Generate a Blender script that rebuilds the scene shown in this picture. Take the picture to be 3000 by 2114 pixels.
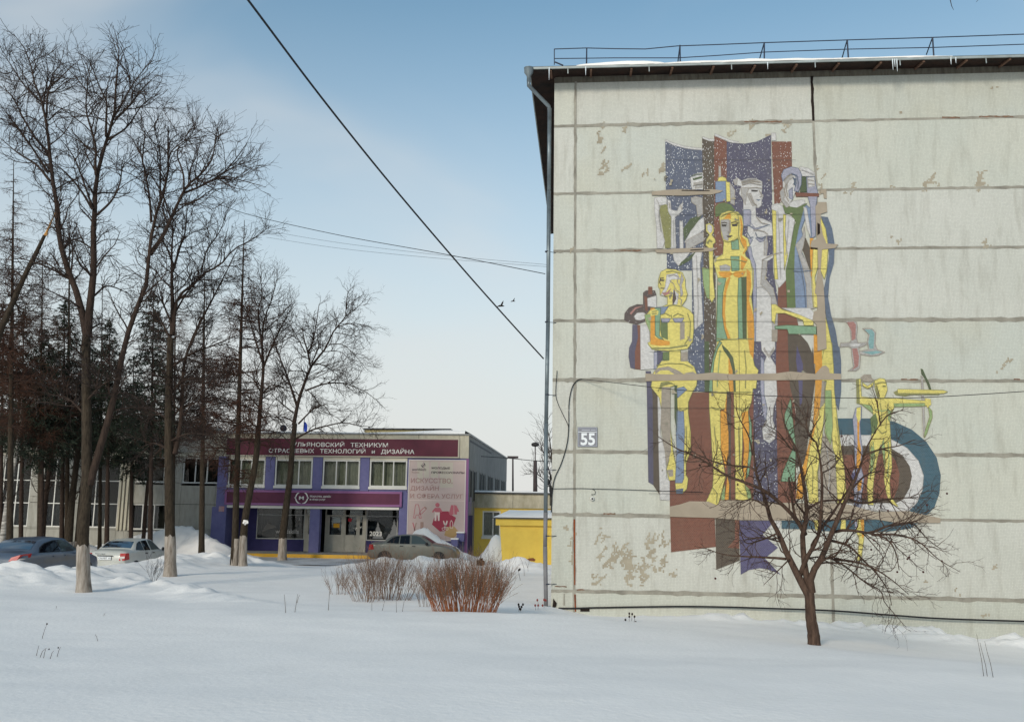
import bpy, math, random
import numpy as np
from math import radians, sin, cos, pi, sqrt

rnd = random.Random(55)
rng = np.random.default_rng(55)
sc = bpy.context.scene
for o in list(bpy.data.objects):
    bpy.data.objects.remove(o)
COL = sc.collection

# ------------------------------------------------------------------ camera
FPX, CXP, CYP = 2690.0, 1500.0, 1057.0          # focal length and centre, in photo pixels (3000 x 2114)
YAW, PIT, ROL, HC = radians(-4.71), radians(9.13), radians(0.78), 2.4
fw = np.array([sin(YAW) * cos(PIT), cos(YAW) * cos(PIT), sin(PIT)])
_r = np.array([cos(YAW), -sin(YAW), 0.0]); _u = np.cross(_r, fw)
rt = _r * cos(ROL) + _u * sin(ROL)
up = _u * cos(ROL) - _r * sin(ROL)
CAMP = np.array([0.0, 0.0, HC])
cd = bpy.data.cameras.new('camera'); cam = bpy.data.objects.new('camera', cd); COL.objects.link(cam)
from mathutils import Matrix, Vector
cam.matrix_world = Matrix(((rt[0], up[0], -fw[0], 0), (rt[1], up[1], -fw[1], 0), (rt[2], up[2], -fw[2], HC), (0, 0, 0, 1)))
cd.sensor_fit = 'HORIZONTAL'; cd.sensor_width = 36.0; cd.lens = 36.0 * FPX / 3000.0
cd.clip_start = 0.1; cd.clip_end = 3000.0
sc.camera = cam

# ------------------------------------------------------------------ sky, sun, exposure
SUN_EL, SUN_AZ = radians(24), radians(202)      # azimuth from +Y, clockwise: behind the camera, a little left
w = bpy.data.worlds.new('World'); sc.world = w; w.use_nodes = True
nt = w.node_tree; nt.nodes.clear()
def N(t, **k):
    n = nt.nodes.new(t)
    for a, b in k.items(): setattr(n, a, b)
    return n
L = nt.links.new
sky = N('ShaderNodeTexSky', sky_type='NISHITA'); sky.sun_disc = False
sky.sun_elevation = SUN_EL; sky.sun_rotation = SUN_AZ
sky.air_density = 1.0; sky.dust_density = 0.6; sky.ozone_density = 1.6; sky.altitude = 100
tc = N('ShaderNodeTexCoord'); sep = N('ShaderNodeSeparateXYZ'); L(tc.outputs['Generated'], sep.inputs[0])
mp_ = N('ShaderNodeMapping'); mp_.inputs['Scale'].default_value = (1.3, 1.3, 2.6); mp_.inputs['Location'].default_value = (2.2, 6.1, 3.0)
L(tc.outputs['Generated'], mp_.inputs[0])
nz = N('ShaderNodeTexNoise'); nz.inputs['Scale'].default_value = 1.7; nz.inputs['Detail'].default_value = 4; nz.inputs['Roughness'].default_value = 0.45; nz.inputs['Distortion'].default_value = 0.5
L(mp_.outputs[0], nz.inputs['Vector'])
cr = N('ShaderNodeMapRange', interpolation_type='SMOOTHSTEP'); cr.inputs['From Min'].default_value = 0.42; cr.inputs['From Max'].default_value = 0.82
L(nz.outputs['Fac'], cr.inputs['Value'])
hz = N('ShaderNodeMapRange', interpolation_type='SMOOTHSTEP'); hz.inputs['From Min'].default_value = 0.60; hz.inputs['From Max'].default_value = 0.0
L(sep.outputs['Z'], hz.inputs['Value'])
ad = N('ShaderNodeMath', operation='ADD'); ad.use_clamp = True
m1 = N('ShaderNodeMath', operation='MULTIPLY'); m1.inputs[1].default_value = 0.80; L(cr.outputs[0], m1.inputs[0])
m2 = N('ShaderNodeMath', operation='MULTIPLY'); m2.inputs[1].default_value = 0.98; L(hz.outputs[0], m2.inputs[0])
i1 = N('ShaderNodeMath', operation='SUBTRACT'); i1.inputs[0].default_value = 1; L(m1.outputs[0], i1.inputs[1])
i2 = N('ShaderNodeMath', operation='SUBTRACT'); i2.inputs[0].default_value = 1; L(m2.outputs[0], i2.inputs[1])
pr_ = N('ShaderNodeMath', operation='MULTIPLY'); L(i1.outputs[0], pr_.inputs[0]); L(i2.outputs[0], pr_.inputs[1])
ad.operation = 'SUBTRACT'; ad.inputs[0].default_value = 1; L(pr_.outputs[0], ad.inputs[1])
SKY_K = 0.128
mix = N('ShaderNodeMix', data_type='RGBA'); L(ad.outputs[0], mix.inputs['Factor'])
tn = N('ShaderNodeMix', data_type='RGBA', blend_type='MULTIPLY'); tn.inputs['Factor'].default_value = 1; tn.inputs[7].default_value = (0.83, 1.04, 0.94, 1)
L(sky.outputs[0], tn.inputs[6]); L(tn.outputs[2], mix.inputs[6]); mix.inputs[7].default_value = (0.555 / SKY_K, 0.555 / SKY_K, 0.545 / SKY_K, 1)
bg = N('ShaderNodeBackground'); bg.inputs[1].default_value = SKY_K; L(mix.outputs[2], bg.inputs[0])
wo = N('ShaderNodeOutputWorld'); L(bg.outputs[0], wo.inputs[0])

sd = bpy.data.lights.new('sun', 'SUN'); sun = bpy.data.objects.new('sun', sd); COL.objects.link(sun)
sd.energy = 1.5; sd.angle = radians(10); sd.color = (1.0, 0.91, 0.78)
sdir = Vector((sin(SUN_AZ) * cos(SUN_EL), cos(SUN_AZ) * cos(SUN_EL), sin(SUN_EL)))
sun.rotation_euler = sdir.to_track_quat('Z', 'Y').to_euler(); sun.location = (-10, -30, 30)
vs = sc.view_settings
vs.view_transform = 'Standard'; vs.look = 'None'; vs.exposure = 0.42; vs.gamma = 1.0; vs.use_curve_mapping = False
sc.render.engine = 'CYCLES'
sc.cycles.max_bounces = 6; sc.cycles.transparent_max_bounces = 12

# ------------------------------------------------------------------ pixel -> place helpers (photo pixels, known plane)
def ray(x, y): return fw + rt * ((x - CXP) / FPX) - up * ((y - CYP) / FPX)
def onY(x, y, Y):
    d = ray(x, y); return CAMP + d * (Y / d[1])
def onX(x, y, X):
    d = ray(x, y); return CAMP + d * (X / d[0])
def proj(P):
    P = np.asarray(P, float) - CAMP; z = P @ fw
    return CXP + FPX * (P @ rt) / z, CYP - FPX * (P @ up) / z

# ------------------------------------------------------------------ materials
def lin(c):
    c = c / 255.0
    return c / 12.92 if c <= 0.04045 else ((c + 0.055) / 1.055) ** 2.4
def rgb(r, g, b, k=1.0): return (min(1, lin(r) * k), min(1, lin(g) * k), min(1, lin(b) * k), 1)
MATS = {}
def mat(name, c, rough=0.8, var=0.0, scale=4.0, c2=None, bump=0.0, bscale=40.0, metal=0.0, spec=0.3, detail=5, stretch=None):
    if name in MATS: return MATS[name]
    m = bpy.data.materials.new(name); m.use_nodes = True; t = m.node_tree; b = t.nodes['Principled BSDF']
    b.inputs['Roughness'].default_value = rough; b.inputs['Metallic'].default_value = metal
    b.inputs['Specular IOR Level'].default_value = spec
    b.inputs['Base Color'].default_value = c
    if var > 0 or c2 or bump > 0:
        co = t.nodes.new('ShaderNodeTexCoord'); mpn = t.nodes.new('ShaderNodeMapping')
        if stretch: mpn.inputs['Scale'].default_value = stretch
        t.links.new(co.outputs['Object'], mpn.inputs[0])
    if var > 0 or c2:
        n = t.nodes.new('ShaderNodeTexNoise'); n.inputs['Scale'].default_value = scale; n.inputs['Detail'].default_value = detail
        n.inputs['Roughness'].default_value = 0.62
        t.links.new(mpn.outputs[0], n.inputs['Vector'])
        r = t.nodes.new('ShaderNodeMapRange'); r.inputs['From Min'].default_value = 0.3; r.inputs['From Max'].default_value = 0.7
        t.links.new(n.outputs['Fac'], r.inputs['Value'])
        mx = t.nodes.new('ShaderNodeMix'); mx.data_type = 'RGBA'
        if c2 is None:
            c2 = tuple(max(0, v * (1 - var)) for v in c[:3]) + (1,); ca = tuple(min(1, v * (1 + var)) for v in c[:3]) + (1,)
        else: ca = c
        mx.inputs[6].default_value = ca; mx.inputs[7].default_value = c2
        t.links.new(r.outputs[0], mx.inputs['Factor']); t.links.new(mx.outputs[2], b.inputs['Base Color'])
    if bump > 0:
        n2 = t.nodes.new('ShaderNodeTexNoise'); n2.inputs['Scale'].default_value = bscale; n2.inputs['Detail'].default_value = 4
        t.links.new(mpn.outputs[0], n2.inputs['Vector'])
        bn = t.nodes.new('ShaderNodeBump'); bn.inputs['Strength'].default_value = bump; bn.inputs['Distance'].default_value = 0.02
        t.links.new(n2.outputs['Fac'], bn.inputs['Height']); t.links.new(bn.outputs[0], b.inputs['Normal'])
    MATS[name] = m
    return m

def tile_mat(name, c, pitch=0.034, grout=None, gmix=0.35, var=0.10, blotch=0.10, tint=None, speck=0.0, brick=False, rough=0.45, dirt=0.0, msize=.075):
    """small glazed facing tiles: grid of grout lines, each tile its own tone, broad stains"""
    m = bpy.data.materials.new(name); m.use_nodes = True; t = m.node_tree; b = t.nodes['Principled BSDF']; K = t.links.new
    b.inputs['Roughness'].default_value = rough; b.inputs['Specular IOR Level'].default_value = 0.35
    co = t.nodes.new('ShaderNodeTexCoord'); s = t.nodes.new('ShaderNodeSeparateXYZ'); K(co.outputs['Object'], s.inputs[0])
    cb = t.nodes.new('ShaderNodeCombineXYZ'); K(s.outputs['X'], cb.inputs[0]); K(s.outputs['Z'], cb.inputs[1])
    bt = t.nodes.new('ShaderNodeTexBrick'); bt.offset = 0.5 if brick else 0.0; bt.squash = 1.0
    bt.inputs['Scale'].default_value = 1.0; bt.inputs['Brick Width'].default_value = pitch * (1.5 if brick else 1.0); bt.inputs['Row Height'].default_value = pitch
    bt.inputs['Mortar Size'].default_value = pitch * msize; bt.inputs['Mortar Smooth'].default_value = 0.2
    c1 = tuple(min(1, v * (1 + var)) for v in c[:3]) + (1,); c2 = tuple(v * (1 - var) for v in c[:3]) + (1,)
    bt.inputs['Color1'].default_value = c1; bt.inputs['Color2'].default_value = c2
    g = grout or tuple(v * 0.35 for v in c[:3]) + (1,)
    gm = tuple(c[i] * (1 - gmix) + g[i] * gmix for i in range(3)) + (1,)
    bt.inputs['Mortar'].default_value = gm
    K(cb.outputs[0], bt.inputs['Vector'])
    last = bt.outputs['Color']
    n = t.nodes.new('ShaderNodeTexNoise'); n.inputs['Scale'].default_value = 0.55; n.inputs['Detail'].default_value = 4; K(co.outputs['Object'], n.inputs['Vector'])
    r = t.nodes.new('ShaderNodeMapRange'); r.inputs['From Min'].default_value = 0.35; r.inputs['From Max'].default_value = 0.68; K(n.outputs['Fac'], r.inputs['Value'])
    mx = t.nodes.new('ShaderNodeMix'); mx.data_type = 'RGBA'; mx.blend_type = 'MULTIPLY'
    tt = tint or (1 - blotch, 1 - blotch, 1 - blotch, 1)
    mx.inputs[7].default_value = tt; K(r.outputs[0], mx.inputs['Factor']); K(last, mx.inputs[6]); last = mx.outputs[2]
    if dirt > 0:
        md = t.nodes.new('ShaderNodeMapping'); md.inputs['Scale'].default_value = (2.6, 2.6, 0.42); K(co.outputs['Object'], md.inputs[0])
        nd = t.nodes.new('ShaderNodeTexNoise'); nd.inputs['Scale'].default_value = 1.6; nd.inputs['Detail'].default_value = 8; nd.inputs['Roughness'].default_value = 0.65; K(md.outputs[0], nd.inputs['Vector'])
        rd = t.nodes.new('ShaderNodeMapRange'); rd.inputs['From Min'].default_value = 0.5; rd.inputs['From Max'].default_value = 0.8; rd.inputs['To Max'].default_value = dirt; K(nd.outputs['Fac'], rd.inputs['Value'])
        mm = t.nodes.new('ShaderNodeMix'); mm.data_type = 'RGBA'; mm.inputs[7].default_value = rgb(120, 112, 95); K(rd.outputs[0], mm.inputs['Factor']); K(last, mm.inputs[6]); last = mm.outputs[2]
    if speck > 0:
        mv = t.nodes.new('ShaderNodeMapping'); mv.inputs['Scale'].default_value = (30, 30, 15); K(co.outputs['Object'], mv.inputs[0])
        vo = t.nodes.new('ShaderNodeTexVoronoi'); vo.inputs['Scale'].default_value = 1.0; K(mv.outputs[0], vo.inputs['Vector'])
        ns = t.nodes.new('ShaderNodeTexNoise'); ns.inputs['Scale'].default_value = 1.1; ns.inputs['Detail'].default_value = 3
        ms = t.nodes.new('ShaderNodeMapping'); ms.inputs['Scale'].default_value = (15, 15, 1.0); K(co.outputs['Object'], ms.inputs[0]); K(ms.outputs[0], ns.inputs['Vector'])
        sm = t.nodes.new('ShaderNodeMath'); sm.operation = 'MULTIPLY'; sm.inputs[1].default_value = speck * 1.5; K(ns.outputs['Fac'], sm.inputs[0])
        sb = t.nodes.new('ShaderNodeMath'); sb.operation = 'SUBTRACT'; K(sm.outputs[0], sb.inputs[0]); K(vo.outputs['Distance'], sb.inputs[1])
        rs = t.nodes.new('ShaderNodeMapRange'); rs.inputs['From Min'].default_value = 0.0; rs.inputs['From Max'].default_value = 0.08; K(sb.outputs[0], rs.inputs['Value'])
        mw = t.nodes.new('ShaderNodeMix'); mw.data_type = 'RGBA'; mw.inputs[7].default_value = (0.75, 0.75, 0.74, 1); K(rs.outputs[0], mw.inputs['Factor']); K(last, mw.inputs[6]); last = mw.outputs[2]
    K(last, b.inputs['Base Color'])
    bn = t.nodes.new('ShaderNodeBump'); bn.inputs['Strength'].default_value = 0.25; bn.inputs['Distance'].default_value = 0.003; bn.invert = True
    K(bt.outputs['Fac'], bn.inputs['Height']); K(bn.outputs[0], b.inputs['Normal'])
    MATS[name] = m
    return m

def glass_mat(name, tint=(0.9, 0.95, 0.95, 1), refl=0.5, rough=0.02, dark=None):
    m = bpy.data.materials.new(name); m.use_nodes = True; t = m.node_tree; t.nodes.clear(); K = t.links.new
    o = t.nodes.new('ShaderNodeOutputMaterial'); mx = t.nodes.new('ShaderNodeMixShader')
    fr = t.nodes.new('ShaderNodeFresnel'); fr.inputs[0].default_value = 1.5
    mu = t.nodes.new('ShaderNodeMath'); mu.operation = 'MULTIPLY_ADD'; mu.inputs[1].default_value = refl * 2; mu.inputs[2].default_value = 0.0; K(fr.outputs[0], mu.inputs[0])
    gl = t.nodes.new('ShaderNodeBsdfGlossy'); gl.inputs['Roughness'].default_value = rough
    if dark: a = t.nodes.new('ShaderNodeBsdfDiffuse'); a.inputs[0].default_value = dark
    else: a = t.nodes.new('ShaderNodeBsdfTransparent'); a.inputs[0].default_value = tint
    K(mu.outputs[0], mx.inputs[0]); K(a.outputs[0], mx.inputs[1]); K(gl.outputs[0], mx.inputs[2]); K(mx.outputs[0], o.inputs[0])
    MATS[name] = m
    return m

# ------------------------------------------------------------------ mesh helpers
def tag(o, label=None, cat=None, group=None, kind=None):
    if label: o['label'] = label
    if cat: o['category'] = cat
    if group: o['group'] = group
    if kind: o['kind'] = kind
    return o
def empty(name, loc=(0, 0, 0), rz=0.0, **k):
    o = bpy.data.objects.new(name, None); COL.objects.link(o); o.location = loc; o.rotation_euler = (0, 0, rz)
    o.empty_display_size = 0.3
    return tag(o, **k)
def root_loc(p):
    v = np.zeros(3)
    while p is not None:
        v += np.array(p.location); p = p.parent
    return v
class MB:
    def __init__(s): s.v = []; s.f = []
    def add(s, vs, fs):
        b = len(s.v); s.v += [tuple(map(float, p)) for p in vs]; s.f += [tuple(b + i for i in f) for f in fs]; return s
    def box(s, x0, x1, y0, y1, z0, z1):
        return s.add([(x0, y0, z0), (x1, y0, z0), (x1, y1, z0), (x0, y1, z0), (x0, y0, z1), (x1, y0, z1), (x1, y1, z1), (x0, y1, z1)],
                     [(0, 3, 2, 1), (4, 5, 6, 7), (0, 1, 5, 4), (1, 2, 6, 5), (2, 3, 7, 6), (3, 0, 4, 7)])
    def frame(s, x0, x1, z0, z1, y0, y1, t):
        s.box(x0, x0 + t, y0, y1, z0, z1); s.box(x1 - t, x1, y0, y1, z0, z1)
        s.box(x0 + t, x1 - t, y0, y1, z0, z0 + t); return s.box(x0 + t, x1 - t, y0, y1, z1 - t, z1)
    def prism(s, pts, y0, y1):
        """polygon of (x, z), from y0 (front) to y1 (back)"""
        a = sum(p[0] * q[1] - q[0] * p[1] for p, q in zip(pts, pts[1:] + pts[:1]))
        if a < 0: pts = pts[::-1]
        n = len(pts)
        vs = [(x, y0, z) for x, z in pts] + [(x, y1, z) for x, z in pts]
        fs = [tuple(range(n)), tuple(range(2 * n - 1, n - 1, -1))] + [(i, n + i, n + (i + 1) % n, (i + 1) % n) for i in range(n)]
        return s.add(vs, fs)
    def hprism(s, pts, z0, z1):
        """polygon of (x, y), from z0 to z1"""
        a = sum(p[0] * q[1] - q[0] * p[1] for p, q in zip(pts, pts[1:] + pts[:1]))
        if a < 0: pts = pts[::-1]
        n = len(pts)
        vs = [(x, y, z0) for x, y in pts] + [(x, y, z1) for x, y in pts]
        fs = [tuple(range(n - 1, -1, -1)), tuple(range(n, 2 * n))] + [(i, (i + 1) % n, n + (i + 1) % n, n + i) for i in range(n)]
        return s.add(vs, fs)
    def tube(s, pts, rs, n=6, cap=True):
        pts = [np.array(p, float) for p in pts]; k = len(pts)
        if not hasattr(rs, '__len__'): rs = [rs] * k
        vs = []; ref = None
        for i in range(k):
            d = pts[min(i + 1, k - 1)] - pts[max(i - 1, 0)]; d = d / (np.linalg.norm(d) + 1e-9)
            if ref is None: ref = np.array([0, 0, 1.0]) if abs(d[2]) < 0.9 else np.array([1.0, 0, 0])
            a = np.cross(ref, d); a /= np.linalg.norm(a) + 1e-9; b = np.cross(d, a); ref = b if False else ref
            for j in range(n):
                t = 2 * pi * j / n; vs.append(pts[i] + (a * cos(t) + b * sin(t)) * rs[i])
        fs = [(i * n + j, i * n + (j + 1) % n, (i + 1) * n + (j + 1) % n, (i + 1) * n + j) for i in range(k - 1) for j in range(n)]
        if cap: fs += [tuple(range(n - 1, -1, -1)), tuple((k - 1) * n + j for j in range(n))]
        return s.add(vs, fs)
    def lathe(s, prof, c, n=16, axis='z'):
        """profile of (radius, height) round an axis through c"""
        vs = []
        for r, h in prof:
            for j in range(n):
                t = 2 * pi * j / n
                p = (r * cos(t), r * sin(t), h) if axis == 'z' else (r * cos(t), h, r * sin(t))
                vs.append((c[0] + p[0], c[1] + p[1], c[2] + p[2]))
        k = len(prof)
        fs = [(i * n + j, i * n + (j + 1) % n, (i + 1) * n + (j + 1) % n, (i + 1) * n + j) for i in range(k - 1) for j in range(n)]
        fs += [tuple(range(n - 1, -1, -1)), tuple((k - 1) * n + j for j in range(n))]
        return s.add(vs, fs)
    def build(s, name, m, parent=None, smooth=False, world=True, **k):
        me = bpy.data.meshes.new(name)
        off = root_loc(parent) if (world and parent is not None) else np.zeros(3)
        v = (np.array(s.v) - off) if len(s.v) else []
        me.from_pydata([tuple(p) for p in v], [], s.f); me.update()
        if smooth: me.polygons.foreach_set('use_smooth', [True] * len(me.polygons))
        if m is not None: me.materials.append(m)
        o = bpy.data.objects.new(name, me); COL.objects.link(o)
        if parent is not None: o.parent = parent
        return tag(o, **k)
def np_obj(name, V, F, m, parent=None, smooth=True, world=True, **k):
    """fast mesh from arrays, faces all of one size"""
    me = bpy.data.meshes.new(name); V = np.asarray(V, np.float32); F = np.asarray(F, np.int32)
    off = root_loc(parent) if (world and parent is not None) else np.zeros(3)
    V = V - off.astype(np.float32)
    nv, (nf, s) = len(V), F.shape
    me.vertices.add(nv); me.vertices.foreach_set('co', V.ravel())
    me.loops.add(nf * s); me.loops.foreach_set('vertex_index', F.ravel())
    me.polygons.add(nf); me.polygons.foreach_set('loop_start', np.arange(0, nf * s, s, dtype=np.int32))
    if smooth: me.polygons.foreach_set('use_smooth', np.ones(nf, bool))
    me.update(calc_edges=True); me.validate()
    if m is not None: me.materials.append(m)
    o = bpy.data.objects.new(name, me); COL.objects.link(o)
    if parent is not None: o.parent = parent
    return tag(o, **k)
def smoothstep(a, b, x):
    t = np.clip((np.asarray(x, float) - a) / (b - a), 0, 1); return t * t * (3 - 2 * t)
_perm = np.random.default_rng(7).random((256, 256))
def vnoise(x, y):
    x = np.asarray(x, float); y = np.asarray(y, float)
    i = np.floor(x).astype(int); j = np.floor(y).astype(int); u = x - i; v = y - j
    u = u * u * (3 - 2 * u); v = v * v * (3 - 2 * v)
    g = lambda a, b: _perm[a % 256, b % 256]
    return (g(i, j) * (1 - u) + g(i + 1, j) * u) * (1 - v) + (g(i, j + 1) * (1 - u) + g(i + 1, j + 1) * u) * v - 0.5
def fbm(x, y, o=4):
    r = 0; a = 1.0
    for k in range(o):
        r = r + a * vnoise(x * 2 ** k + 13.7 * k, y * 2 ** k + 5.1 * k); a *= 0.5
    return r

def text_part(name, s, x0, x1, z0, z1, y, m, parent, depth=0.01, bold=0.0, **k):
    """lettering standing on an X-Z plane, fitted into the box x0..x1, z0..z1"""
    cu = bpy.data.curves.new('t', 'FONT'); cu.body = s; cu.size = 1.0; cu.offset = bold; cu.resolution_u = 3
    ob = bpy.data.objects.new('t', cu); COL.objects.link(ob)
    dg = bpy.context.evaluated_depsgraph_get(); dg.update()
    me = bpy.data.meshes.new_from_object(ob.evaluated_get(dg))
    co = np.array([v.co[:] for v in me.vertices]); fs = [tuple(p.vertices) for p in me.polygons]
    bpy.data.objects.remove(ob); bpy.data.curves.remove(cu); bpy.data.meshes.remove(me)
    a, b = co.min(0), co.max(0)
    X = x0 + (co[:, 0] - a[0]) / (b[0] - a[0]) * (x1 - x0); Z = z0 + (co[:, 1] - a[1]) / (b[1] - a[1]) * (z1 - z0)
    mb = MB(); mb.add(np.stack([X, np.full_like(X, y), Z], 1), fs)
    return mb.build(name, m, parent, **k)
# ================================================================== GROUND
WALLY = 22.47
def Xat(px, Y, py=1620): return float(onY(px, py, Y)[0])
_by = [-400, 4, 8, 12, 15.5, 18, 21, 24, 30, 36, 39, 44, 400]
_bz = [0.8, 0.80, 0.72, 0.60, 0.50, 0.38, 0.20, 0.12, 0.10, 0.0, -0.24, -0.30, -0.30]
def crest(l, drop=.04):
    out = []
    for px, py, Y in l:
        p = onY(px, py, Y); out.append((float(p[0]), Y, max(.02, float(p[2]) - float(np.interp(Y, _by, _bz)) - drop)))
    return out
RIDGE = crest([(-200, 1640, 24.5), (0, 1650, 24.8), (70, 1640, 25.2), (95, 1655, 25.3), (112, 1668, 25.4), (135, 1655, 25.6), (160, 1648, 26), (230, 1642, 27.5), (290, 1644, 29.3), (335, 1640, 30.5), (380, 1634, 31.0), (430, 1633, 31.5), (480, 1636, 32.5), (530, 1618, 36), (600, 1612, 37.5), (690, 1614, 39), (740, 1632, 40.5), (840, 1645, 41.5)], .17)
RIDGE2 = crest([(1075, 1648, 41.3), (1102, 1638, 41.3), (1135, 1631, 41.2), (1231, 1637, 41.1), (1248, 1629, 41.0), (1341, 1631, 40.8), (1440, 1646, 40.6), (1490, 1634, 40.2), (1520, 1629, 40.1), (1560, 1645, 39.8), (1640, 1660, 39)])
PATH = [(Xat(255, 23.6), 23.6, .10), (Xat(400, 25), 25.0, .16), (Xat(520, 23.6), 23.6, .15), (Xat(600, 21.8), 21.8, .13), (Xat(700, 20.2), 20.2, .15), (Xat(800, 19.6), 19.6, .06)]
STRIP = [(0.6, 20.6, .02), (2.2, 20.2, .10), (4.4, 20.2, .14), (6.0, 20.6, .26), (8.5, 19.6, .26), (11, 19.0, .26), (14, 18.8, .24)]
def ridge(X, Y, pl, wf, wb):
    best = np.zeros_like(X); dm = np.full_like(X, 1e9)
    for (x0, y0, h0), (x1, y1, h1) in zip(pl, pl[1:]):
        dx, dy = x1 - x0, y1 - y0; t = np.clip(((X - x0) * dx + (Y - y0) * dy) / (dx * dx + dy * dy), 0, 1)
        qx, qy = X - (x0 + t * dx), Y - (y0 + t * dy); d = np.hypot(qx, qy)
        wd = np.where(qy < 0, wf, wb); v = (h0 + t * (h1 - h0)) * np.exp(-(d / wd) ** 2)
        best = np.maximum(best, v); dm = np.minimum(dm, d)
    return best, dm
def place(px, py, Y, th, L_, W_):
    c = onY(px, py, Y); h = np.array([cos(th), sin(th)]); l = np.array([-sin(th), cos(th)]); return c[:2] + h * L_ / 2 + l * W_ / 2
CAR1 = place(60, 1632, 26.4, radians(88), 4.4, 1.72); CAR2 = place(368, 1630, 35.0, radians(88), 4.1, 1.66)
BUMPS = [  # x, y, height, wx, wy
    (Xat(1212, 48.4), 48.9, 1.05, .9, 1.0), (Xat(1265, 48.4), 48.9, .85, 1.3, 1.1), (Xat(1325, 47.8), 48.2, .40, 1.3, .9),
    (Xat(1455, 46.5), 47.0, 1.35, .75, .9),
    (Xat(540, 48), 48.6, 1.0, 1.5, 1.2), (Xat(600, 47), 47.4, .75, 1.6, 1.3), (Xat(450, 48), 48.8, .8, 1.6, 1.0), (Xat(330, 47.5), 48.6, .7, 2.0, 1.0),
    (Xat(215, 46), 46.5, .7, 1.2, 1.0), (Xat(1165, 17.0), 15.8, .05, 3.0, 1.6), (-1.0, 17.2, .10, 2.2, 1.3)]
def gz(X, Y):
    X = np.asarray(X, float); Y = np.asarray(Y, float)
    z = np.interp(Y, _by, _bz)
    rf = smoothstep(1.5, 9.5, X) * smoothstep(10.5, 15.5, Y) * (1 - smoothstep(26, 32, Y))
    z = z - rf * (0.42 + 0.12 * smoothstep(18, 22.4, Y))
    z = z - .20 * smoothstep(-1.2, .3, X) * smoothstep(19.0, 22.0, Y) * (1 - smoothstep(26, 32, Y))
    z = z + 0.16 * fbm(X * .16, Y * .16, 3) * smoothstep(3, 9, Y) * (1 - smoothstep(36, 40, Y)) + 0.022 * fbm(X * .9, Y * .9, 3) + 0.010 * fbm(X * .8 + Y * 1.9, Y * 2.4 - X * .5, 3)
    lump = fbm(X * 1.9 + 3, Y * 1.9, 4)
    fine = fbm(X * 3.4, Y * 3.4, 2); chunk = _perm[np.floor(X * 2.7 + .6 * lump).astype(int) % 256, np.floor(Y * 2.7 - .5 * lump).astype(int) % 256] - .5
    r, d = ridge(X, Y, RIDGE, 1.9, 1.0); k = np.clip(r * 1.6, 0, 1); z = z + r * (1 + .30 * lump) + k * (.12 * lump + .09 * fine + .10 * chunk)
    r, d = ridge(X, Y, RIDGE2, 1.3, 1.0); k = np.clip(r * 2, 0, 1); z = z + r * (1 + .30 * lump) + k * (.10 * fine + .10 * chunk)
    r, d = ridge(X, Y, PATH, .8, .6); k = np.clip(r * 6, 0, 1); z = z + r * (1 + .9 * lump) + k * (.09 * np.abs(fine) + .10 * np.abs(lump) + .07 * chunk)
    r, d = ridge(X, Y, STRIP, .9, 1.0); k = np.clip(r * 6, 0, 1); z = z + r * (1 + 1.0 * lump) + k * (.07 * np.abs(fine) + .05 * lump + .05 * chunk)
    for (bx, by), h in ((CAR1, .24), (CAR2, .46)): z = z - h * np.exp(-((X - bx) / 1.5) ** 4 - ((Y - by - .3) / 2.5) ** 4)
    for bx, by, h, wx, wy in BUMPS:
        e = np.exp(-((X - bx) / wx) ** 2 - ((Y - by) / wy) ** 2); z = z + h * e * (1 + .18 * lump) + .05 * fine * (e > .08) * np.minimum(h, 1)
    return z
def gz1(x, y): return float(gz(np.array([x]), np.array([y]))[0])
def hit(px, py):
    """where the ray through a photo pixel meets the snow"""
    d = ray(px, py); ys = np.arange(4, 60, .05); P = CAMP[None] + d[None] * (ys / d[1])[:, None]
    b = P[:, 2] <= gz(P[:, 0], P[:, 1]); i = int(np.argmax(b)) if b.any() else len(ys) - 1
    return P[i]
xs = np.concatenate([-27 - np.geomspace(1, 900, 26)[::-1], np.arange(-27, 14, .115), 14 + np.geomspace(.3, 900, 28)])
ys = np.concatenate([4 - np.geomspace(.5, 500, 22)[::-1], np.arange(4, 52, .13), 52 + np.geomspace(.5, 1500, 26)])
GX, GY = np.meshgrid(xs, ys); GZ = gz(GX, GY)
nx, ny = len(xs), len(ys)
ii = (np.arange(ny - 1)[:, None] * nx + np.arange(nx - 1)[None]).ravel()
M_snow = mat('snow', (0.94, 0.90, 0.862, 1), rough=0.7, var=0.03, scale=1.2, bump=0.45, bscale=14, spec=0.2)
np_obj('snow_ground', np.stack([GX.ravel(), GY.ravel(), GZ.ravel()], 1), np.stack([ii, ii + 1, ii + nx + 1, ii + nx], 1), M_snow, kind='structure')

# ploughed yard in front of the college, with its paved step and yellow kerb
M_road = mat('packed_snow_road', rgb(150, 150, 148), rough=0.6, c2=rgb(205, 208, 212), scale=0.9, bump=.3, bscale=6)
def gsheet(name, pts_px, Y0, Y1, x0, x1, dz, m):
    X = np.linspace(x0, x1, 60); Y = np.linspace(Y0, Y1, 24); A, B = np.meshgrid(X, Y); Z = np.interp(B, _by, _bz) + dz + .012 * fbm(A * .8, B * .8, 3)
    k = (np.arange(23)[:, None] * 60 + np.arange(59)[None]).ravel()
    return np_obj(name, np.stack([A.ravel(), B.ravel(), Z.ravel()], 1), np.stack([k, k + 1, k + 61, k + 60], 1), m, kind='structure')
gsheet('road', None, 41.6, 47.6, -19.5, -10.2, .045, M_road)
mb = MB().box(-20.2, -9.6, 47.9, 51.0, -.5, -.10); mb.build('pavement', mat('paving', rgb(135, 128, 118), c2=rgb(165, 160, 150), scale=2, bump=.2), kind='structure')
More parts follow.
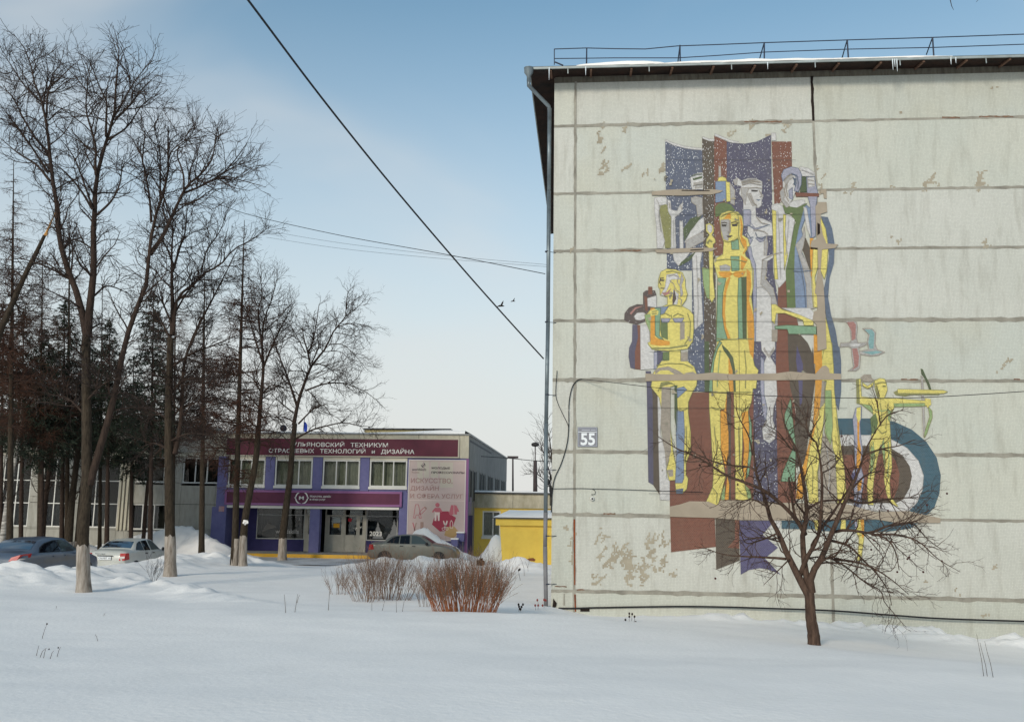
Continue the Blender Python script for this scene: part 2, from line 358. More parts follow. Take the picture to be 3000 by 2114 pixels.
mb = MB().box(-20.0, -9.6, 47.72, 47.9, -.5, -.085); kb = mb.build('kerb', mat('yellow_paint', rgb(212, 160, 40), c2=rgb(185, 150, 75), scale=5), kind='structure')

# ================================================================== BUILDING WITH THE MURAL
cX = -0.84                                        # left corner
JX = [-0.294, 5.705, 11.70, 17.7]
JZ = [10.97 + HC, 9.76 + HC, 7.94 + HC, 6.43 + HC, 4.64 + HC, 3.15 + HC, 1.39 + HC, -.12 + HC, -1.91 + HC, -3.6 + HC]
apt = empty('apartment_block', (5, 28, 0), label='tall pale tiled panel block with a colourful mosaic on its end wall', cat='building')
M_conc = mat('concrete', rgb(150, 145, 130), c2=rgb(118, 113, 102), scale=3, bump=.4, bscale=25)
M_mort = mat('joint_mortar', rgb(164, 159, 147), c2=rgb(124, 119, 109), scale=2.6, bump=.5, bscale=30)
M_loss = mat('bare_render', rgb(172, 163, 145), c2=rgb(148, 138, 120), scale=2.5)
M_rust = mat('rust_stain', rgb(150, 75, 35), c2=rgb(95, 55, 38), scale=9, bump=.4)
M_crumb = mat('crumbled_brick', rgb(140, 104, 84), c2=rgb(96, 80, 66), scale=14, bump=.6)
M_hole = mat('dark_gap', rgb(38, 30, 26), rough=.95)
TILE = (0.555, 0.545, 0.47, 1)
MT = [tile_mat('wall_tile_cream', TILE, var=.055, blotch=.06, tint=(.93, .96, .98, 1), dirt=.42, gmix=.35),
      tile_mat('wall_tile_green', (0.52, 0.53, 0.475, 1), var=.055, blotch=.06, tint=(1, .96, .90, 1), dirt=.36, gmix=.4),
      tile_mat('wall_tile_white', (0.575, 0.565, 0.51, 1), var=.055, blotch=.06, tint=(.92, .93, .92, 1), dirt=.46, gmix=.4)]
M_whole = M_conc
MB().box(cX + .06, 30, WALLY + .07, 36, -1.2, JZ[0] + .42).build('core_wall', M_conc, apt)
cols = [(cX, JX[0]), (JX[0], JX[1]), (JX[1], JX[2]), (JX[2], 30)]
g = .028
for ci, (xa, xb) in enumerate(cols):
    for ri in range(9):
        za, zb = JZ[ri + 1], JZ[ri]
        pm = MT[(ci * 2 + ri * 5 + (ri // 3)) % 3]
        if ri == 7 and ci == 1: pm = MT[2]
        if ri in (6, 8) and ci == 1: pm = MT[0]
        MB().box(xa + (g if ci else 0), xb - g, WALLY + rnd.uniform(-.004, .004), WALLY + .069, za + g, zb - g).build('wall_panel', pm, apt)
# joints, filled with mortar of uneven width
def jag_strip(p0, p1, w0, y, vert, seed):
    r = random.Random(seed); n = max(6, int(abs(p1[0 if not vert else 1] - p0[0 if not vert else 1]) / .16)); A = []; B = []
    for i in range(n + 1):
        t = i / n; x = p0[0] + t * (p1[0] - p0[0]); z = p0[1] + t * (p1[1] - p0[1])
        a = w0 * r.choice([.75, 1, 1, 1, 1.1, 1.5]) ; b = w0 * r.choice([.75, 1, 1, 1, 1.15, 1.6])
        if vert: A.append((x - a, z)); B.append((x + b, z))
        else: A.append((x, z + a)); B.append((x, z - b))
    vs = [(x, y, z) for x, z in A + B]; m = n + 1
    fs = [(i, i + 1, m + i + 1, m + i) for i in range(n)] if vert is False else [(m + i, m + i + 1, i + 1, i) for i in range(n)]
    return vs, [f[::-1] for f in fs]
k = 0
for ri in range(1, 9):
    xe = [cX] + JX[:3] + [22]
    for a, b in zip(xe, xe[1:]):
        v, f = jag_strip((a, JZ[ri]), (b, JZ[ri]), rnd.choice([.030, .034, .042]), WALLY - .0065, False, k); k += 1
        MB().add(v, f).build('mortar_joint', M_mort, apt)
for xj in JX[:3]:
    for ri in range(9):
        v, f = jag_strip((xj, JZ[ri + 1]), (xj, JZ[ri]), .029, WALLY - .0085, True, k); k += 1
        MB().add(v, f).build('mortar_joint', M_hole if (ri == 0 and xj == JX[1]) else M_mort, apt)
def W(px, py, dy=0.0):
    p = onY(px, py, WALLY + dy); return (float(p[0]), float(p[2]))
# rust streak in the left joint and crumbling corners
MB().prism([W(1680, 1520), W(1685, 1520), W(1686, 1712), W(1682, 1712)], WALLY - .012, WALLY).build('rust_streak', M_rust, apt)
MB().prism([W(1682, 1740), W(1687, 1740), W(1688, 1790), W(1684, 1790)], WALLY - .012, WALLY).build('rust_streak', M_rust, apt)
for a, b, y in [(1690, 1712, 1726), (1625, 1660, 1717), (1768, 1803, 1504), (2760, 2812, 345), (2868, 2968, 342), (2180, 2290, 357), (1800, 1880, 734), (2640, 2690, 1112), (2970, 2988, 1111)]:
    _r = random.Random(a); _n = max(3, int((b - a) / 7)); MB().prism([W(a + (b - a) * i / _n, y - _r.uniform(.5, 3.2)) for i in range(_n + 1)] + [W(a + (b - a) * i / _n, y + _r.uniform(.3, 3.0)) for i in range(_n, -1, -1)], WALLY - .010, WALLY).build('crumbled_joint', M_crumb if rnd.random() < .6 else M_hole, apt)
# patches where the small tiles have fallen off
def tile_loss(cx, cy, n, seed, m=None, spread=1.0):
    r = random.Random(seed); p = .0335; x0, z0 = W(cx, cy); cells = {(0, 0)}; cur = (0, 0)
    while len(cells) < n:
        dx, dy = r.choice([(1, 0), (-1, 0), (0, 1), (0, -1), (1, 1), (0, 1)]); cur = (cur[0] + dx, cur[1] + dy); cells.add(cur)
        if r.random() < .18: cur = r.choice(sorted(cells))
        if r.random() < .05 * spread: cur = (cur[0] + r.randint(-3, 3), cur[1] + r.randint(-3, 3))
    mb = MB()
    for i, j in sorted(cells):
        x, z = x0 + i * p, z0 + j * p; y = WALLY - .0052 - (seed - 100) * .00003
        mb.add([(x, y, z), (x + p, y, z), (x + p, y, z + p), (x, y, z + p)], [(0, 1, 2, 3)])
    mb.build('bare_patch', m or M_loss, apt, kind='stuff')
sd_ = 100
for x, y, n in [(1760, 1590, 14), (1755, 1630, 22), (1765, 1665, 70), (1745, 1705, 34), (1815, 1625, 26), (1820, 1655, 60), (1835, 1668, 46), (1850, 1690, 30), (1832, 1705, 34), (1885, 1660, 36), (1905, 1630, 70), (1912, 1668, 44), (1875, 1700, 30), (1882, 1716, 22),
                (1930, 1602, 18), (1948, 1600, 10), (1976, 1690, 14), (1670, 1600, 16), (1674, 1645, 16), (1808, 1622, 10), (1740, 1594, 14),
                (2385, 500, 8), (2130, 395, 16), (2195, 378, 22), (2300, 390, 30), (2250, 400, 8), (1760, 375, 12), (1830, 380, 22), (1752, 420, 24), (1760, 450, 14), (1765, 485, 20), (1758, 510, 26), (1820, 500, 16), (1930, 505, 30), (1880, 520, 12),
                (2470, 568, 24), (2402, 560, 30), (2620, 558, 14), (2700, 562, 46), (2860, 560, 70), (2745, 547, 10), (2940, 1075, 16), (2935, 1082, 6), (2895, 1800, 8), (2810, 1742, 5), (2710, 1706, 4), (2905, 1668, 8), (1650, 1545, 10), (2880, 725, 20), (2630, 718, 12), (1670, 742, 8), (2905, 258, 5), (2635, 330, 4)]:
    sd_ += 1; tile_loss(x, y, n, sd_)
# recessed hole above the footing, broken plinth, rusty base line
MB().prism([W(1700, 1782), W(1727, 1782), W(1727, 1790), W(1700, 1790)], WALLY - .014, WALLY).build('vent_hole', M_hole, apt)
MB().prism([W(1621, 1752), W(1631, 1765), W(1629, 1776), W(1618, 1782)], WALLY - .02, WALLY).build('broken_corner', M_hole, apt)
MB().prism([W(1651, 1738), W(1654, 1738), W(1655, 1772), W(1650, 1772)], WALLY - .012, WALLY).build('crack', M_mort, apt)
# side of the block, with windows
M_side = mat('side_panels', rgb(165, 160, 148), c2=rgb(140, 135, 124), scale=1.5)
M_dkglass = glass_mat('dark_glass', dark=(0.012, 0.014, 0.017, 1), refl=.8)
M_white = mat('white_plastic', rgb(214, 212, 206), rough=.5, var=.04, scale=6)
MB().box(cX, cX + .06, WALLY + .069, 36, -1.2, JZ[0] + .41).build('side_wall', M_side, apt)
for fl in range(4):
    for q in range(4):
        yy = WALLY + 1.6 + q * 3.0; zz = 1.4 + fl * 3.27
        wn = MB().box(cX - .03, cX - .004, yy, yy + 1.6, zz, zz + 1.5).build('window', M_white, apt)
        MB().box(cX - .036, cX - .0305, yy + .08, yy + .76, zz + .08, zz + 1.42).build('pane', M_dkglass, wn)
        MB().box(cX - .036, cX - .0305, yy + .84, yy + 1.52, zz + .08, zz + 1.42).build('pane', M_dkglass, wn)
# frieze and eaves
zf0, zf1 = JZ[0] - g, W(1950, 218)[1]
M_frieze = mat('frieze', rgb(122, 116, 102), c2=rgb(88, 82, 72), scale=4, bump=.3, stretch=(3, 3, .6))
MB().box(cX + .01, 30, WALLY + .01, WALLY + .069, zf0, zf1 + .1).build('frieze', M_frieze, apt)
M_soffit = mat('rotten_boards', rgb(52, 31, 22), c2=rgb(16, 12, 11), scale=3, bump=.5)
M_tin = mat('roof_tin', rgb(165, 172, 172), rough=.45, c2=rgb(135, 140, 138), scale=2, metal=.2)
EY = WALLY - .62; EX = cX - .60
ez = float(onY(1950, 194.5, EY)[2])                   # front edge of the eave
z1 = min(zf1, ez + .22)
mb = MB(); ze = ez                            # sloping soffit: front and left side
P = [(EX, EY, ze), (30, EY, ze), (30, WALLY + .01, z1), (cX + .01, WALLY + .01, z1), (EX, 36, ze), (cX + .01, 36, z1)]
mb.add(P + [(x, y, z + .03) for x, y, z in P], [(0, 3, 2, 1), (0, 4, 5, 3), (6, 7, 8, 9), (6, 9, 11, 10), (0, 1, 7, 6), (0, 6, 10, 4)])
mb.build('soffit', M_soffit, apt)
for i in range(30):                                  # boards of the soffit
    x = EX + .5 + i * 1.02
    if x > 16: break
    MB().add([(x, EY + .02, ze - .045), (x + .05, EY + .02, ze - .045), (x + .05, WALLY - .01, z1 - .05), (x, WALLY - .01, z1 - .05), (x, EY + .02, ze - .003), (x + .05, EY + .02, ze - .003), (x + .05, WALLY - .01, z1 - .004), (x, WALLY - .01, z1 - .004)],
             [(0, 1, 2, 3), (4, 7, 6, 5), (0, 4, 5, 1), (1, 5, 6, 2), (3, 2, 6, 7), (0, 3, 7, 4)]).build('soffit_batten', mat('batten', rgb(128, 96, 78), c2=rgb(80, 60, 50), scale=8), apt)
    if i % 2 == 0 and x < 15: MB().prism([(x + .45, ze + .02), (x + .47, ze + .02), (x + .475, ze - .13), (x + .46, ze - .15), (x + .45, ze - .12)], EY - .025, EY - .018).build('tin_hook', M_tin, apt)
MB().box(EX - .03, 30, EY - .03, EY + .0, ze, ez + .06).box(EX - .03, EX - .002, EY + .001, 36, ze, ez + .06).build('gutter_edge', M_tin, apt)
mb = MB(); rz = ez + .062; tz = rz + 2.5
mb.add([(EX - .04, EY - .04, rz), (30, EY - .04, rz), (30, 36, rz), (EX - .04, 36, rz), (3.0, 29, tz), (30, 29, tz)], [(0, 1, 5, 4), (0, 4, 3), (3, 4, 5, 2)])
mb.build('roof', M_tin, apt)
# snow lying on the roof edge
def snow_slab(xa, xb, y, z, h, d, seed, parent, n=26):
    r = random.Random(seed); vs = []; 
    for i in range(n + 1):
        t = i / n; x = xa + t * (xb - xa); e = sin(pi * t) ** .6 * h * (1 + .35 * vnoise(np.array([x * 1.7]), np.array([seed * 1.0]))[0] * 2)
        lip = .03 * vnoise(np.array([x * 3.1]), np.array([seed + 9.0]))[0]
        vs += [(x, y + lip, z - .01), (x, y - .02 + lip, z + .35 * e), (x, y + .10, z + .8 * e), (x, y + .34, z + 1.1 * e + .02), (x, y + d, z + .9 * e + .06), (x, y + d, z - .02)]
    fs = [(a * 6 + q, (a + 1) * 6 + q, (a + 1) * 6 + q + 1, a * 6 + q + 1) for a in range(n) for q in range(5)]
    return MB().add(vs, fs).build('roof_snow', M_snow, parent, smooth=True)
snow_slab(W(1690, 190)[0], W(1940, 190)[0], EY - .03, rz, .20, 1.6, 3, apt)
snow_slab(W(1930, 190)[0], W(2440, 190)[0], EY - .035, rz, .12, 1.2, 5, apt)
snow_slab(W(2380, 190)[0], W(2760, 190)[0], EY - .03, rz, .07, 1.0, 8, apt)
M_ice = mat('ice', (0.8, 0.86, 0.9, 1), rough=.1, spec=.6)
for px, h in [(2590, .26), (2596, .18), (2602, .3), (1612, .3), (2234, .16), (2756, .15), (2770, .12), (1716, .2)]:
    x = W(px, 200)[0]; MB().tube([(x, EY - .02, ze + .03), (x, EY - .02, ze - h)], [.016, .003], 5).build('icicle', M_ice, apt)
# railing on the roof edge
M_rail = mat('railing_paint', rgb(38, 44, 62), rough=.5)
RY = EY + .25
rail = empty('roof_railing', (W(1640, 180)[0], RY, rz), label='thin dark metal railing with leaning posts along the roof edge', cat='railing')
def RP(px, py): p = onY(px, py, RY); return (float(p[0]), RY, float(p[2]))
mb = MB(); top = [(1624, 144), (1719, 141), (1800, 143), (1890, 144), (1985, 135), (2100, 131), (2238, 125.5), (2482, 117.5), (2735, 110), (3000, 100.5), (3400, 88)]
mb.tube([RP(*p) for p in top], .013, 5).build('rail', M_rail, rail)
bot = [(1624, 172), (1719, 171), (1800, 170), (1985, 170), (2100, 163), (2240, 153), (2482, 144.5), (2735, 139.5), (3000, 130), (3400, 118)]
MB().tube([RP(*p) for p in bot], .012, 5).build('rail', M_rail, rail)
for xt, xb, xk, yt, yb in [(1719, 1718, 1719, 141, 186), (1992, 1993, 1986, 133, 184), (2239, 2239, 2225, 125, 176), (2482, 2486, 2467, 117, 172), (2732, 2736, 2714, 110, 162)]:
    a = RP(xt, yt); b = RP(xb, yb + 8); q = onY(xk, yb - 4, RY + .8); q = (float(q[0]), RY + .8, float(q[2]) - .02)
    MB().tube([a, b], .019, 6).tube([a, q], .015, 6).build('post', M_rail, rail)
MB().tube([RP(1624, 144), RP(1624, 190)], .013, 5).tube([RP(1626, 182), RP(1650, 192)], .02, 5).build('post', M_rail, rail)
# drainpipe
M_zinc = mat('zinc', rgb(128, 138, 142), rough=.42, c2=rgb(100, 108, 112), scale=3, metal=.45)
M_zinc2 = mat('zinc_grey', rgb(132, 130, 132), rough=.55, c2=rgb(112, 110, 112), scale=4, metal=.1)
DY = WALLY - .10
def DP(px, py, Y=DY): p = onY(px, py, Y); return (float(p[0]), Y, float(p[2]))
pipe = empty('drainpipe', (DP(1600, 1780)[0], DY, .2), label='grey zinc drainpipe with funnel head at the corner of the tiled block', cat='drainpipe')
f0 = DP(1549, 207, EY - .02); hx, hz = f0[0], f0[2]
MB().lathe([(.045, -.30), (.05, -.16), (.115, -.06), (.12, .06), (.125, .065), (.11, .07)], (hx, EY - .02, hz), 14).build('funnel', M_zinc, pipe, smooth=True)
a = DP(1550, 248, EY - .02); b = DP(1608, 312)
pr = .051
MB().tube([(hx, EY - .02, hz - .25), (hx, EY - .02, a[2] - .02), b, DP(1610, 330)], pr, 12).build('offset_bend', M_zinc, pipe, smooth=True)
segs = [(1610, 318), (1608, 560), (1605.5, 945), (1600, 1240), (1598.5, 1500), (1597, 1600), (1600, 1795)]
for q, (s0, s1) in enumerate(zip(segs, segs[1:])):
    A = DP(*s0); B = DP(*s1); B = (B[0], B[1], B[2] - .03)
    MB().tube([A, B], [pr + .002 * (q % 2), pr - .002], 14).build('pipe_section', M_zinc if q < 4 else M_zinc2, pipe, smooth=True)
for py in (737, 943, 1156, 1375, 1569, 1710):
    c = DP(1603, py); MB().lathe([(pr + .006, -.012), (pr + .006, .012)], c, 14).tube([(c[0], DY, c[2]), (c[0] + .22, WALLY - .001, c[2])], .008, 5).build('bracket', M_rail, pipe)

# house number plate
hp = empty('house_number_plate', (W(1722, 1279)[0], WALLY, W(1722, 1279)[1]), label='square grey house number plate reading 55 on the tiled wall', cat='sign')
x0, z0 = W(1692, 1308); x1, zt = W(1750, 1251)
M_plate = mat('plate_grey', rgb(128, 128, 134), rough=.4); M_pw = mat('plate_white', rgb(226, 228, 230), rough=.4)
MB().box(x0, x1, WALLY - .03, WALLY - .006, z0, zt).build('plate', M_plate, hp)
MB().frame(x0 + .012, x1 - .012, z0 + .012, zt - .012, WALLY - .032, WALLY - .0305, .010).build('border', mat('plate_border', rgb(165, 168, 182)), hp)
MB().box(x0 + .02, x1 - .02, WALLY - .0325, WALLY - .0305, zt - .125, zt - .112).build('rule', M_pw, hp)
text_part('numerals', '55', x0 + .075, x1 - .055, z0 + .035, zt - .145, WALLY - .034, M_pw, hp, bold=.028)
for i, (u0, u1) in enumerate([(.10, .30), (.32, .44)]): MB().box(x0 + u0, x0 + u1 - .0, WALLY - .0325, WALLY - .0305, zt - .078, zt - .062).build('worn_street_line', mat('worn_white', rgb(188, 190, 200)), hp)

# small security camera and the wires on the wall
cp = W(1735, 1460)
sc_ = empty('security_camera', (cp[0], WALLY, cp[1]), label='small white dome security camera under the house number', cat='camera')
MB().lathe([(.05, 0), (.055, -.02), (.045, -.06), (.02, -.075)], (cp[0], WALLY, cp[1]), 12, 'y').build('housing', M_white, sc_, smooth=True)
MB().lathe([(.022, -.07), (.022, -.085), (.012, -.092)], (cp[0], WALLY, cp[1]), 10, 'y').build('lens', mat('lens_black', (0.01, .01, .01, 1), rough=.2), sc_)
M_wire = mat('black_cable', (0.012, 0.012, 0.014, 1), rough=.6)
def spline(pts, n=8):
    pts = [np.array(p, float) for p in pts]; P = [2 * pts[0] - pts[1]] + pts + [2 * pts[-1] - pts[-2]]; out = []
    for i in range(1, len(P) - 2):
        for q in range(n):
            t = q / n; a, b, c, d = P[i - 1], P[i], P[i + 1], P[i + 2]
            out.append(.5 * ((2 * b) + (-a + c) * t + (2 * a - 5 * b + 4 * c - d) * t * t + (-a + 3 * b - 3 * c + d) * t ** 3))
    return out + [pts[-1]]
def cable(name, pts, r, label, cat='cable', group=None, m=None):
    pp = spline([onY(x, y, Y) for x, y, Y in pts]); o = pp[0]
    e = empty(name, tuple(o), label=label, cat=cat, group=group)
    MB().tube(pp, r, 5).build('strand', m or M_wire, e)
    return e
wy = WALLY - .03
cable('overhead_cable', [(640, -110, 10.5), (726, 0, 11.5), (940, 284, 13.9), (1137, 530, 16.2), (1334, 762, 18.6), (1470, 916, 20.4), (1592, 1050, 22.1)], .018, 'thick black overhead cable slanting across the sky to the tiled block')
cable('overhead_cable', [(640, 598, 30), (745, 633, 29), (1000, 690, 27), (1300, 744, 25), (1597, 802, WALLY - .02)], .010, 'thin overhead wire running from the trees to the block corner')
cable('overhead_cable', [(780, 676, 42), (1000, 712, 40), (1300, 748, 37), (1612, 776, 35)], .006, 'faint upper wire of the distant pair above the college')
cable('overhead_cable', [(780, 695, 42), (1000, 728, 40), (1300, 758, 37), (1612, 782, 35)], .006, 'faint lower wire of the distant pair above the college')
cable('wall_wire', [(1703, 1110, wy), (1760, 1116, wy - .3), (1960, 1139, wy - 1.2), (2150, 1153, wy - 2.0), (2330, 1162, wy - 2.6), (2600, 1166, wy - 3.3), (2760, 1161, wy - 3.7), (3000, 1146, wy - 4.2), (3200, 1130, wy - 4.6)], .008, 'long sagging wire strung across the front of the mosaic')
cable('wall_wire', [(1632, 1085, wy), (1628, 1150, wy), (1634, 1180, wy), (1650, 1215, wy), (1664, 1245, wy), (1665, 1262, wy)], .008, 'short thin wire looping down beside the corner joint')
cable('wall_wire', [(1703, 1110, wy), (1690, 1115, wy), (1676, 1135, wy), (1667, 1180, wy), (1666, 1250, wy), (1661, 1300, wy), (1645, 1355, wy), (1625, 1400, wy), (1618, 1440, wy), (1616, 1480, wy)], .011, 'black cable curving down the corner panels to the junction bundle')
cable('wall_wire', [(1617, 1431, wy), (1700, 1430, wy), (1735, 1431, wy), (1850, 1434, wy), (1960, 1438, wy), (2060, 1441, wy)], .007, 'thin wire running straight across the wall above the camera')
cable('wall_wire', [(1735, 1431, wy), (1743, 1437, wy), (1743, 1446, wy), (1732, 1448, wy)], .006, 'hooked wire end feeding the little camera')
cable('wall_cable', [(1636, 1781, wy), (1680, 1781, wy), (1760, 1779, wy), (1980, 1775.5, wy - .02), (2120, 1777, wy - .05), (2250, 1781, wy - .08), (2440, 1788, wy - .1), (2600, 1800, wy - .1), (2760, 1811, wy - .1), (3000, 1819, wy - .1), (3200, 1826, wy - .1)], .021, 'thick black cable hung along the foot of the tiled wall')
# loop and bundle of cables at the corner
p = onY(1594, 1403, WALLY + .12); lp = [(float(p[0]) + .18 * cos(t) - .02, WALLY + .12, float(p[2]) + .24 * sin(t)) for t in np.linspace(0, 2 * pi, 22)]
cl = empty('cable_loop', lp[0], label='wound black cable loop and bundle hanging behind the drainpipe', cat='cable')
MB().tube(lp, .007, 5, cap=False).build('coil', M_wire, cl)
for a, b in [((1607, 1402), (1612, 1480)), ((1610, 1405), (1616, 1450)), ((1612, 1420), (1615, 1500)), ((1606, 1410), (1610, 1440))]:
    A = onY(*a, WALLY - .02); B = onY(*b, WALLY - .03); MB().tube([A, (A + B) / 2 + np.array([.02, 0, 0]), B], .014, 5).build('bundle_strand', M_wire, cl)
# ================================================================== MOSAIC MURAL on the end wall
def A_(pts): return [(1780 + .4326 * x, 360 + .4326 * y) for x, y in pts]      # three sketch sheets, scaled to the photo
def B_(pts): return [(1780 + .4450 * x, 1000 + .4450 * y) for x, y in pts]
def C_(pts): return [(2300 + .4697 * x, 880 + .4697 * y) for x, y in pts]
PAL = dict(INDIGO=(76, 72, 98), SLATE=(78, 86, 110), BROWN=(80, 66, 52), RUST=(122, 66, 46), WHITE=(206, 202, 199), LGREY=(172, 167, 163), TAUPE=(160, 148, 133),
           YEL=(226, 208, 104), ORANGE=(226, 154, 52), GREEN=(92, 112, 58), DGREEN=(68, 84, 46), MINT=(116, 156, 120), SAGE=(146, 172, 112), BLUE=(114, 134, 166),
           LAV=(160, 158, 176), STEEL=(80, 96, 120), TEAL=(46, 86, 104), OLIVE=(134, 132, 70), PINK=(168, 112, 104), VIOLET=(76, 70, 112), WINE=(78, 62, 60), DARK=(48, 42, 40), AQUA=(130, 172, 172))
MM = {}
def mmat(c, speck=0):
    k = (c, speck)
    if k not in MM:
        q_ = sum(PAL[c]) / 3; v = rgb(*[.84 * u + .16 * (q_ * .9 + 14) for u in PAL[c]]); gr = rgb(150, 146, 140) if sum(PAL[c]) < 420 else None
        MM[k] = tile_mat('mosaic_' + c.lower() + ('_flecked' if speck else ''), v, pitch=.03, grout=gr, gmix=.32 if gr else .55, var=.15, blotch=.12, brick=True, speck=speck, rough=.55, dirt=.20, msize=.10)
    return MM[k]
mz = W(2100, 1100)
mural = empty('mosaic_mural', (mz[0], WALLY, mz[1]), label='large coloured mosaic of stylised standing figures on the tiled end wall', cat='mural')
LAY = {}
def mpc(name, pts, c, layer, parent=None, speck=0.0, label=None):
    q = [W(*p) for p in pts]; LAY['n'] = LAY.get('n', 0) + 1
    o = MB().prism(q, WALLY - .010 - .0022 * layer - .00004 * LAY['n'], WALLY - .002).build(name, mmat(c, speck), parent or mural)
    if label: o['label'] = label
    if c in CONT and layer < 7:
        contour(q, WALLY - .0112 - .0022 * layer - .00004 * LAY['n'], CONT[c], parent or o)
    return o
CONT = dict(YEL='OLIVE', WHITE='LGREY', LGREY='TAUPE', LAV='STEEL', BLUE='STEEL', SAGE='OLIVE', MINT='DGREEN')
def contour(q, y, c, parent, w=.013, closed=True):
    """thin row of darker tesserae following an outline"""
    n = len(q); mb = MB()
    for i in range(n if closed else n - 1):
        (x0, z0), (x1, z1) = q[i], q[(i + 1) % n]; d = np.hypot(x1 - x0, z1 - z0)
        if d < .01: continue
        a, b = -(z1 - z0) / d * w / 2, (x1 - x0) / d * w / 2
        P = [(x0 + a, z0 + b), (x1 + a, z1 + b), (x1 - a, z1 - b), (x0 - a, z0 - b)]
        ar = sum(p[0] * r[1] - r[0] * p[1] for p, r in zip(P, P[1:] + P[:1])); P = P if ar > 0 else P[::-1]
        mb.add([(x, y - i * .00002, z) for x, z in P], [(0, 1, 2, 3)])
    if mb.f: mb.build('tessera_row', mmat(c), parent, kind='stuff')
def mln(pts, c, parent, w=.02, lay=8):
    LAY['n'] += 1; contour([W(*p) for p in pts], WALLY - .012 - .0022 * lay - .00004 * LAY['n'], c, parent, w, False)
# backdrop of hanging bands
S1, S2 = .30, .24
mpc('curtain_band', A_([(390, 125), (440, 150), (520, 172), (585, 182), (642, 185), (650, 700), (655, 1400), (655, 1618)]) + B_([(640, 330), (530, 330), (530, 0)]) + A_([(572, 1500), (572, 1000), (402, 1000)]), 'SLATE', 0, speck=.34)
mpc('curtain_band', A_([(640, 105), (690, 125), (725, 128), (735, 1618)]) + B_([(690, 330), (640, 330)]), 'BROWN', 1, speck=.32)
mpc('curtain_band', A_([(722, 88), (770, 108), (806, 128), (806, 900), (722, 900)]), 'RUST', 1, speck=.27)
mpc('curtain_band', A_([(805, 128), (860, 138), (930, 142), (1010, 128), (1060, 105), (1105, 82), (1115, 560), (1120, 1000), (1165, 1250), (1165, 1618)]) + B_([(1120, 1060), (930, 1045), (930, 0)]) + A_([(960, 1200), (880, 800), (805, 760)]), 'INDIGO', 0, speck=.28)
mpc('curtain_band', A_([(1110, 128), (1245, 128), (1252, 500), (1130, 560)]), 'RUST', 1, speck=.30)
mpc('curtain_band', A_([(1155, 1110), (1260, 1000), (1260, 1250), (1300, 1400), (1230, 1618)]) + B_([(1240, 500), (1240, 1060), (1122, 1060), (1108, 300), (1108, 120)]), 'RUST', 1, speck=.0)
mpc('white_edging', A_([(390, 112), (440, 137), (520, 159), (585, 168), (640, 172), (642, 185), (585, 182), (520, 172), (440, 150), (390, 125)]), 'WHITE', 1)
mpc('white_edging', A_([(642, 95), (690, 110), (722, 112), (722, 126), (690, 125), (642, 107)]), 'WHITE', 1)
mpc('white_edging', A_([(726, 74), (775, 94), (830, 118), (890, 130), (888, 141), (830, 134), (770, 108), (726, 90)]), 'WHITE', 2)
mpc('white_edging', A_([(1108, 72), (1138, 70), (1140, 120), (1110, 122)]), 'WHITE', 2)
mpc('rust_field', B_([(500, 335), (960, 335), (960, 1075), (410, 1085), (410, 905), (500, 900)]), 'RUST', 1)
mpc('side_strip', B_([(250, 195), (285, 195), (296, 350), (302, 945), (268, 925), (258, 300)]), 'INDIGO', 1)
mpc('side_strip', B_([(286, 290), (335, 368), (341, 1006), (302, 948), (296, 350)]), 'BROWN', 1)
mpc('white_strip', B_([(330, 360), (362, 370), (345, 600), (378, 720), (388, 900), (408, 915), (408, 1045), (345, 1040), (336, 700)]), 'WHITE', 2)
mpc('green_strip', B_([(638, 0), (668, 0), (668, 330), (638, 330)]), 'DGREEN', 2)
mpc('leg_gap', B_([(785, 335), (835, 335), (835, 1045), (790, 1045)]), 'BROWN', 2)
mpc('leg_gap', B_([(812, 335), (835, 335), (836, 1045), (812, 1045)]), 'RUST', 3)
mpc('tail', B_([(412, 1150), (705, 1158), (712, 1350), (418, 1385)]), 'RUST', 1)
mpc('tail', B_([(710, 1158), (840, 1170), (866, 1350), (870, 1440), (715, 1500)]), 'BROWN', 1)
mpc('tail', B_([(838, 1172), (866, 1174), (866, 1362), (790, 1355), (838, 1300)]), 'RUST', 2)
mpc('tail', B_([(865, 1176), (1095, 1178), (1020, 1270), (1120, 1355), (1035, 1425), (1140, 1535), (1100, 1515), (1050, 1497), (1000, 1490), (930, 1502), (877, 1532)]), 'VIOLET', 2)
mpc('white_scrap', B_([(1095, 1178), (1140, 1176), (1132, 1225), (1060, 1235)]), 'WHITE', 1)
mpc('teal_strip', B_([(1145, 1176), (1573, 1172), (1573, 1237), (1145, 1231)]), 'TEAL', 1)
mpc('wheel_shape', A_([(1218, 1430), (1300, 1428), (1355, 1490), (1385, 1560)]) + B_([(1350, 40), (1366, 210), (1366, 250), (1335, 500), (1300, 800), (1240, 830), (1225, 620), (1240, 450), (1200, 300), (1190, 120)]), 'BROWN', 3)
mpc('violet_sliver', B_([(1245, 25), (1285, 150), (1280, 400), (1265, 430), (1255, 250), (1240, 130)]), 'VIOLET', 4)
mpc('mint_wedge', B_([(1205, 370), (1165, 480), (1165, 560), (1225, 690), (1160, 840), (1138, 920), (1232, 920), (1238, 700), (1217, 500)]), 'MINT', 4)
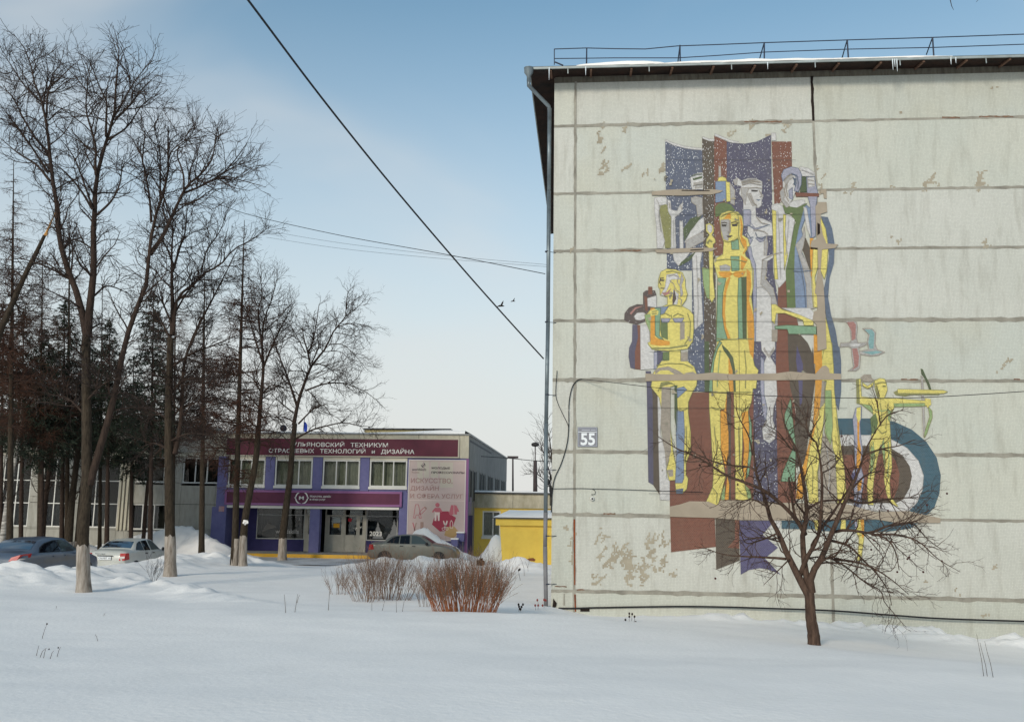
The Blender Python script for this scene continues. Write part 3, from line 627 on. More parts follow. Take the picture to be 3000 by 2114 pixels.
# archery target and archer
tg = mpc('target', C_([(300, 735), (560, 735), (680, 755), (790, 805), (880, 880), (945, 980), (970, 1090), (962, 1200), (930, 1290), (880, 1340), (770, 1312), (300, 1300)]), 'TEAL', 1)
mpc('target_ring', C_([(300, 838), (560, 840), (660, 865), (760, 920), (830, 1000), (862, 1090), (855, 1180), (820, 1260), (770, 1312), (300, 1310)]), 'WHITE', 2, tg)
mpc('target_ring', C_([(310, 905), (560, 905), (660, 920), (730, 965), (775, 1030), (790, 1095), (775, 1170), (735, 1240), (690, 1262), (310, 1265)]), 'BROWN', 3, tg)
mpc('target_ring', C_([(320, 965), (650, 955), (690, 1000), (712, 1080), (705, 1160), (675, 1235), (320, 1240)]), 'RUST', 4, tg)
mpc('target_ring', C_([(200, 1372), (560, 1366), (830, 1385), (780, 1420), (640, 1440), (200, 1436)]), 'TEAL', 2, tg)
ar = mpc('archer_figure', C_([(450, 490), (470, 490), (475, 600), (580, 612), (640, 606), (865, 625), (905, 615), (908, 650), (875, 657), (680, 660), (665, 700), (650, 740), (655, 830), (665, 1040), (650, 1120), (655, 1220), (705, 1285), (650, 1260), (630, 1200), (615, 1110), (625, 1000), (605, 900), (592, 900), (560, 1050), (550, 1130), (545, 1200), (550, 1275), (515, 1270), (510, 1150), (530, 990), (525, 900), (545, 800), (550, 720), (540, 655), (465, 645), (445, 640)]), 'YEL', 5)
mpc('archer_head', C_([(555, 500), (590, 485), (620, 490), (632, 530), (636, 560), (625, 590), (615, 612), (585, 614), (585, 580), (562, 560)]), 'YEL', 5, ar)
for pts, c in [([(530, 735), (562, 700), (578, 760), (565, 830), (540, 830)], 'GREEN'), ([(443, 490), (459, 488), (465, 642), (446, 640)], 'OLIVE'), ([(470, 644), (540, 655), (546, 705), (530, 690)], 'SAGE'),
               ([(675, 642), (870, 640), (870, 659), (680, 664)], 'SAGE'), ([(565, 520), (580, 560), (584, 612), (572, 600), (562, 560)], 'OLIVE'), ([(600, 900), (612, 860), (622, 930), (618, 1040), (608, 960)], 'SAGE'),
               ([(535, 900), (555, 930), (540, 1060), (528, 1120), (532, 990)], 'SAGE'), ([(480, 510), (512, 535), (550, 510), (545, 532), (515, 552), (485, 537)], 'YEL'), ([(640, 680), (664, 690), (650, 760), (640, 740)], 'SAGE'),
               ([(470, 480), (492, 462), (535, 462), (538, 482), (552, 496), (534, 510), (492, 508)], 'TAUPE')]:
    mpc('mosaic_piece', C_(pts), c, 6, ar)
bow = mpc('bow', C_([(845, 425), (858, 430), (875, 470), (900, 520), (912, 560), (900, 562), (885, 520), (866, 480), (850, 460)]), 'DGREEN', 4)
mpc('bow_limb', C_([(890, 660), (915, 690), (916, 730), (898, 780), (882, 830), (866, 856), (868, 825), (885, 770), (900, 725), (895, 690)]), 'SAGE', 4, bow)
mpc('bow_string', C_([(845, 470), (858, 480), (874, 850), (862, 850)]), 'LGREY', 3, bow)
mpc('hand', C_([(870, 610), (905, 615), (908, 650), (885, 668)]), 'YEL', 7, bow)
arr = mpc('arrow', C_([(700, 553), (985, 560), (1012, 570), (985, 580), (700, 578)]), 'YEL', 6)
mpc('arrow_shade', C_([(700, 578), (965, 580), (960, 589), (700, 588)]), 'OLIVE', 5, arr); mpc('arrow_shade', C_([(675, 572), (700, 560), (700, 590), (735, 586), (785, 588), (750, 598), (690, 590)]), 'OLIVE', 4, arr)
st = mpc('striped_staff', C_([(440, 670), (475, 660), (475, 720), (465, 770), (472, 860), (482, 930), (472, 1040), (490, 1110), (480, 1180), (470, 1320), (430, 1330), (430, 1200), (415, 1080), (435, 1040), (430, 860), (420, 740)]), 'LAV', 6)
for pts, c in [([(448, 740), (462, 740), (460, 860), (472, 930), (466, 1040), (440, 1050), (450, 900)], 'ORANGE'), ([(412, 1080), (445, 1060), (450, 1110), (430, 1160), (415, 1120)], 'VIOLET'), ([(445, 670), (470, 665), (468, 740), (455, 760), (442, 720)], 'YEL'),
               ([(448, 1130), (478, 1120), (470, 1180), (450, 1190)], 'ORANGE'), ([(425, 1240), (462, 1240), (460, 1320), (428, 1326)], 'SLATE')]:
    mpc('mosaic_piece', C_(pts), c, 7, st)
mpc('mosaic_piece', C_([(430, 1350), (490, 1360), (490, 1480), (472, 1618), (450, 1618), (460, 1480), (438, 1430)]), 'YEL', 6, st); mpc('mosaic_piece', C_([(465, 1350), (490, 1358), (490, 1470), (478, 1480), (475, 1420)]), 'ORANGE', 7, st); mpc('mosaic_piece', C_([(428, 1355), (452, 1352), (448, 1420), (436, 1428)]), 'LAV', 7, st)
b1 = mpc('flying_bird', C_([(370, 130), (420, 125), (445, 135), (452, 170), (445, 230), (455, 265), (500, 262), (522, 264), (490, 285), (458, 295), (470, 350), (465, 420), (440, 440), (390, 440), (425, 415), (415, 350), (412, 298), (390, 287), (340, 292), (345, 265), (400, 262), (412, 250), (405, 190), (400, 150)]), 'LGREY', 1)
mpc('wing', C_([(385, 136), (425, 132), (440, 150), (438, 240), (415, 250), (412, 190)]), 'PINK', 2, b1); mpc('wing', C_([(418, 300), (448, 298), (460, 350), (455, 410), (415, 436), (432, 410)]), 'PINK', 2, b1); mpc('body', C_([(395, 268), (480, 268), (460, 286), (410, 288)]), 'WHITE', 2, b1)
b2 = mpc('flying_bird', C_([(480, 175), (540, 175), (565, 200), (560, 270), (575, 308), (622, 322), (580, 342), (530, 347), (470, 337), (458, 320), (520, 305), (510, 260), (520, 215), (505, 195)]), 'LGREY', 1)
mpc('wing', C_([(495, 182), (540, 182), (556, 204), (550, 300), (526, 302), (518, 262), (528, 215)]), 'AQUA', 2, b2); mpc('body', C_([(478, 322), (570, 314), (605, 323), (540, 338)]), 'AQUA', 2, b2)
# woman with the comb, far left and pale
w1 = mpc('pale_woman_figure', A_([(560, 375), (580, 355), (620, 340), (645, 340), (645, 452), (572, 452)]), 'WHITE', 2, speck=.2)
for pts, c, l in [([(315, 510), (360, 500), (400, 510), (400, 550), (360, 560), (345, 600), (362, 720), (387, 800), (372, 850), (335, 850), (330, 700), (318, 600)], 'WHITE', 2), ([(345, 560), (400, 550), (430, 620), (430, 850), (390, 850), (380, 760)], 'OLIVE', 2),
                  ([(405, 520), (425, 530), (430, 590), (470, 600), (490, 560), (510, 540), (502, 600), (470, 630), (455, 640), (462, 850), (430, 850), (432, 640), (410, 600)], 'WHITE', 3), ([(650, 640), (655, 720), (560, 800), (520, 812), (560, 740), (620, 660)], 'WHITE', 2),
                  ([(488, 665), (508, 670), (512, 850), (490, 850)], 'WHITE', 2), ([(510, 720), (560, 650), (640, 620), (620, 660), (560, 735), (520, 800)], 'DGREEN', 2), ([(438, 870), (520, 870), (565, 870), (500, 950), (480, 970), (450, 930)], 'WHITE', 2), ([(500, 940), (600, 870), (560, 930), (500, 965), (480, 972)], 'DGREEN', 3),
                  ([(572, 880), (640, 870), (625, 960), (630, 1080), (645, 1350), (590, 1400), (585, 1250), (580, 1050)], 'WHITE', 2), ([(575, 378), (640, 362), (640, 376), (580, 392)], 'DGREEN', 3), ([(580, 410), (640, 400), (640, 440), (590, 446), (600, 425)], 'LGREY', 3),
                  ([(565, 510), (600, 500), (640, 510), (645, 620), (610, 640), (600, 560), (570, 540)], 'LGREY', 2), ([(530, 800), (600, 760), (650, 740), (650, 800), (560, 850), (530, 850)], 'LGREY', 2)]:
    mpc('mosaic_piece', A_(pts), c, l, w1, speck=.2 if c in ('OLIVE', 'DGREEN') else 0)
# small tower between the bands
tw = mpc('blue_tower', A_([(730, 400), (800, 395), (802, 530), (730, 542)]), 'BLUE', 3)
for pts, c in [([(800, 400), (827, 405), (832, 532), (805, 537)], 'YEL'), ([(745, 396), (750, 374), (775, 365), (800, 376), (806, 396)], 'YEL'), ([(827, 406), (862, 460), (858, 560), (832, 545)], 'LGREY'), ([(752, 295), (765, 295), (768, 368), (752, 370)], 'LGREY')]:
    mpc('mosaic_piece', A_(pts), c, 3, tw)
# white woman in profile
w2 = mpc('white_woman_figure', A_([(850, 390), (880, 375), (905, 395), (950, 378), (1000, 378), (1045, 400), (1045, 450), (1040, 480), (1054, 500), (1042, 520), (1040, 560), (1020, 578), (1000, 572), (1005, 640), (1060, 655), (1110, 680), (1118, 765), (1075, 765), (1085, 830), (1075, 905), (1180, 872), (1186, 892), (1130, 907), (1080, 937), (1045, 932), (1040, 1020), (1035, 1090), (1080, 1120), (1110, 1180), (1112, 1350), (1116, 1480), (1000, 1480), (1000, 1300), (990, 1200), (1000, 1000), (960, 900), (940, 840), (950, 700), (915, 690), (918, 620), (920, 520), (890, 480), (905, 430), (885, 425), (860, 420)]), 'WHITE', 3)
for pts, c in [([(920, 590), (965, 590), (965, 700), (918, 700)], 'LAV'), ([(1000, 782), (1070, 772), (1060, 800), (1030, 810)], 'LAV'), ([(945, 775), (982, 792), (962, 830)], 'LAV'), ([(945, 840), (970, 840), (980, 900), (1002, 960), (1008, 1100), (1002, 1480), (990, 1480), (985, 1200), (980, 1000)], 'LAV'),
               ([(1050, 930), (1080, 940), (1070, 1060), (1120, 1120), (1152, 1250), (1146, 1480), (1116, 1480), (1106, 1180), (1070, 1125), (1035, 1095)], 'LGREY'), ([(903, 440), (960, 442), (942, 480), (932, 560), (908, 500)], 'LGREY'), ([(972, 455), (1018, 458), (1012, 469), (974, 467)], 'DARK'),
               ([(1003, 520), (1040, 521), (1020, 531)], 'STEEL'), ([(905, 402), (1000, 386), (1040, 406), (960, 402), (915, 427)], 'LGREY'), ([(940, 690), (1000, 715), (1100, 690), (1000, 728)], 'LAV'), ([(940, 480), (970, 480), (1000, 560), (980, 565)], 'LGREY'), ([(852, 396), (880, 380), (872, 418), (860, 418)], 'LGREY'), ([(1060, 770), (1075, 768), (1082, 830), (1072, 900), (1058, 900)], 'LGREY')]:
    mpc('mosaic_piece', A_(pts), c, 4, w2)
lg = mpc('leg', B_([(1010, 0), (1100, 0), (1102, 50), (1068, 100), (1105, 160), (1115, 360), (1090, 440), (1085, 520), (1107, 580), (1100, 640), (1065, 668), (1025, 642), (1018, 570), (1043, 520), (1048, 440), (1018, 360), (1023, 160), (1046, 100), (1015, 60)]), 'WHITE', 3)
mpc('mosaic_piece', B_([(1008, 100), (1028, 120), (1030, 350), (1050, 440), (1040, 520), (1022, 480), (1005, 300)]), 'LAV', 4, lg); mpc('mosaic_piece', B_([(1030, 612), (1085, 606), (1065, 642), (1040, 642)]), 'LGREY', 4, lg); mpc('mosaic_piece', B_([(1030, 40), (1060, 92), (1092, 40), (1094, 55), (1060, 106), (1026, 55)]), 'LGREY', 4, lg)
# yellow woman in the middle
cap = mpc('green_cap', A_([(728, 570), (750, 548), (790, 540), (835, 555), (862, 592), (730, 640)]), 'GREEN', 3)
w3 = mpc('yellow_woman_figure', A_([(755, 640), (770, 615), (820, 597), (880, 605), (910, 635), (918, 690), (912, 760), (955, 790), (962, 830), (930, 880), (935, 905), (965, 930), (987, 1000), (987, 1100), (972, 1180), (987, 1300), (993, 1400), (988, 1560)]) +
         B_([(945, 60), (960, 130), (966, 160), (992, 190), (986, 215), (976, 310), (956, 310), (945, 400), (920, 465), (880, 470), (886, 560), (886, 700), (880, 800), (896, 900), (900, 940), (935, 980), (946, 1045), (840, 1045), (840, 800), (835, 560), (832, 430), (830, 330), (785, 330), (775, 440), (740, 450), (742, 600), (745, 720), (765, 830), (776, 890), (760, 950), (725, 1080), (650, 1050), (690, 960), (696, 880), (680, 600), (668, 430), (668, 335), (672, 230), (690, 130), (708, 50)]) +
         A_([(740, 1500), (735, 1350), (745, 1050), (722, 960), (715, 930), (780, 890), (786, 810), (770, 760), (762, 690)]), 'YEL', 4)
for pts, c, l in [([(765, 660), (820, 655), (825, 740), (815, 800), (785, 790), (768, 720)], 'LGREY', 5), ([(783, 652), (830, 603), (836, 652)], 'ORANGE', 5), ([(838, 688), (882, 683), (876, 701), (845, 703)], 'DARK', 6), ([(770, 689), (806, 690), (800, 704), (775, 704)], 'DARK', 6), ([(803, 766), (847, 763), (830, 779), (814, 779)], 'BROWN', 6),
                  ([(835, 800), (885, 790), (890, 860), (840, 860)], 'MINT', 5), ([(832, 905), (890, 905), (890, 1000), (840, 1005)], 'MINT', 5), ([(758, 970), (800, 960), (832, 975), (826, 1002), (763, 1002)], 'LGREY', 5),
                  ([(748, 1010), (830, 1008), (846, 1026), (865, 1008), (935, 1004), (920, 1036), (890, 1050), (860, 1042), (845, 1024), (820, 1047), (790, 1050), (760, 1037)], 'ORANGE', 7), ([(825, 1042), (800, 1080), (780, 1200), (777, 1300), (788, 1380), (812, 1462), (832, 1462), (802, 1380), (794, 1280), (802, 1150), (832, 1050)], 'ORANGE', 6),
                  ([(745, 1052), (802, 1052), (780, 1150), (775, 1300), (790, 1400), (810, 1462), (735, 1482), (740, 1300)], 'MINT', 5), ([(885, 1052), (906, 1046), (912, 1300), (916, 1462), (885, 1462), (880, 1200)], 'MINT', 5), ([(905, 1046), (941, 1042), (941, 1462), (915, 1462)], 'DGREEN', 5),
                  ([(940, 990), (966, 1010), (972, 1100), (956, 1200), (987, 1310), (992, 1450), (986, 1600), (962, 1560), (950, 1462), (942, 1300)], 'ORANGE', 5), ([(903, 898), (947, 930), (932, 960), (912, 1002), (900, 990)], 'ORANGE', 5), ([(820, 660), (832, 660), (834, 740), (815, 745), (822, 720)], 'TAUPE', 6), ([(905, 640), (914, 700), (908, 770), (940, 800), (930, 860), (900, 800)], 'ORANGE', 5)]:
    mpc('mosaic_piece', A_(pts), c, l, w3)
for pts, c, l in [([(795, 80), (825, 140), (840, 330), (800, 330), (795, 180)], 'ORANGE', 5), ([(750, 18), (790, 56), (825, 106), (838, 180), (843, 330), (829, 330), (821, 190), (799, 112), (758, 52)], 'DGREEN', 6), ([(785, 335), (770, 450), (742, 460), (745, 700), (775, 830), (795, 740), (795, 600), (780, 470)], 'ORANGE', 5),
                  ([(880, 470), (925, 455), (935, 540), (940, 700), (915, 850), (902, 930), (890, 800), (900, 700), (886, 560)], 'ORANGE', 5), ([(925, 458), (946, 540), (949, 720), (928, 880), (912, 902), (930, 720), (932, 560)], 'MINT', 6), ([(735, 0), (712, 50), (692, 120), (672, 230), (666, 330), (690, 330), (690, 250), (700, 130), (724, 50), (752, 8)], 'MINT', 6),
                  ([(788, 890), (800, 940), (795, 1040), (770, 1040), (780, 960)], 'ORANGE', 6), ([(750, 1000), (772, 940), (770, 1040), (745, 1042)], 'SAGE', 6), ([(900, 940), (938, 978), (948, 1045), (925, 1045), (915, 1000)], 'SAGE', 6)]:
    mpc('mosaic_piece', B_(pts), c, l, w3)
sp = mpc('raised_torch', A_([(665, 690), (690, 682), (715, 700), (719, 735), (705, 760), (726, 790), (731, 810), (713, 822), (713, 1050), (726, 1180), (705, 1217), (690, 1190), (690, 1050), (685, 850), (664, 830), (670, 790), (690, 760), (667, 735)]), 'YEL', 4)
mpc('mosaic_piece', A_([(640, 980), (690, 990), (700, 1200), (670, 1182), (650, 1100)]), 'SAGE', 3, sp); mpc('mosaic_piece', A_([(676, 696), (690, 690), (706, 704), (706, 735), (692, 748), (677, 730)]), 'WHITE', 5, sp); mpc('mosaic_piece', A_([(668, 812), (690, 790), (712, 806), (704, 814), (690, 806), (680, 826)]), 'OLIVE', 5, sp)
# woman in the blue dress
w4 = mpc('blue_dress_figure', A_([(1330, 570), (1346, 560), (1400, 600), (1405, 770), (1370, 780), (1340, 640), (1310, 720), (1330, 800), (1310, 870), (1350, 950), (1380, 1100), (1392, 1258), (1265, 1258), (1258, 1000), (1245, 850), (1280, 720)]), 'BLUE', 4)
for pts, c, l in [([(1175, 360), (1190, 320), (1240, 300), (1290, 310), (1312, 350), (1310, 420), (1290, 470), (1262, 462), (1280, 400), (1270, 360), (1230, 350), (1200, 380), (1185, 400)], 'LAV', 5), ([(1185, 400), (1200, 350), (1250, 330), (1285, 360), (1282, 440), (1250, 520), (1220, 560), (1190, 530), (1170, 490), (1187, 450)], 'WHITE', 4),
                  ([(1165, 470), (1190, 440), (1202, 480), (1192, 520), (1232, 562), (1210, 577), (1175, 530)], 'LGREY', 5), ([(1225, 462), (1250, 440), (1252, 522), (1230, 512)], 'LAV', 5), ([(1200, 562), (1260, 530), (1330, 520), (1336, 545), (1280, 577), (1215, 577)], 'WHITE', 3), ([(1185, 560), (1280, 577), (1350, 545), (1320, 590), (1280, 680), (1240, 622), (1200, 612)], 'GREEN', 4),
                  ([(1110, 560), (1150, 545), (1185, 570), (1200, 620), (1240, 640), (1267, 650), (1242, 800), (1226, 900), (1212, 1060), (1160, 1117), (1130, 1060), (1125, 900), (1118, 700)], 'WHITE', 3), ([(1113, 590), (1140, 600), (1140, 900), (1152, 1060), (1130, 1060), (1122, 850)], 'YEL', 4), ([(1188, 620), (1206, 626), (1200, 750), (1217, 900), (1196, 1000), (1190, 800)], 'YEL', 4),
                  ([(1240, 832), (1265, 692), (1300, 622), (1330, 572), (1292, 722), (1266, 852), (1263, 1000), (1272, 1252), (1215, 1262), (1204, 1000), (1230, 882)], 'GREEN', 5), ([(1310, 882), (1350, 950), (1386, 1080), (1397, 1258), (1350, 1258), (1345, 1100), (1320, 980), (1290, 882), (1272, 830), (1320, 770), (1330, 700), (1337, 760), (1326, 830)], 'LGREY', 5),
                  ([(1325, 570), (1346, 580), (1366, 700), (1374, 772), (1350, 722), (1335, 642)], 'WHITE', 6), ([(1345, 370), (1400, 365), (1411, 430), (1421, 470), (1411, 560), (1406, 770), (1382, 782), (1370, 560), (1350, 480)], 'LAV', 5), ([(1352, 375), (1398, 370), (1400, 430), (1360, 440)], 'WHITE', 6),
                  ([(1310, 365), (1350, 370), (1350, 470), (1303, 472)], 'DGREEN', 4), ([(1270, 474), (1430, 480), (1430, 502), (1275, 502)], 'RUST', 6), ([(1300, 298), (1360, 310), (1400, 340), (1402, 365), (1312, 362)], 'WHITE', 3), ([(1370, 782), (1391, 782), (1391, 1070), (1380, 1102), (1370, 900)], 'ORANGE', 5), ([(1320, 860), (1340, 780), (1370, 850), (1372, 1000), (1350, 940)], 'BROWN', 4),
                  ([(1440, 640), (1475, 720), (1492, 850), (1482, 1000), (1466, 1060), (1440, 1000)], 'YEL', 4), ([(1391, 850), (1421, 862), (1421, 980), (1401, 1050), (1426, 1250), (1391, 1250), (1380, 1100)], 'YEL', 5),
                  ([(1445, 635), (1490, 640), (1520, 720), (1536, 820), (1531, 950), (1502, 1050), (1492, 1180), (1512, 1300), (1542, 1400), (1566, 1550), (1572, 1630), (1520, 1630), (1510, 1500), (1490, 1380), (1470, 1250), (1460, 1150), (1480, 1050), (1500, 900), (1490, 780), (1465, 690)], 'STEEL', 3),
                  ([(1108, 1230), (1136, 1230), (1180, 1265), (1300, 1300), (1392, 1340), (1392, 1372), (1330, 1372), (1320, 1336), (1200, 1290), (1140, 1290), (1130, 1362), (1110, 1340)], 'YEL', 6), ([(1180, 1256), (1370, 1256), (1396, 1290), (1392, 1342), (1300, 1300)], 'WHITE', 6), ([(1130, 1378), (1215, 1370), (1411, 1380), (1411, 1432), (1225, 1430), (1215, 1398), (1135, 1396)], 'MINT', 6),
                  ([(1396, 1432), (1421, 1440), (1421, 1545), (1412, 1630), (1396, 1630)], 'ORANGE', 5), ([(1468, 1290), (1491, 1380), (1516, 1500), (1526, 1630), (1440, 1630), (1440, 1545), (1481, 1530)], 'YEL', 4), ([(1110, 1400), (1146, 1400), (1146, 1482), (1110, 1482)], 'TAUPE', 4), ([(1250, 372), (1275, 380), (1270, 430), (1258, 420), (1262, 395)], 'STEEL', 6), ([(1195, 395), (1240, 350), (1260, 372), (1230, 390), (1205, 430)], 'LGREY', 5)]:
    mpc('mosaic_piece', A_(pts), c, l, w4)
for pts, c, l in [([(1480, 0), (1526, 40), (1536, 130), (1536, 330), (1520, 452), (1490, 380), (1488, 150)], 'STEEL', 3), ([(1405, 140), (1436, 0), (1476, 10), (1486, 170), (1491, 330), (1501, 420), (1521, 600), (1551, 800), (1511, 802), (1481, 700), (1470, 520), (1430, 330), (1440, 260), (1402, 260)], 'YEL', 4),
                  ([(1388, 452), (1430, 400), (1416, 560), (1410, 640), (1400, 730), (1380, 860), (1386, 1062), (1325, 1100), (1320, 1000), (1300, 900), (1330, 700), (1350, 560)], 'YEL', 5), ([(1430, 322), (1471, 322), (1481, 560), (1466, 680), (1430, 602)], 'SAGE', 5), ([(1395, 260), (1426, 260), (1421, 420), (1395, 442)], 'TAUPE', 5),
                  ([(1410, 602), (1471, 682), (1500, 800), (1512, 1062), (1388, 1062), (1385, 860), (1410, 730)], 'TAUPE', 4), ([(1500, 800), (1552, 800), (1562, 900), (1572, 1060), (1512, 1062)], 'YEL', 4), ([(1358, 0), (1406, 0), (1411, 140), (1408, 300), (1392, 470), (1332, 700), (1302, 900), (1280, 1037), (1240, 1032), (1252, 900), (1292, 800), (1352, 560), (1366, 300), (1366, 140)], 'ORANGE', 5),
                  ([(1355, 1175), (1402, 1175), (1382, 1247), (1366, 1232)], 'YEL', 4), ([(1540, 1160), (1566, 1156), (1566, 1242), (1530, 1237)], 'YEL', 4)]:
    mpc('mosaic_piece', B_(pts), c, l, w4)
# seated yellow figure with jugs
w5 = mpc('seated_figure', A_([(345, 1060), (360, 1010), (400, 990), (460, 995), (505, 1015), (525, 1060), (525, 1110), (540, 1160), (530, 1200), (500, 1240), (520, 1250), (555, 1270), (580, 1300), (582, 1400), (576, 1480), (540, 1530), (420, 1545), (300, 1535), (270, 1490), (290, 1480), (290, 1300), (265, 1295), (300, 1255), (360, 1250), (405, 1230), (405, 1180), (355, 1165), (355, 1130), (342, 1110)]), 'YEL', 4)
for pts, c, l in [([(400, 1030), (470, 1020), (490, 1060), (430, 1062), (402, 1130), (380, 1172), (360, 1166), (390, 1110)], 'WHITE', 5), ([(445, 1130), (480, 1160), (470, 1230), (440, 1230)], 'WHITE', 5), ([(354, 1060), (386, 1064), (381, 1073), (357, 1073)], 'DARK', 5), ([(365, 1152), (400, 1148), (430, 1120), (415, 1160), (385, 1172)], 'PINK', 6), ([(450, 1120), (465, 1190), (440, 1240), (438, 1200)], 'WINE', 6), ([(500, 1020), (515, 1060), (500, 1100), (510, 1160), (495, 1180), (488, 1100)], 'LGREY', 5),
                  ([(250, 1300), (290, 1295), (300, 1440), (280, 1400), (260, 1350)], 'SAGE', 5), ([(290, 1255), (320, 1255), (320, 1450), (345, 1465), (420, 1480), (420, 1505), (350, 1510), (290, 1500)], 'ORANGE', 6), ([(320, 1255), (360, 1255), (355, 1330), (350, 1440), (380, 1470), (345, 1460), (322, 1440)], 'MINT', 6), ([(360, 1330), (406, 1330), (408, 1470), (365, 1452), (355, 1400)], 'GREEN', 5),
                  ([(360, 1325), (426, 1325), (412, 1352), (370, 1352)], 'LAV', 6), ([(440, 1325), (516, 1322), (502, 1352), (455, 1352)], 'LAV', 5), ([(490, 1352), (521, 1346), (521, 1462), (490, 1472)], 'TAUPE', 5), ([(330, 1250), (411, 1245), (382, 1290), (360, 1300), (335, 1290)], 'BLUE', 5), ([(290, 1270), (322, 1262), (345, 1275), (340, 1300), (290, 1310)], 'YEL', 7), ([(272, 1500), (300, 1522), (420, 1520), (540, 1500), (540, 1512), (420, 1532), (300, 1534)], 'OLIVE', 5)]:
    mpc('mosaic_piece', A_(pts), c, l, w5)
lb = mpc('lower_body', B_([(405, 60), (480, 60), (480, 130), (525, 130), (570, 170), (590, 230), (585, 290), (560, 330), (530, 400), (530, 470), (546, 600), (546, 720), (515, 800), (515, 880), (530, 900), (520, 970), (490, 1000), (450, 990), (445, 930), (480, 930), (500, 880), (500, 720), (505, 600), (500, 470), (455, 440), (450, 330), (460, 290), (440, 290), (412, 300), (412, 560), (430, 720), (450, 820), (450, 910), (405, 915), (388, 840), (405, 780), (400, 700), (340, 370), (285, 300), (300, 210), (355, 130), (405, 125)]), 'YEL', 4)
for pts, c, l in [([(310, 190), (330, 175), (400, 165), (460, 190), (500, 215), (440, 217), (400, 190), (350, 190), (315, 215)], 'TAUPE', 5), ([(355, 300), (412, 300), (414, 560), (417, 720), (390, 822), (375, 720), (350, 560)], 'TAUPE', 5), ([(455, 310), (500, 298), (521, 318), (460, 372)], 'BLUE', 5), ([(455, 460), (500, 460), (506, 600), (501, 720), (501, 900), (490, 930), (445, 930), (455, 720), (450, 600)], 'BLUE', 5),
                  ([(440, 290), (455, 290), (461, 440), (456, 600), (440, 500)], 'DGREEN', 5), ([(365, 70), (405, 70), (405, 126), (362, 122)], 'GREEN', 5), ([(480, 75), (526, 70), (526, 130), (485, 132)], 'TAUPE', 5), ([(342, 300), (350, 270), (390, 262), (430, 275), (400, 285), (362, 295), (350, 330)], 'OLIVE', 6), ([(390, 845), (430, 842), (432, 885), (405, 890)], 'TAUPE', 5), ([(450, 972), (500, 965), (492, 1002), (452, 1000)], 'STEEL', 5), ([(500, 210), (560, 200), (585, 215), (545, 225)], 'TAUPE', 5)]:
    mpc('mosaic_piece', B_(pts), c, l, lb)
jg = mpc('wine_jug', A_([(240, 1150), (260, 1135), (320, 1135), (332, 1170), (332, 1250), (292, 1255), (292, 1290), (255, 1300), (250, 1345), (200, 1365), (150, 1355), (112, 1335), (115, 1290), (145, 1250), (200, 1228), (240, 1230)]), 'WINE', 2, speck=.22)
for pts, c, l in [([(180, 1310), (200, 1288), (240, 1285), (264, 1300), (256, 1325), (220, 1337), (190, 1332)], 'WHITE', 3), ([(275, 1110), (302, 1110), (302, 1162), (275, 1162)], 'RUST', 3), ([(270, 1190), (330, 1170), (330, 1250), (272, 1242)], 'WHITE', 3), ([(248, 1170), (270, 1185), (270, 1280), (255, 1270)], 'RUST', 3), ([(150, 1290), (185, 1250), (240, 1240), (190, 1262), (160, 1300)], 'PINK', 3)]:
    mpc('mosaic_piece', A_(pts), c, l, jg)
cs = mpc('striped_column', A_([(168, 1365), (200, 1368), (206, 1450), (190, 1520), (196, 1600)]) + B_([(180, 80), (180, 182), (150, 172), (138, 100), (142, 40)]) + A_([(165, 1480)]), 'INDIGO', 1, speck=.1)
mpc('mosaic_piece', A_([(200, 1368), (222, 1370), (224, 1600)]) + B_([(218, 186), (180, 181), (180, 60)]) + A_([(188, 1540), (206, 1450)]), 'RUST', 2, cs)
mpc('mosaic_piece', A_([(222, 1370), (280, 1370), (286, 1480), (320, 1545)]) + B_([(310, 90), (310, 180), (218, 186)]), 'WHITE', 2, cs); mpc('mosaic_piece', B_([(305, 70), (326, 70), (326, 180), (305, 182)]), 'LAV', 3, cs); mpc('mosaic_piece', B_([(325, 60), (362, 70), (360, 120), (330, 170)]), 'INDIGO', 3, cs)
# drawn lines of the mosaic: hair, faces, folds
for pts, c in [([(765, 640), (800, 618), (850, 606), (895, 625)], 'OLIVE'), ([(895, 640), (905, 700), (900, 770), (935, 805), (940, 850), (915, 890)], 'ORANGE'), ([(880, 620), (888, 680), (884, 760), (900, 810), (920, 850)], 'OLIVE'), ([(822, 680), (826, 730), (812, 745), (830, 748)], 'TAUPE'), ([(835, 680), (860, 672), (885, 680)], 'BROWN'), ([(768, 682), (790, 676), (808, 682)], 'BROWN'), ([(785, 800), (810, 810), (850, 802), (885, 780)], 'OLIVE'), ([(730, 935), (800, 925), (880, 930), (940, 945)], 'OLIVE'), ([(740, 1462), (810, 1468), (900, 1464), (985, 1464)], 'OLIVE')]: mln(A_(pts), c, w3)
for pts, c in [([(905, 412), (960, 392), (1035, 408)], 'TAUPE'), ([(910, 425), (965, 408), (1040, 425)], 'TAUPE'), ([(905, 398), (960, 384), (1010, 382)], 'LGREY'), ([(960, 445), (1000, 440), (1042, 448)], 'TAUPE'), ([(1025, 460), (1046, 500), (1030, 506)], 'TAUPE'), ([(960, 490), (985, 545), (1010, 568)], 'TAUPE'), ([(968, 600), (968, 680), (1000, 720)], 'LAV'), ([(985, 730), (1010, 728), (1060, 740), (1085, 760)], 'TAUPE'), ([(1000, 745), (1010, 775), (1040, 790), (1070, 770)], 'STEEL'), ([(945, 745), (965, 780), (985, 775)], 'STEEL'), ([(1045, 930), (1075, 915), (1130, 890), (1180, 878)], 'TAUPE'), ([(1000, 1120), (1040, 1110), (1080, 1140)], 'LGREY'), ([(1005, 640), (1040, 680), (1085, 690)], 'TAUPE')]: mln(A_(pts), c, w2)
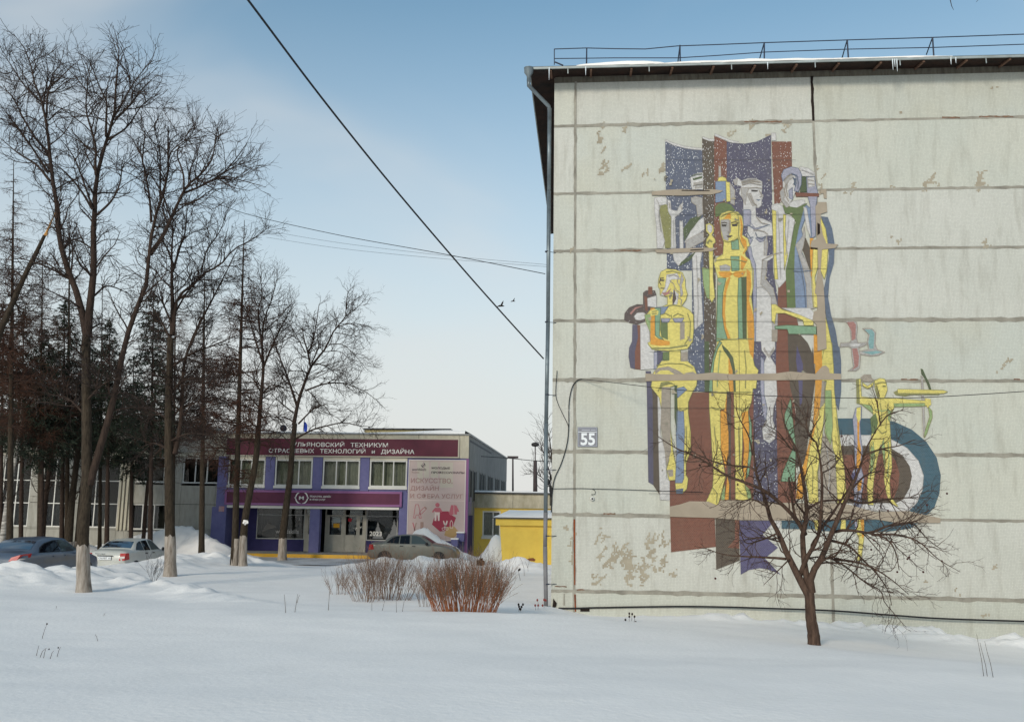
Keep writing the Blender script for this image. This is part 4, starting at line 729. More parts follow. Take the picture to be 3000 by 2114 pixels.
for pts, c in [([(1195, 395), (1215, 365), (1245, 350)], 'TAUPE'), ([(1205, 420), (1195, 460), (1205, 500), (1225, 535)], 'TAUPE'), ([(1215, 415), (1208, 460), (1220, 505)], 'TAUPE'), ([(1262, 380), (1272, 400), (1265, 425), (1256, 415)], 'STEEL'), ([(1240, 345), (1280, 360), (1290, 410), (1285, 450)], 'STEEL'), ([(1150, 600), (1160, 750), (1165, 900), (1170, 1060)], 'LGREY'), ([(1225, 660), (1215, 780), (1205, 900)], 'LGREY'), ([(1350, 390), (1395, 395)], 'TAUPE'), ([(1352, 415), (1400, 420)], 'TAUPE'), ([(1310, 320), (1350, 335), (1395, 355)], 'LGREY'), ([(1290, 900), (1310, 1000), (1330, 1120), (1340, 1250)], 'STEEL'), ([(1255, 1005), (1300, 1010), (1380, 1002)], 'STEEL')]: mln(A_(pts), c, w4)
for pts, c in [([(360, 1050), (350, 1080), (362, 1100)], 'BROWN'), ([(358, 1120), (385, 1122)], 'BROWN'), ([(352, 1055), (380, 1052)], 'BROWN'), ([(395, 1010), (440, 1005), (490, 1020)], 'OLIVE'), ([(410, 1040), (450, 1030), (478, 1045), (470, 1080), (490, 1110)], 'TAUPE'), ([(420, 1070), (445, 1090), (460, 1130), (485, 1150)], 'TAUPE'), ([(470, 1180), (500, 1200), (495, 1235)], 'TAUPE'), ([(405, 1240), (450, 1235), (500, 1245)], 'OLIVE'), ([(430, 1300), (434, 1330)], 'OLIVE'), ([(365, 1300), (390, 1290), (425, 1310)], 'OLIVE'), ([(442, 1312), (475, 1292), (515, 1310)], 'OLIVE'), ([(540, 1290), (560, 1350), (555, 1450), (520, 1500)], 'OLIVE'), ([(300, 1280), (335, 1275)], 'OLIVE'), ([(300, 1295), (335, 1290)], 'OLIVE')]: mln(A_(pts), c, w5)
for pts, c in [([(320, 160), (400, 145), (500, 150), (560, 175)], 'OLIVE'), ([(330, 330), (350, 290), (400, 270), (440, 285)], 'OLIVE'), ([(470, 440), (495, 455), (525, 440)], 'OLIVE'), ([(515, 560), (520, 700), (508, 800)], 'OLIVE'), ([(340, 250), (400, 240), (470, 255), (560, 245)], 'OLIVE')]: mln(B_(pts), c, lb)
for pts, c in [([(680, 430), (710, 450), (740, 440)], 'OLIVE'), ([(845, 440), (885, 455), (930, 430)], 'OLIVE'), ([(700, 560), (715, 700), (720, 860)], 'OLIVE'), ([(860, 560), (865, 720), (868, 880)], 'OLIVE'), ([(690, 960), (720, 1000), (715, 1060)], 'OLIVE'), ([(850, 960), (880, 1000), (920, 1020)], 'OLIVE'), ([(740, 60), (730, 150), (720, 300)], 'SAGE'), ([(900, 60), (910, 180), (905, 310)], 'OLIVE'), ([(668, 335), (785, 335)], 'OLIVE'), ([(832, 335), (945, 335)], 'OLIVE')]: mln(B_(pts), c, w3)
for pts, c in [([(1330, 760), (1350, 850), (1345, 1000)], 'OLIVE'), ([(1370, 520), (1385, 640), (1370, 800)], 'OLIVE'), ([(1500, 500), (1520, 650), (1530, 780)], 'OLIVE'), ([(1440, 700), (1460, 850), (1450, 1000)], 'LGREY')]: mln(B_(pts), c, w4)
for pts, c in [([(560, 520), (600, 510), (632, 515)], 'OLIVE'), ([(605, 535), (625, 535)], 'DGREEN'), ([(590, 640), (600, 700), (595, 780)], 'OLIVE'), ([(640, 640), (630, 720), (625, 800)], 'OLIVE'), ([(560, 680), (600, 690), (645, 680)], 'SAGE'), ([(575, 800), (600, 830), (630, 815)], 'OLIVE'), ([(640, 880), (645, 1000), (635, 1100)], 'SAGE'), ([(545, 880), (555, 980), (535, 1080)], 'SAGE')]: mln(C_(pts), c, ar)
for pts, c in [([(570, 365), (600, 352), (640, 350)], 'DGREEN'), ([(575, 430), (600, 420), (640, 418)], 'TAUPE'), ([(330, 520), (350, 560), (345, 640), (360, 740)], 'LGREY'), ([(415, 540), (420, 580)], 'TAUPE'), ([(495, 560), (500, 590)], 'TAUPE'), ([(600, 900), (605, 1050), (612, 1250), (605, 1380)], 'LGREY'), ([(445, 660), (448, 840)], 'LGREY')]: mln(A_(pts), c, w1)
# cement repairs over the mosaic
def patch(pts, l=9): return MB().prism([W(*p) for p in pts], WALLY - .022 - .0022 * l, WALLY - .002).build('cement_patch', M_cem, mural)
M_cem = mat('cement_patch', rgb(166, 152, 135), c2=rgb(150, 138, 122), scale=1.6, bump=.3, bscale=20)
patch(B_([(250, 212), (400, 218), (590, 215), (690, 205), (800, 216), (950, 214), (1100, 212), (1200, 198), (1365, 215), (1410, 165), (1432, 158), (1452, 175), (1460, 210), (1535, 214), (1535, 252), (1100, 256), (600, 255), (250, 262)]))
patch(B_([(410, 1085), (480, 1070), (540, 1050), (660, 1052), (720, 1078), (745, 1044), (940, 1045), (1130, 1060), (1400, 1064), (1560, 1065)]) + C_([(560, 1318), (770, 1312), (890, 1340), (965, 1356), (965, 1386), (700, 1386), (560, 1362)]) + B_([(1573, 1172), (1150, 1176), (870, 1174), (700, 1160), (410, 1152)]))
patch(A_([(1405, 570), (1425, 540), (1480, 540), (1485, 605), (1440, 620), (1440, 680), (1455, 760), (1480, 820), (1560, 825), (1540, 850), (1450, 860), (1440, 1000), (1460, 1100), (1470, 1250), (1475, 1360), (1480, 1530), (1420, 1545), (1415, 1370), (1385, 1340), (1395, 1280), (1420, 1270), (1415, 1170), (1400, 1150), (1425, 1000), (1420, 860), (1370, 840), (1380, 800), (1415, 790)]))
patch(A_([(392, 458), (500, 452), (640, 462), (700, 452), (780, 462), (760, 474), (700, 490), (640, 488), (520, 496), (300, 492), (300, 470)]))
patch(A_([(320, 862), (500, 852), (660, 848), (740, 852), (700, 872), (560, 878), (400, 884), (330, 880)]), 8)
patch(A_([(1440, 455), (1480, 452), (1482, 515), (1465, 512), (1460, 480), (1440, 478)]), 3)
MB().prism([W(*p) for p in A_([(1418, 680), (1435, 690), (1436, 752), (1418, 765)])], WALLY - .046, WALLY - .002).build('hole', M_hole, mural)
for pts in [[(1372, 846), (1420, 850), (1420, 858), (1372, 856)], [(560, 862), (650, 856), (650, 862), (560, 868)], [(500, 458), (690, 462), (690, 467), (500, 464)]]:
    MB().prism([W(*p) for p in A_(pts)], WALLY - .046, WALLY - .002).build('crack', M_hole, mural)

# seams between the wall panels and tile sheets running through the mosaic, and small losses of tesserae
for y, a, b in [(788, 1960, 2420), (868, 1945, 2430), (943, 1900, 2440), (1030, 1900, 2455), (1195, 1900, 2480), (1322, 1900, 2560), (1445, 1900, 2660), (470, 1950, 2330), (630, 1960, 2400)]:
    contour([W(a + (b - a) * i / 12, y + rnd.uniform(-.7, .7)) for i in range(13)], WALLY - .0415 - .00001 * y, 'DARK', mural, .007, False)
contour([W(2164 + rnd.uniform(-.5, .5) + i * .4, 990 + 45 * i) for i in range(10)], WALLY - .0402, 'DARK', mural, .008, False)
for q in range(60):
    r = random.Random(900 + q); cx, cy = r.uniform(1850, 2420), r.uniform(480, 1440); cells = {(0, 0)}; cur = (0, 0); n = r.choice([1, 1, 2, 3, 4, 6, 9])
    while len(cells) < n:
        dx, dy = r.choice([(1, 0), (-1, 0), (0, 1), (0, -1)]); cur = (cur[0] + dx, cur[1] + dy); cells.add(cur)
    x0, z0 = W(cx, cy)
    if not (W(1900, 1000)[0] < x0 < W(2380, 1000)[0]): continue
    mb = MB()
    for i, j in sorted(cells):
        x, z = x0 + i * .03, z0 + j * .03; y = WALLY - .0385 - q * .00002; mb.add([(x, y, z), (x + .03, y, z), (x + .03, y, z + .03), (x, y, z + .03)], [(0, 1, 2, 3)])
    mb.build('lost_tesserae', M_loss if q % 3 else M_conc, mural, kind='stuff')
# ================================================================== COLLEGE with maroon signs
CY_ = 50.0
def K(x, y, Y=CY_):
    """facade sheet -> X, Z on the college front"""
    p = onY(600 + .35714 * x, 1200 + .35714 * y, Y); return float(p[0]), float(p[2]) + .014 * (-6.4 - float(p[0]))
def KX(x, y=700): return K(x, y)[0]
def KZ(y, x=1400): return K(x, y)[1]
M_lilac = mat('lilac_paint', rgb(116, 114, 156), c2=rgb(100, 99, 142), scale=3, bump=.15)
M_navy = mat('navy_paint', rgb(58, 54, 100), c2=rgb(46, 44, 86), scale=3)
M_cream = mat('cream_panel', rgb(196, 190, 172), c2=rgb(172, 165, 148), scale=2.4, bump=.25, stretch=(2, 2, .5))
M_grey = mat('grey_panel', rgb(168, 165, 156), c2=rgb(142, 139, 130), scale=2.2, bump=.25, stretch=(2, 2, .5))
M_dgrey = mat('weathered_grey', rgb(140, 139, 136), c2=rgb(108, 107, 104), scale=2.4, bump=.3, stretch=(3, 3, .5))
M_maroon = mat('maroon_board', rgb(92, 28, 50), rough=.45, c2=rgb(80, 24, 44), scale=2)
M_maroon2 = mat('plum_board', rgb(96, 38, 68), rough=.45, c2=rgb(84, 32, 60), scale=2)
M_plumfr = mat('plum_frame', rgb(140, 92, 138), rough=.5)
M_letter = mat('white_letters', rgb(226, 224, 218), rough=.5)
M_glass = glass_mat('window_glass', tint=(.80, .84, .82, 1), refl=.55)
M_curt = mat('curtain', rgb(150, 150, 132), c2=rgb(120, 122, 106), scale=3)
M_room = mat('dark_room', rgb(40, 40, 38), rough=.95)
M_roofd = mat('roof_felt', rgb(90, 90, 92), c2=rgb(70, 70, 72), scale=3)
col = empty('college_building', (-13.4, CY_, -.1), label='two storey college with lilac pillars and maroon signs', cat='building')
def win(parent, x0, x1, z0, z1, y, panes, t=.075, curtain=True, sill=True, rows=1, room=True, name='window', fm=None):
    """a window: frame with mullions, glass panes, sill, curtain folds and a dark room behind"""
    mb = MB().frame(x0, x1, z0, z1, y - .03, y + .05, t); xe = [x0 + t]
    tot = sum(panes); acc = x0 + t; ww = (x1 - x0 - 2 * t) - t * .8 * (len(panes) - 1); cells = []
    for i, q in enumerate(panes):
        a = acc; b = a + ww * q / tot; cells.append((a, b)); acc = b + t * .8
        if i < len(panes) - 1: mb.box(b, b + t * .8, y - .028, y + .05, z0 + t, z1 - t)
    hs = (z1 - z0 - 2 * t - t * .7 * (rows - 1)) / rows; zc = []
    for r in range(rows):
        za = z0 + t + r * (hs + t * .7); zc.append((za, za + hs))
        if r < rows - 1: mb.box(x0 + t, x1 - t, y - .032, y + .05, za + hs, za + hs + t * .7)
    f = mb.build(name, fm or M_white, parent)
    for a, b in cells:
        for za, zb in zc:
            MB().add([(a - .004, y + .012, za - .004), (b + .004, y + .012, za - .004), (b + .004, y + .012, zb + .004), (a - .004, y + .012, zb + .004)], [(0, 1, 2, 3)]).build('pane', M_glass, f)
    if sill: MB().box(x0 - .04, x1 + .04, y - .10, y - .031, z0 - .13, z0 + .01).build('sill', M_white, f)
    if curtain:
        n = int((x1 - x0) / .05); vs = []
        for i in range(n + 1):
            x = x0 + t + (x1 - x0 - 2 * t) * i / n; yy = y + .25 + .035 * sin(i * 1.9) + .02 * sin(i * .7); vs += [(x, yy, z0 + .02), (x, yy, z1)]
        MB().add(vs, [(2 * i, 2 * i + 2, 2 * i + 3, 2 * i + 1) for i in range(n)]).build('curtain', M_curt, f, smooth=True)
    if room: MB().add([(x0, y + .9, z0), (x1, y + .9, z0), (x1, y + .9, z1), (x0, y + .9, z1), (x0, y + .05, z0), (x1, y + .05, z0), (x1, y + .05, z1), (x0, y + .05, z1)], [(0, 1, 2, 3), (0, 4, 5, 1), (3, 2, 6, 7), (0, 3, 7, 4), (1, 5, 6, 2)]).build('room_recess', M_room, f)
    return f
xL, xR = KX(75), KX(2160); ztop = KZ(203); zpb = KZ(402); zwb = KZ(668); zs2b = KZ(808); zsoff = KZ(824); zg = -.12; YB = 62.0
# parapet of cream panels
px_edges = [xL] + [xL + (KX(2082) - xL) * i / 6 for i in range(1, 6)] + [KX(2082), xR]
for a, b in zip(px_edges, px_edges[1:]):
    MB().box(a + .012, b - .012, CY_ - .02, CY_ + .25, zpb, ztop - .07).build('parapet_panel', M_cream, col)
MB().box(xL, xR - .01, CY_ + .012, CY_ + .24, zpb + .01, ztop - .08).build('parapet_core', M_dgrey, col)
MB().box(xL - .05, xR + .06, CY_ - .09, CY_ + .35, ztop - .07, ztop).build('coping', mat('coping_tin', rgb(120, 122, 122), rough=.5, c2=rgb(150, 150, 150), scale=3), col)
# pillars between the upper windows and window band
wins = [(180, 482), (565, 872), (958, 1262), (1345, 1652)]
pil = [(95, 176), (486, 561), (876, 954), (1266, 1341), (1656, 1690)]
for a, b in pil: MB().box(KX(a), KX(b), CY_ + .0, CY_ + .30, KZ(678), zpb).build('pillar', M_lilac, col)
for a, b in wins: win(col, KX(a), KX(b), KZ(642), KZ(424), CY_ + .06, [1, .78, 1] if a > 200 else [.9, .8, 1])
for a, b in wins: MB().box(KX(a), KX(b), CY_ + .02, CY_ + .28, KZ(424) + .001, zpb).build('lintel', mat('lintel_cream', rgb(206, 200, 184)), col)
for a, b in wins: MB().box(KX(a), KX(b), CY_ + .03, CY_ + .28, KZ(680), KZ(642) - .14).build('apron', M_lilac, col)
# band behind the second sign, soffit with white strip
MB().box(KX(95), KX(1668), CY_ + .02, CY_ + 1.3, zsoff + .002, KZ(681)).build('band_wall', M_lilac, col)
MB().box(KX(190), KX(1597), CY_ - .05, CY_ + .018, zsoff - .03, zs2b).build('light_strip', M_white, col)
# right field behind the poster, and its pillars
MB().box(KX(1692), xR, CY_ + .03, CY_ + .3, zg - .3, zpb).build('poster_wall', M_lilac, col)
MB().box(KX(1597), KX(1668), CY_ + .01, CY_ + 1.3, zg - .3, zsoff).build('pillar', M_lilac, col)
# ground floor: recessed shopfront behind the pillars
YG = CY_ + 1.25
pl = MB().box(KX(66), KX(184), CY_ + .005, CY_ + 1.24, zg - .3, zsoff).build('pillar', M_lilac, col); pl['label'] = 'broad lilac corner pillar with a small notice'
MB().box(KX(122), KX(166), CY_ - .012, CY_ + .004, KZ(862), KZ(818)).build('notice', mat('notice', rgb(165, 160, 165), c2=rgb(190, 120, 120), scale=9), pl)
MB().box(KX(870), KX(950), CY_ + .012, CY_ + .42, zg - .1, zsoff).build('pillar', M_lilac, col)
MB().box(KX(184), KX(1597), YG + .12, YG + .3, zsoff, KZ(700)).build('header_wall', M_navy, col)
MB().box(KX(184), KX(375), YG, YG + .3, zg - .1, zsoff).build('side_wall', M_navy, col)
def shop(x0, x1, zb, panes):
    f = win(col, KX(x0), KX(x1), KZ(zb), zsoff, YG, panes, t=.05, curtain=False, sill=False, room=True, name='shop_window', fm=mat('grey_frame', rgb(168, 168, 164), rough=.5))
    MB().box(KX(x0) + .051, KX(x1) - .051, YG - .034, YG + .04, KZ(885) - .02, KZ(885) + .02).build('transom', MATS['grey_frame'], f)
    MB().box(KX(x0), KX(x1), YG - .01, YG + .3, zg - .1, KZ(zb) - .002).build('base_panel', M_navy, f)
    return f
s1 = shop(375, 775, 1090, [1]); s2 = shop(1292, 1597, 1090, [3, .45])
YP = YG - .004                                   # print on the shop glass, just in front of the pane
M_print = mat('pale_print', rgb(168, 166, 164), rough=.6); M_print2 = mat('faint_print', rgb(104, 102, 100), rough=.6)
text_part('lettering', 'worldskills', KX(534), KX(728), KZ(1042), KZ(1005), YP, M_print, s1, bold=.01)
text_part('lettering', 'Russia', KX(532), KX(632), KZ(1078), KZ(1045), YP, M_print2, s1)
def kpoly(pts, y, m, parent, name='graphic', d=.003): return MB().prism([K(*p) for p in pts], y - d, y).build(name, m, parent)
kpoly([(400, 1030), (450, 950), (525, 985)], YP, M_print2, s1); kpoly([(680, 980), (690, 950), (715, 925), (735, 960), (725, 990), (710, 965), (700, 985)], YP, M_print2, s1); kpoly([(700, 945), (718, 905), (725, 930)], YP, M_print, s1)
text_part('lettering', '2023', KX(1320), KX(1422), KZ(1050), KZ(1012), YP - .012, M_letter, s2, bold=.01)
def ktree(cx, y0, y1, w):
    pts = [(cx, y0)]; n = 4
    R = [(cx + w * (i + 1) / n * (1 if True else 0), y0 + (y1 - y0) * (i + 1) / n) for i in range(n)]
    out = [(cx, y0)]
    for i in range(n): out += [(cx + w * (i + 1) / n, y0 + (y1 - y0) * (i + 1) / n), (cx + w * (i + .45) / n, y0 + (y1 - y0) * (i + 1) / n - 2)]
    left = [(2 * cx - x, y) for x, y in out[1:-1]][::-1]
    return out[:-1] + left
kpoly(ktree(1378, 930, 1072, 46), YP, mat('frost_print', rgb(118, 120, 122)), s2); kpoly(ktree(1515, 900, 1075, 50), YP, MATS['frost_print'], s2); kpoly([(1440, 1085), (1470, 1030), (1500, 1040), (1540, 1020), (1565, 1085)], YP - .004, MATS['frost_print'], s2)
# doors
M_door = mat('cream_door', rgb(186, 180, 168), rough=.5, c2=rgb(170, 165, 152), scale=3)
def door(x0, x1, glassx, rail=885, name='door'):
    z0, z1 = zg + .02, zsoff; X0, X1 = KX(x0), KX(x1)
    d = MB().frame(X0, X1, z0, z1, YG - .05, YG + .06, .06).box(X0 + .061, X1 - .061, YG - .03, YG + .03, z0 + .061, KZ(1045)).box(X0 + .061, X1 - .061, YG - .04, YG + .05, KZ(rail) - .04, KZ(rail) + .04).build(name, M_door, col)
    xs_ = [x0] + [v for ab in glassx for v in ab] + [x1]
    for a, b in zip(xs_[0::2], xs_[1::2]):
        if min(KX(b), X1 - .061) > max(KX(a), X0 + .061): MB().box(max(KX(a), X0 + .061), min(KX(b), X1 - .061), YG - .028, YG + .03, KZ(1045) + .001, KZ(rail) - .041).build('stile', M_door, d)
    for a, b in glassx: MB().box(KX(a), KX(b), YG + .0, YG + .008, KZ(1045), KZ(rail) - .04).build('pane', M_glass, d)
    MB().box(X0 + .06, X1 - .06, YG + .0, YG + .008, KZ(rail) + .04, z1 - .06).build('pane', M_glass, d)
    MB().box(X0, X1, YG + .9, YG + .95, z0, z1).box(X0, X0 + .05, YG + .07, YG + .9, z0, z1).box(X1 - .05, X1, YG + .07, YG + .9, z0, z1).build('room_recess', M_room, d)
    return d
d1 = door(777, 880, [(806, 824), (850, 876)]); d2 = door(948, 1106, [(985, 1083)]); d3 = door(1107, 1290, [(1120, 1208), (1237, 1260)])
for d, x in ((d1, 842), (d3, 1200)): MB().tube([(KX(x), YG - .06, KZ(1060)), (KX(x) - .02, YG - .10, KZ(1050)), (KX(x) - .02, YG - .10, KZ(1025)), (KX(x), YG - .06, KZ(1018))], .014, 6).build('handle', M_tin, d)
kpoly([(1003, 950), (1055, 950), (1055, 985), (1003, 985)], YG - .006, mat('yellow_notice', rgb(215, 160, 50)), d2, 'notice'); kpoly([(1000, 905), (1062, 903), (1062, 940), (1002, 942)], YG - .006, mat('paper_notice', rgb(170, 178, 178)), d2, 'notice')
kpoly([(1128, 905), (1160, 905), (1160, 915), (1150, 935), (1128, 930)], YG - .006, mat('red_notice', rgb(170, 40, 55)), d3, 'notice')
MB().box(xL, xR, CY_ + .31, YB, 6.0, 6.12).build('roof_deck', M_roofd, col)
MB().box(xL, xR - .2, CY_ + 2.2, CY_ + 2.3, zg - .1, 6.0).build('inner_wall', M_room, col)
# receding side wall with panels and high windows
xs_side = xR
P_end = onX(1484, 1420, xR); YE = float(P_end[1])
nz_ = 5
for i in range(nz_):
    a = CY_ + .26 + (YE - CY_ - .26) * i / nz_; b = CY_ + .26 + (YE - CY_ - .26) * (i + 1) / nz_
    MB().box(xR - .2, xR - .001, a + .01, b - .01, 4.55, ztop - .07).build('side_panel', M_dgrey, col)
    MB().box(xR - .2, xR - .012, a, b, 2.7, 4.55).build('side_panel', M_dgrey, col)
    for q in range(3):
        y = a + .25 + q * (b - a - .3) / 3; MB().box(xR - .03, xR + .03, y, y + .10, 2.75, 4.5).build('fin', mat('fin', rgb(134, 132, 126), c2=rgb(92, 90, 86), scale=3, stretch=(2, 2, .6)), col)
        if q < 2: MB().box(xR - .03, xR - .006, y + .2, y + .2 + (b - a) / 5, 2.8, 4.45).build('slit_window', M_room, col)
MB().box(xR - .25, xR - .03, CY_ + .27, YE, zg - .3, ztop - .1).build('side_core', M_dgrey, col)
MB().box(xR - .12, xR + .06, CY_ + .36, YE, ztop - .069, ztop + .03).build('side_coping', MATS['coping_tin'], col)
MB().box(xR - .19, xR + .002, CY_ + .31, CY_ + 1.55, 2.05, 3.0).build('side_band', mat('grey_lilac', rgb(128, 120, 140), c2=rgb(110, 104, 124), scale=3), col)
MB().box(xR - .19, xR + .004, CY_ + .31, CY_ + 2.2, zg - .3, 2.0).build('side_door', mat('deep_navy', rgb(34, 30, 84)), col)
# rooftop: brick box, snow, spotlight, flag
M_brick = mat('pale_brick', rgb(205, 190, 140), c2=rgb(175, 160, 118), scale=8, bump=.3)
YT = 55.0
bx0 = float(onY(1068, 1260, YT)[0]); bx1 = float(onY(1318, 1260, YT)[0]); bz0, bz1 = ztop - .3, float(onY(1200, 1256, YT)[2])
ph = MB().box(bx0, bx1, YT, YT + 5, bz0, bz1 - .06).build('rooftop_box', M_brick, col)
for i in range(9):
    for j in range(3):
        pass
nb = 26; bl = (bx1 - bx0) / nb
shared = None
for r in range(3):
    for i in range(nb):
        x = bx0 + i * bl + (.5 * bl if r % 2 else 0)
        if x + bl > bx1: continue
        o = MB().box(x + .012, x + bl - .012, YT - .02, YT - .001, bz1 - .16 - r * .11, bz1 - .07 - r * .11).build('brick', M_brick, ph)
MB().box(bx0 - .06, bx1 + .06, YT - .08, YT + 5.1, bz1 - .06, bz1 + .03).build('box_cap', M_roofd, ph)
for i in range(7): MB().box(bx0 + .5 + i * .62, bx0 + .6 + i * .62, YT - .09, YT - .081, bz1 - .05, bz1 + .02).build('vent_slot', M_hole, ph)
mb = MB(); sx = [KX(100) + (xR - .3 - KX(100)) * i / 40 for i in range(41)]; vs = []
for x in sx:
    h = .10 + .06 * vnoise(np.array([x * .8]), np.array([3.0]))[0] + .12 * smoothstep(-11, -8, x); vs += [(x, CY_ + .30, ztop - .02), (x, CY_ + .5, ztop + h), (x, CY_ + 3, ztop + h + .04), (x, CY_ + 3.2, ztop - .05)]
mb.add(vs, [(4 * i + q, 4 * i + 4 + q, 4 * i + 5 + q, 4 * i + 1 + q) for i in range(40) for q in range(3)]).build('roof_snow', M_snow, col, smooth=True)
c = onY(830, 1254, 50.6)
spt = empty('roof_spotlight', tuple(c - np.array([0, 0, .4])), label='round dark spotlight on a short post on the college roof', cat='spotlight')
MB().lathe([(.05, .22), (.16, .16), (.20, 0), (.19, -.02), (.02, -.03)], (c[0], c[1], c[2]), 14, 'y').build('lamp_head', M_rail, spt, smooth=True)
MB().tube([c + np.array([0, .1, -.15]), c + np.array([0, .1, -.75])], .03, 6).build('post', M_rail, spt)
c = onY(894, 1248, 50.6)
fl = empty('blue_flag', tuple(c - np.array([.1, 0, .6])), label='small blue flag drooping from a pole on the college roof', cat='flag')
MB().tube([c + np.array([-.12, 0, -.8]), c + np.array([-.05, 0, .55])], .018, 6).build('pole', M_rail, fl)
MB().add([c + np.array(v) for v in [(-.10, 0, .25), (.05, -.05, .22), (.12, .03, .05), (.14, -.03, -.2), (.08, .04, -.35), (-.04, -.03, -.30), (-.09, .03, 0)]], [(0, 1, 2, 6), (6, 2, 3, 5), (5, 3, 4)]).build('cloth', mat('flag_blue', rgb(38, 60, 160), c2=rgb(60, 90, 190), scale=8), fl)

# -------- signs
sg = empty('name_sign', (KX(1100), CY_ - .1, KZ(320)), label='long dark maroon college name sign with two rows of white letters', cat='sign')
MB().box(KX(160), KX(2070), CY_ - .10, CY_ - .022, KZ(390), KZ(252)).build('board', M_maroon, sg)
MB().frame(KX(150), KX(2082), KZ(400), KZ(243), CY_ - .09, CY_ - .021, .09).build('frame', mat('sign_frame', rgb(186, 178, 162)), sg)
yl = CY_ - .104
text_part('lettering', 'УЛЬЯНОВСКИЙ   ТЕХНИКУМ', KX(706), KX(1491), KZ(318), KZ(273), yl, M_letter, sg, bold=.008)
text_part('lettering', 'ОТРАСЛЕВЫХ   ТЕХНОЛОГИЙ   и   ДИЗАЙНА', KX(510), KX(1711), KZ(377), KZ(326), yl, M_letter, sg, bold=.008)
s3 = empty('department_sign', (KX(900), CY_ - .1, KZ(740)), label='plum coloured sign band with a round M emblem above the entrance', cat='sign')
MB().box(KX(182), KX(1608), CY_ - .10, CY_ - .002, KZ(794), KZ(690)).build('board', M_maroon2, s3)
MB().frame(KX(170), KX(1620), KZ(804), KZ(680), CY_ - .12, CY_ - .001, .115).build('frame', M_plumfr, s3)
cx_, cz_ = K(798, 740); rr = .36
pts = []
for i in range(33):
    t = 2 * pi * i / 32; pts.append((cx_ + rr * cos(t), cz_ + rr * sin(t)))
mb = MB()
for a in range(4):
    t0 = a * pi / 2 + .10; t1 = (a + 1) * pi / 2 - .10
    ring = [(cx_ + rr * cos(t), cz_ + rr * sin(t)) for t in np.linspace(t0, t1, 9)] + [(cx_ + (rr - .06) * cos(t), cz_ + (rr - .06) * sin(t)) for t in np.linspace(t1, t0, 9)]
    mb.prism(ring, yl - .004, CY_ - .1)
    t = a * pi / 2; mb.prism([(cx_ + (rr + .05) * cos(t), cz_ + (rr + .05) * sin(t)), (cx_ + rr * cos(t + .14), cz_ + rr * sin(t + .14)), (cx_ + (rr - .06) * cos(t + .14), cz_ + (rr - .06) * sin(t + .14)), (cx_ + (rr - .0) * cos(t), cz_ + (rr - .0) * sin(t)), (cx_ + (rr - .06) * cos(t - .14), cz_ + (rr - .06) * sin(t - .14)), (cx_ + rr * cos(t - .14), cz_ + rr * sin(t - .14))], yl - .004, CY_ - .1)
mb.build('emblem_ring', M_letter, s3)
text_part('emblem_letter', 'M', KX(779), KX(818), KZ(755), KZ(727), yl - .003, M_letter, s3, bold=.03)
text_part('lettering', 'Искусство, дизайн', KX(868), KX(1040), KZ(738), KZ(716), yl, M_letter, s3, bold=.012); text_part('lettering', 'и сфера услуг', KX(867), KX(995), KZ(762), KZ(742), yl, M_letter, s3, bold=.012)
# -------- poster
po = empty('poster_banner', (KX(1905), CY_ - .1, KZ(720)), label='tall faded pink poster with craft symbols at the right of the college front', cat='poster')
M_post = mat('poster_pink', rgb(200, 178, 174), rough=.6, c2=rgb(190, 172, 166), scale=.8); yq = CY_ - .06
MB().box(KX(1668), KX(2140), yq, CY_ + .005, KZ(1075), KZ(416)).build('sheet', M_post, po)
MB().frame(KX(1668), KX(2140), KZ(1075), KZ(416), yq - .03, yq - .0005, .05).build('edge', mat('poster_edge', rgb(216, 206, 200)), po)
MB().box(KX(2140) + .001, xR, yq - .01, CY_ + .028, zg - .2, zpb - .03).build('side_strip', M_plumfr, po)
M_pgh = mat('poster_ghost', rgb(196, 186, 172)); M_prose = mat('poster_rose', rgb(172, 136, 132)); M_pdark = mat('poster_dark', rgb(62, 56, 66)); M_pred = mat('poster_red', rgb(165, 66, 84)); M_poch = mat('poster_ochre', rgb(190, 156, 108)); M_pinkd = mat('poster_deep_pink', rgb(190, 108, 118)); M_pltx = mat('poster_light', rgb(224, 205, 198)); M_tan = mat('poster_tan', rgb(166, 138, 128))
def pq(pts, m, lay=1, name='graphic'): return MB().prism([K(*p) for p in pts], yq - .002 - .003 * lay, yq - .0005).build(name, m, po)
for a, b, y0, y1 in [(1745, 1790, 428, 600), (1800, 1842, 428, 560), (1930, 2038, 432, 640), (1856, 1916, 430, 560)]: pq([(a, y0), (b, y0), (b, y1), (a, y1)], M_pgh, 0)
pq([(1675, 745), (2130, 745), (2130, 748), (1675, 748)], M_pltx, 0)
y2 = yq - .012
for s, a, b, c_, d_, m, bo in [('worldskills', 1695, 1813, 506, 484, M_pdark, .0), ('Russia', 1694, 1756, 526, 511, M_tan, .0), ('МОЛОДЫЕ', 1857, 2008, 495, 474, M_pdark, .014), ('ПРОФЕССИОНАЛЫ', 1856, 2126, 529, 509, M_pdark, .014), ('ИСКУССТВО,', 1689, 2031, 612, 566, M_prose, .012), ('ДИЗАЙН', 1687, 1919, 674, 620, M_prose, .012), ('И СФЕРА УСЛУГ', 1687, 2121, 731, 692, M_prose, .012)]:
    text_part('lettering', s, KX(a), KX(b), KZ(c_), KZ(d_), y2, m, po, bold=bo)
for pts in [[(1772, 455), (1790, 465), (1796, 475), (1778, 466)], [(1785, 445), (1800, 462), (1806, 475), (1790, 458)], [(1795, 436), (1808, 448), (1812, 470), (1802, 456)], [(1775, 470), (1800, 474), (1790, 478)]]: pq(pts, M_pdark, 2)
for pts in [[(1730, 782), (1756, 782), (1762, 810), (1738, 892), (1714, 892), (1716, 880)], ]: pass
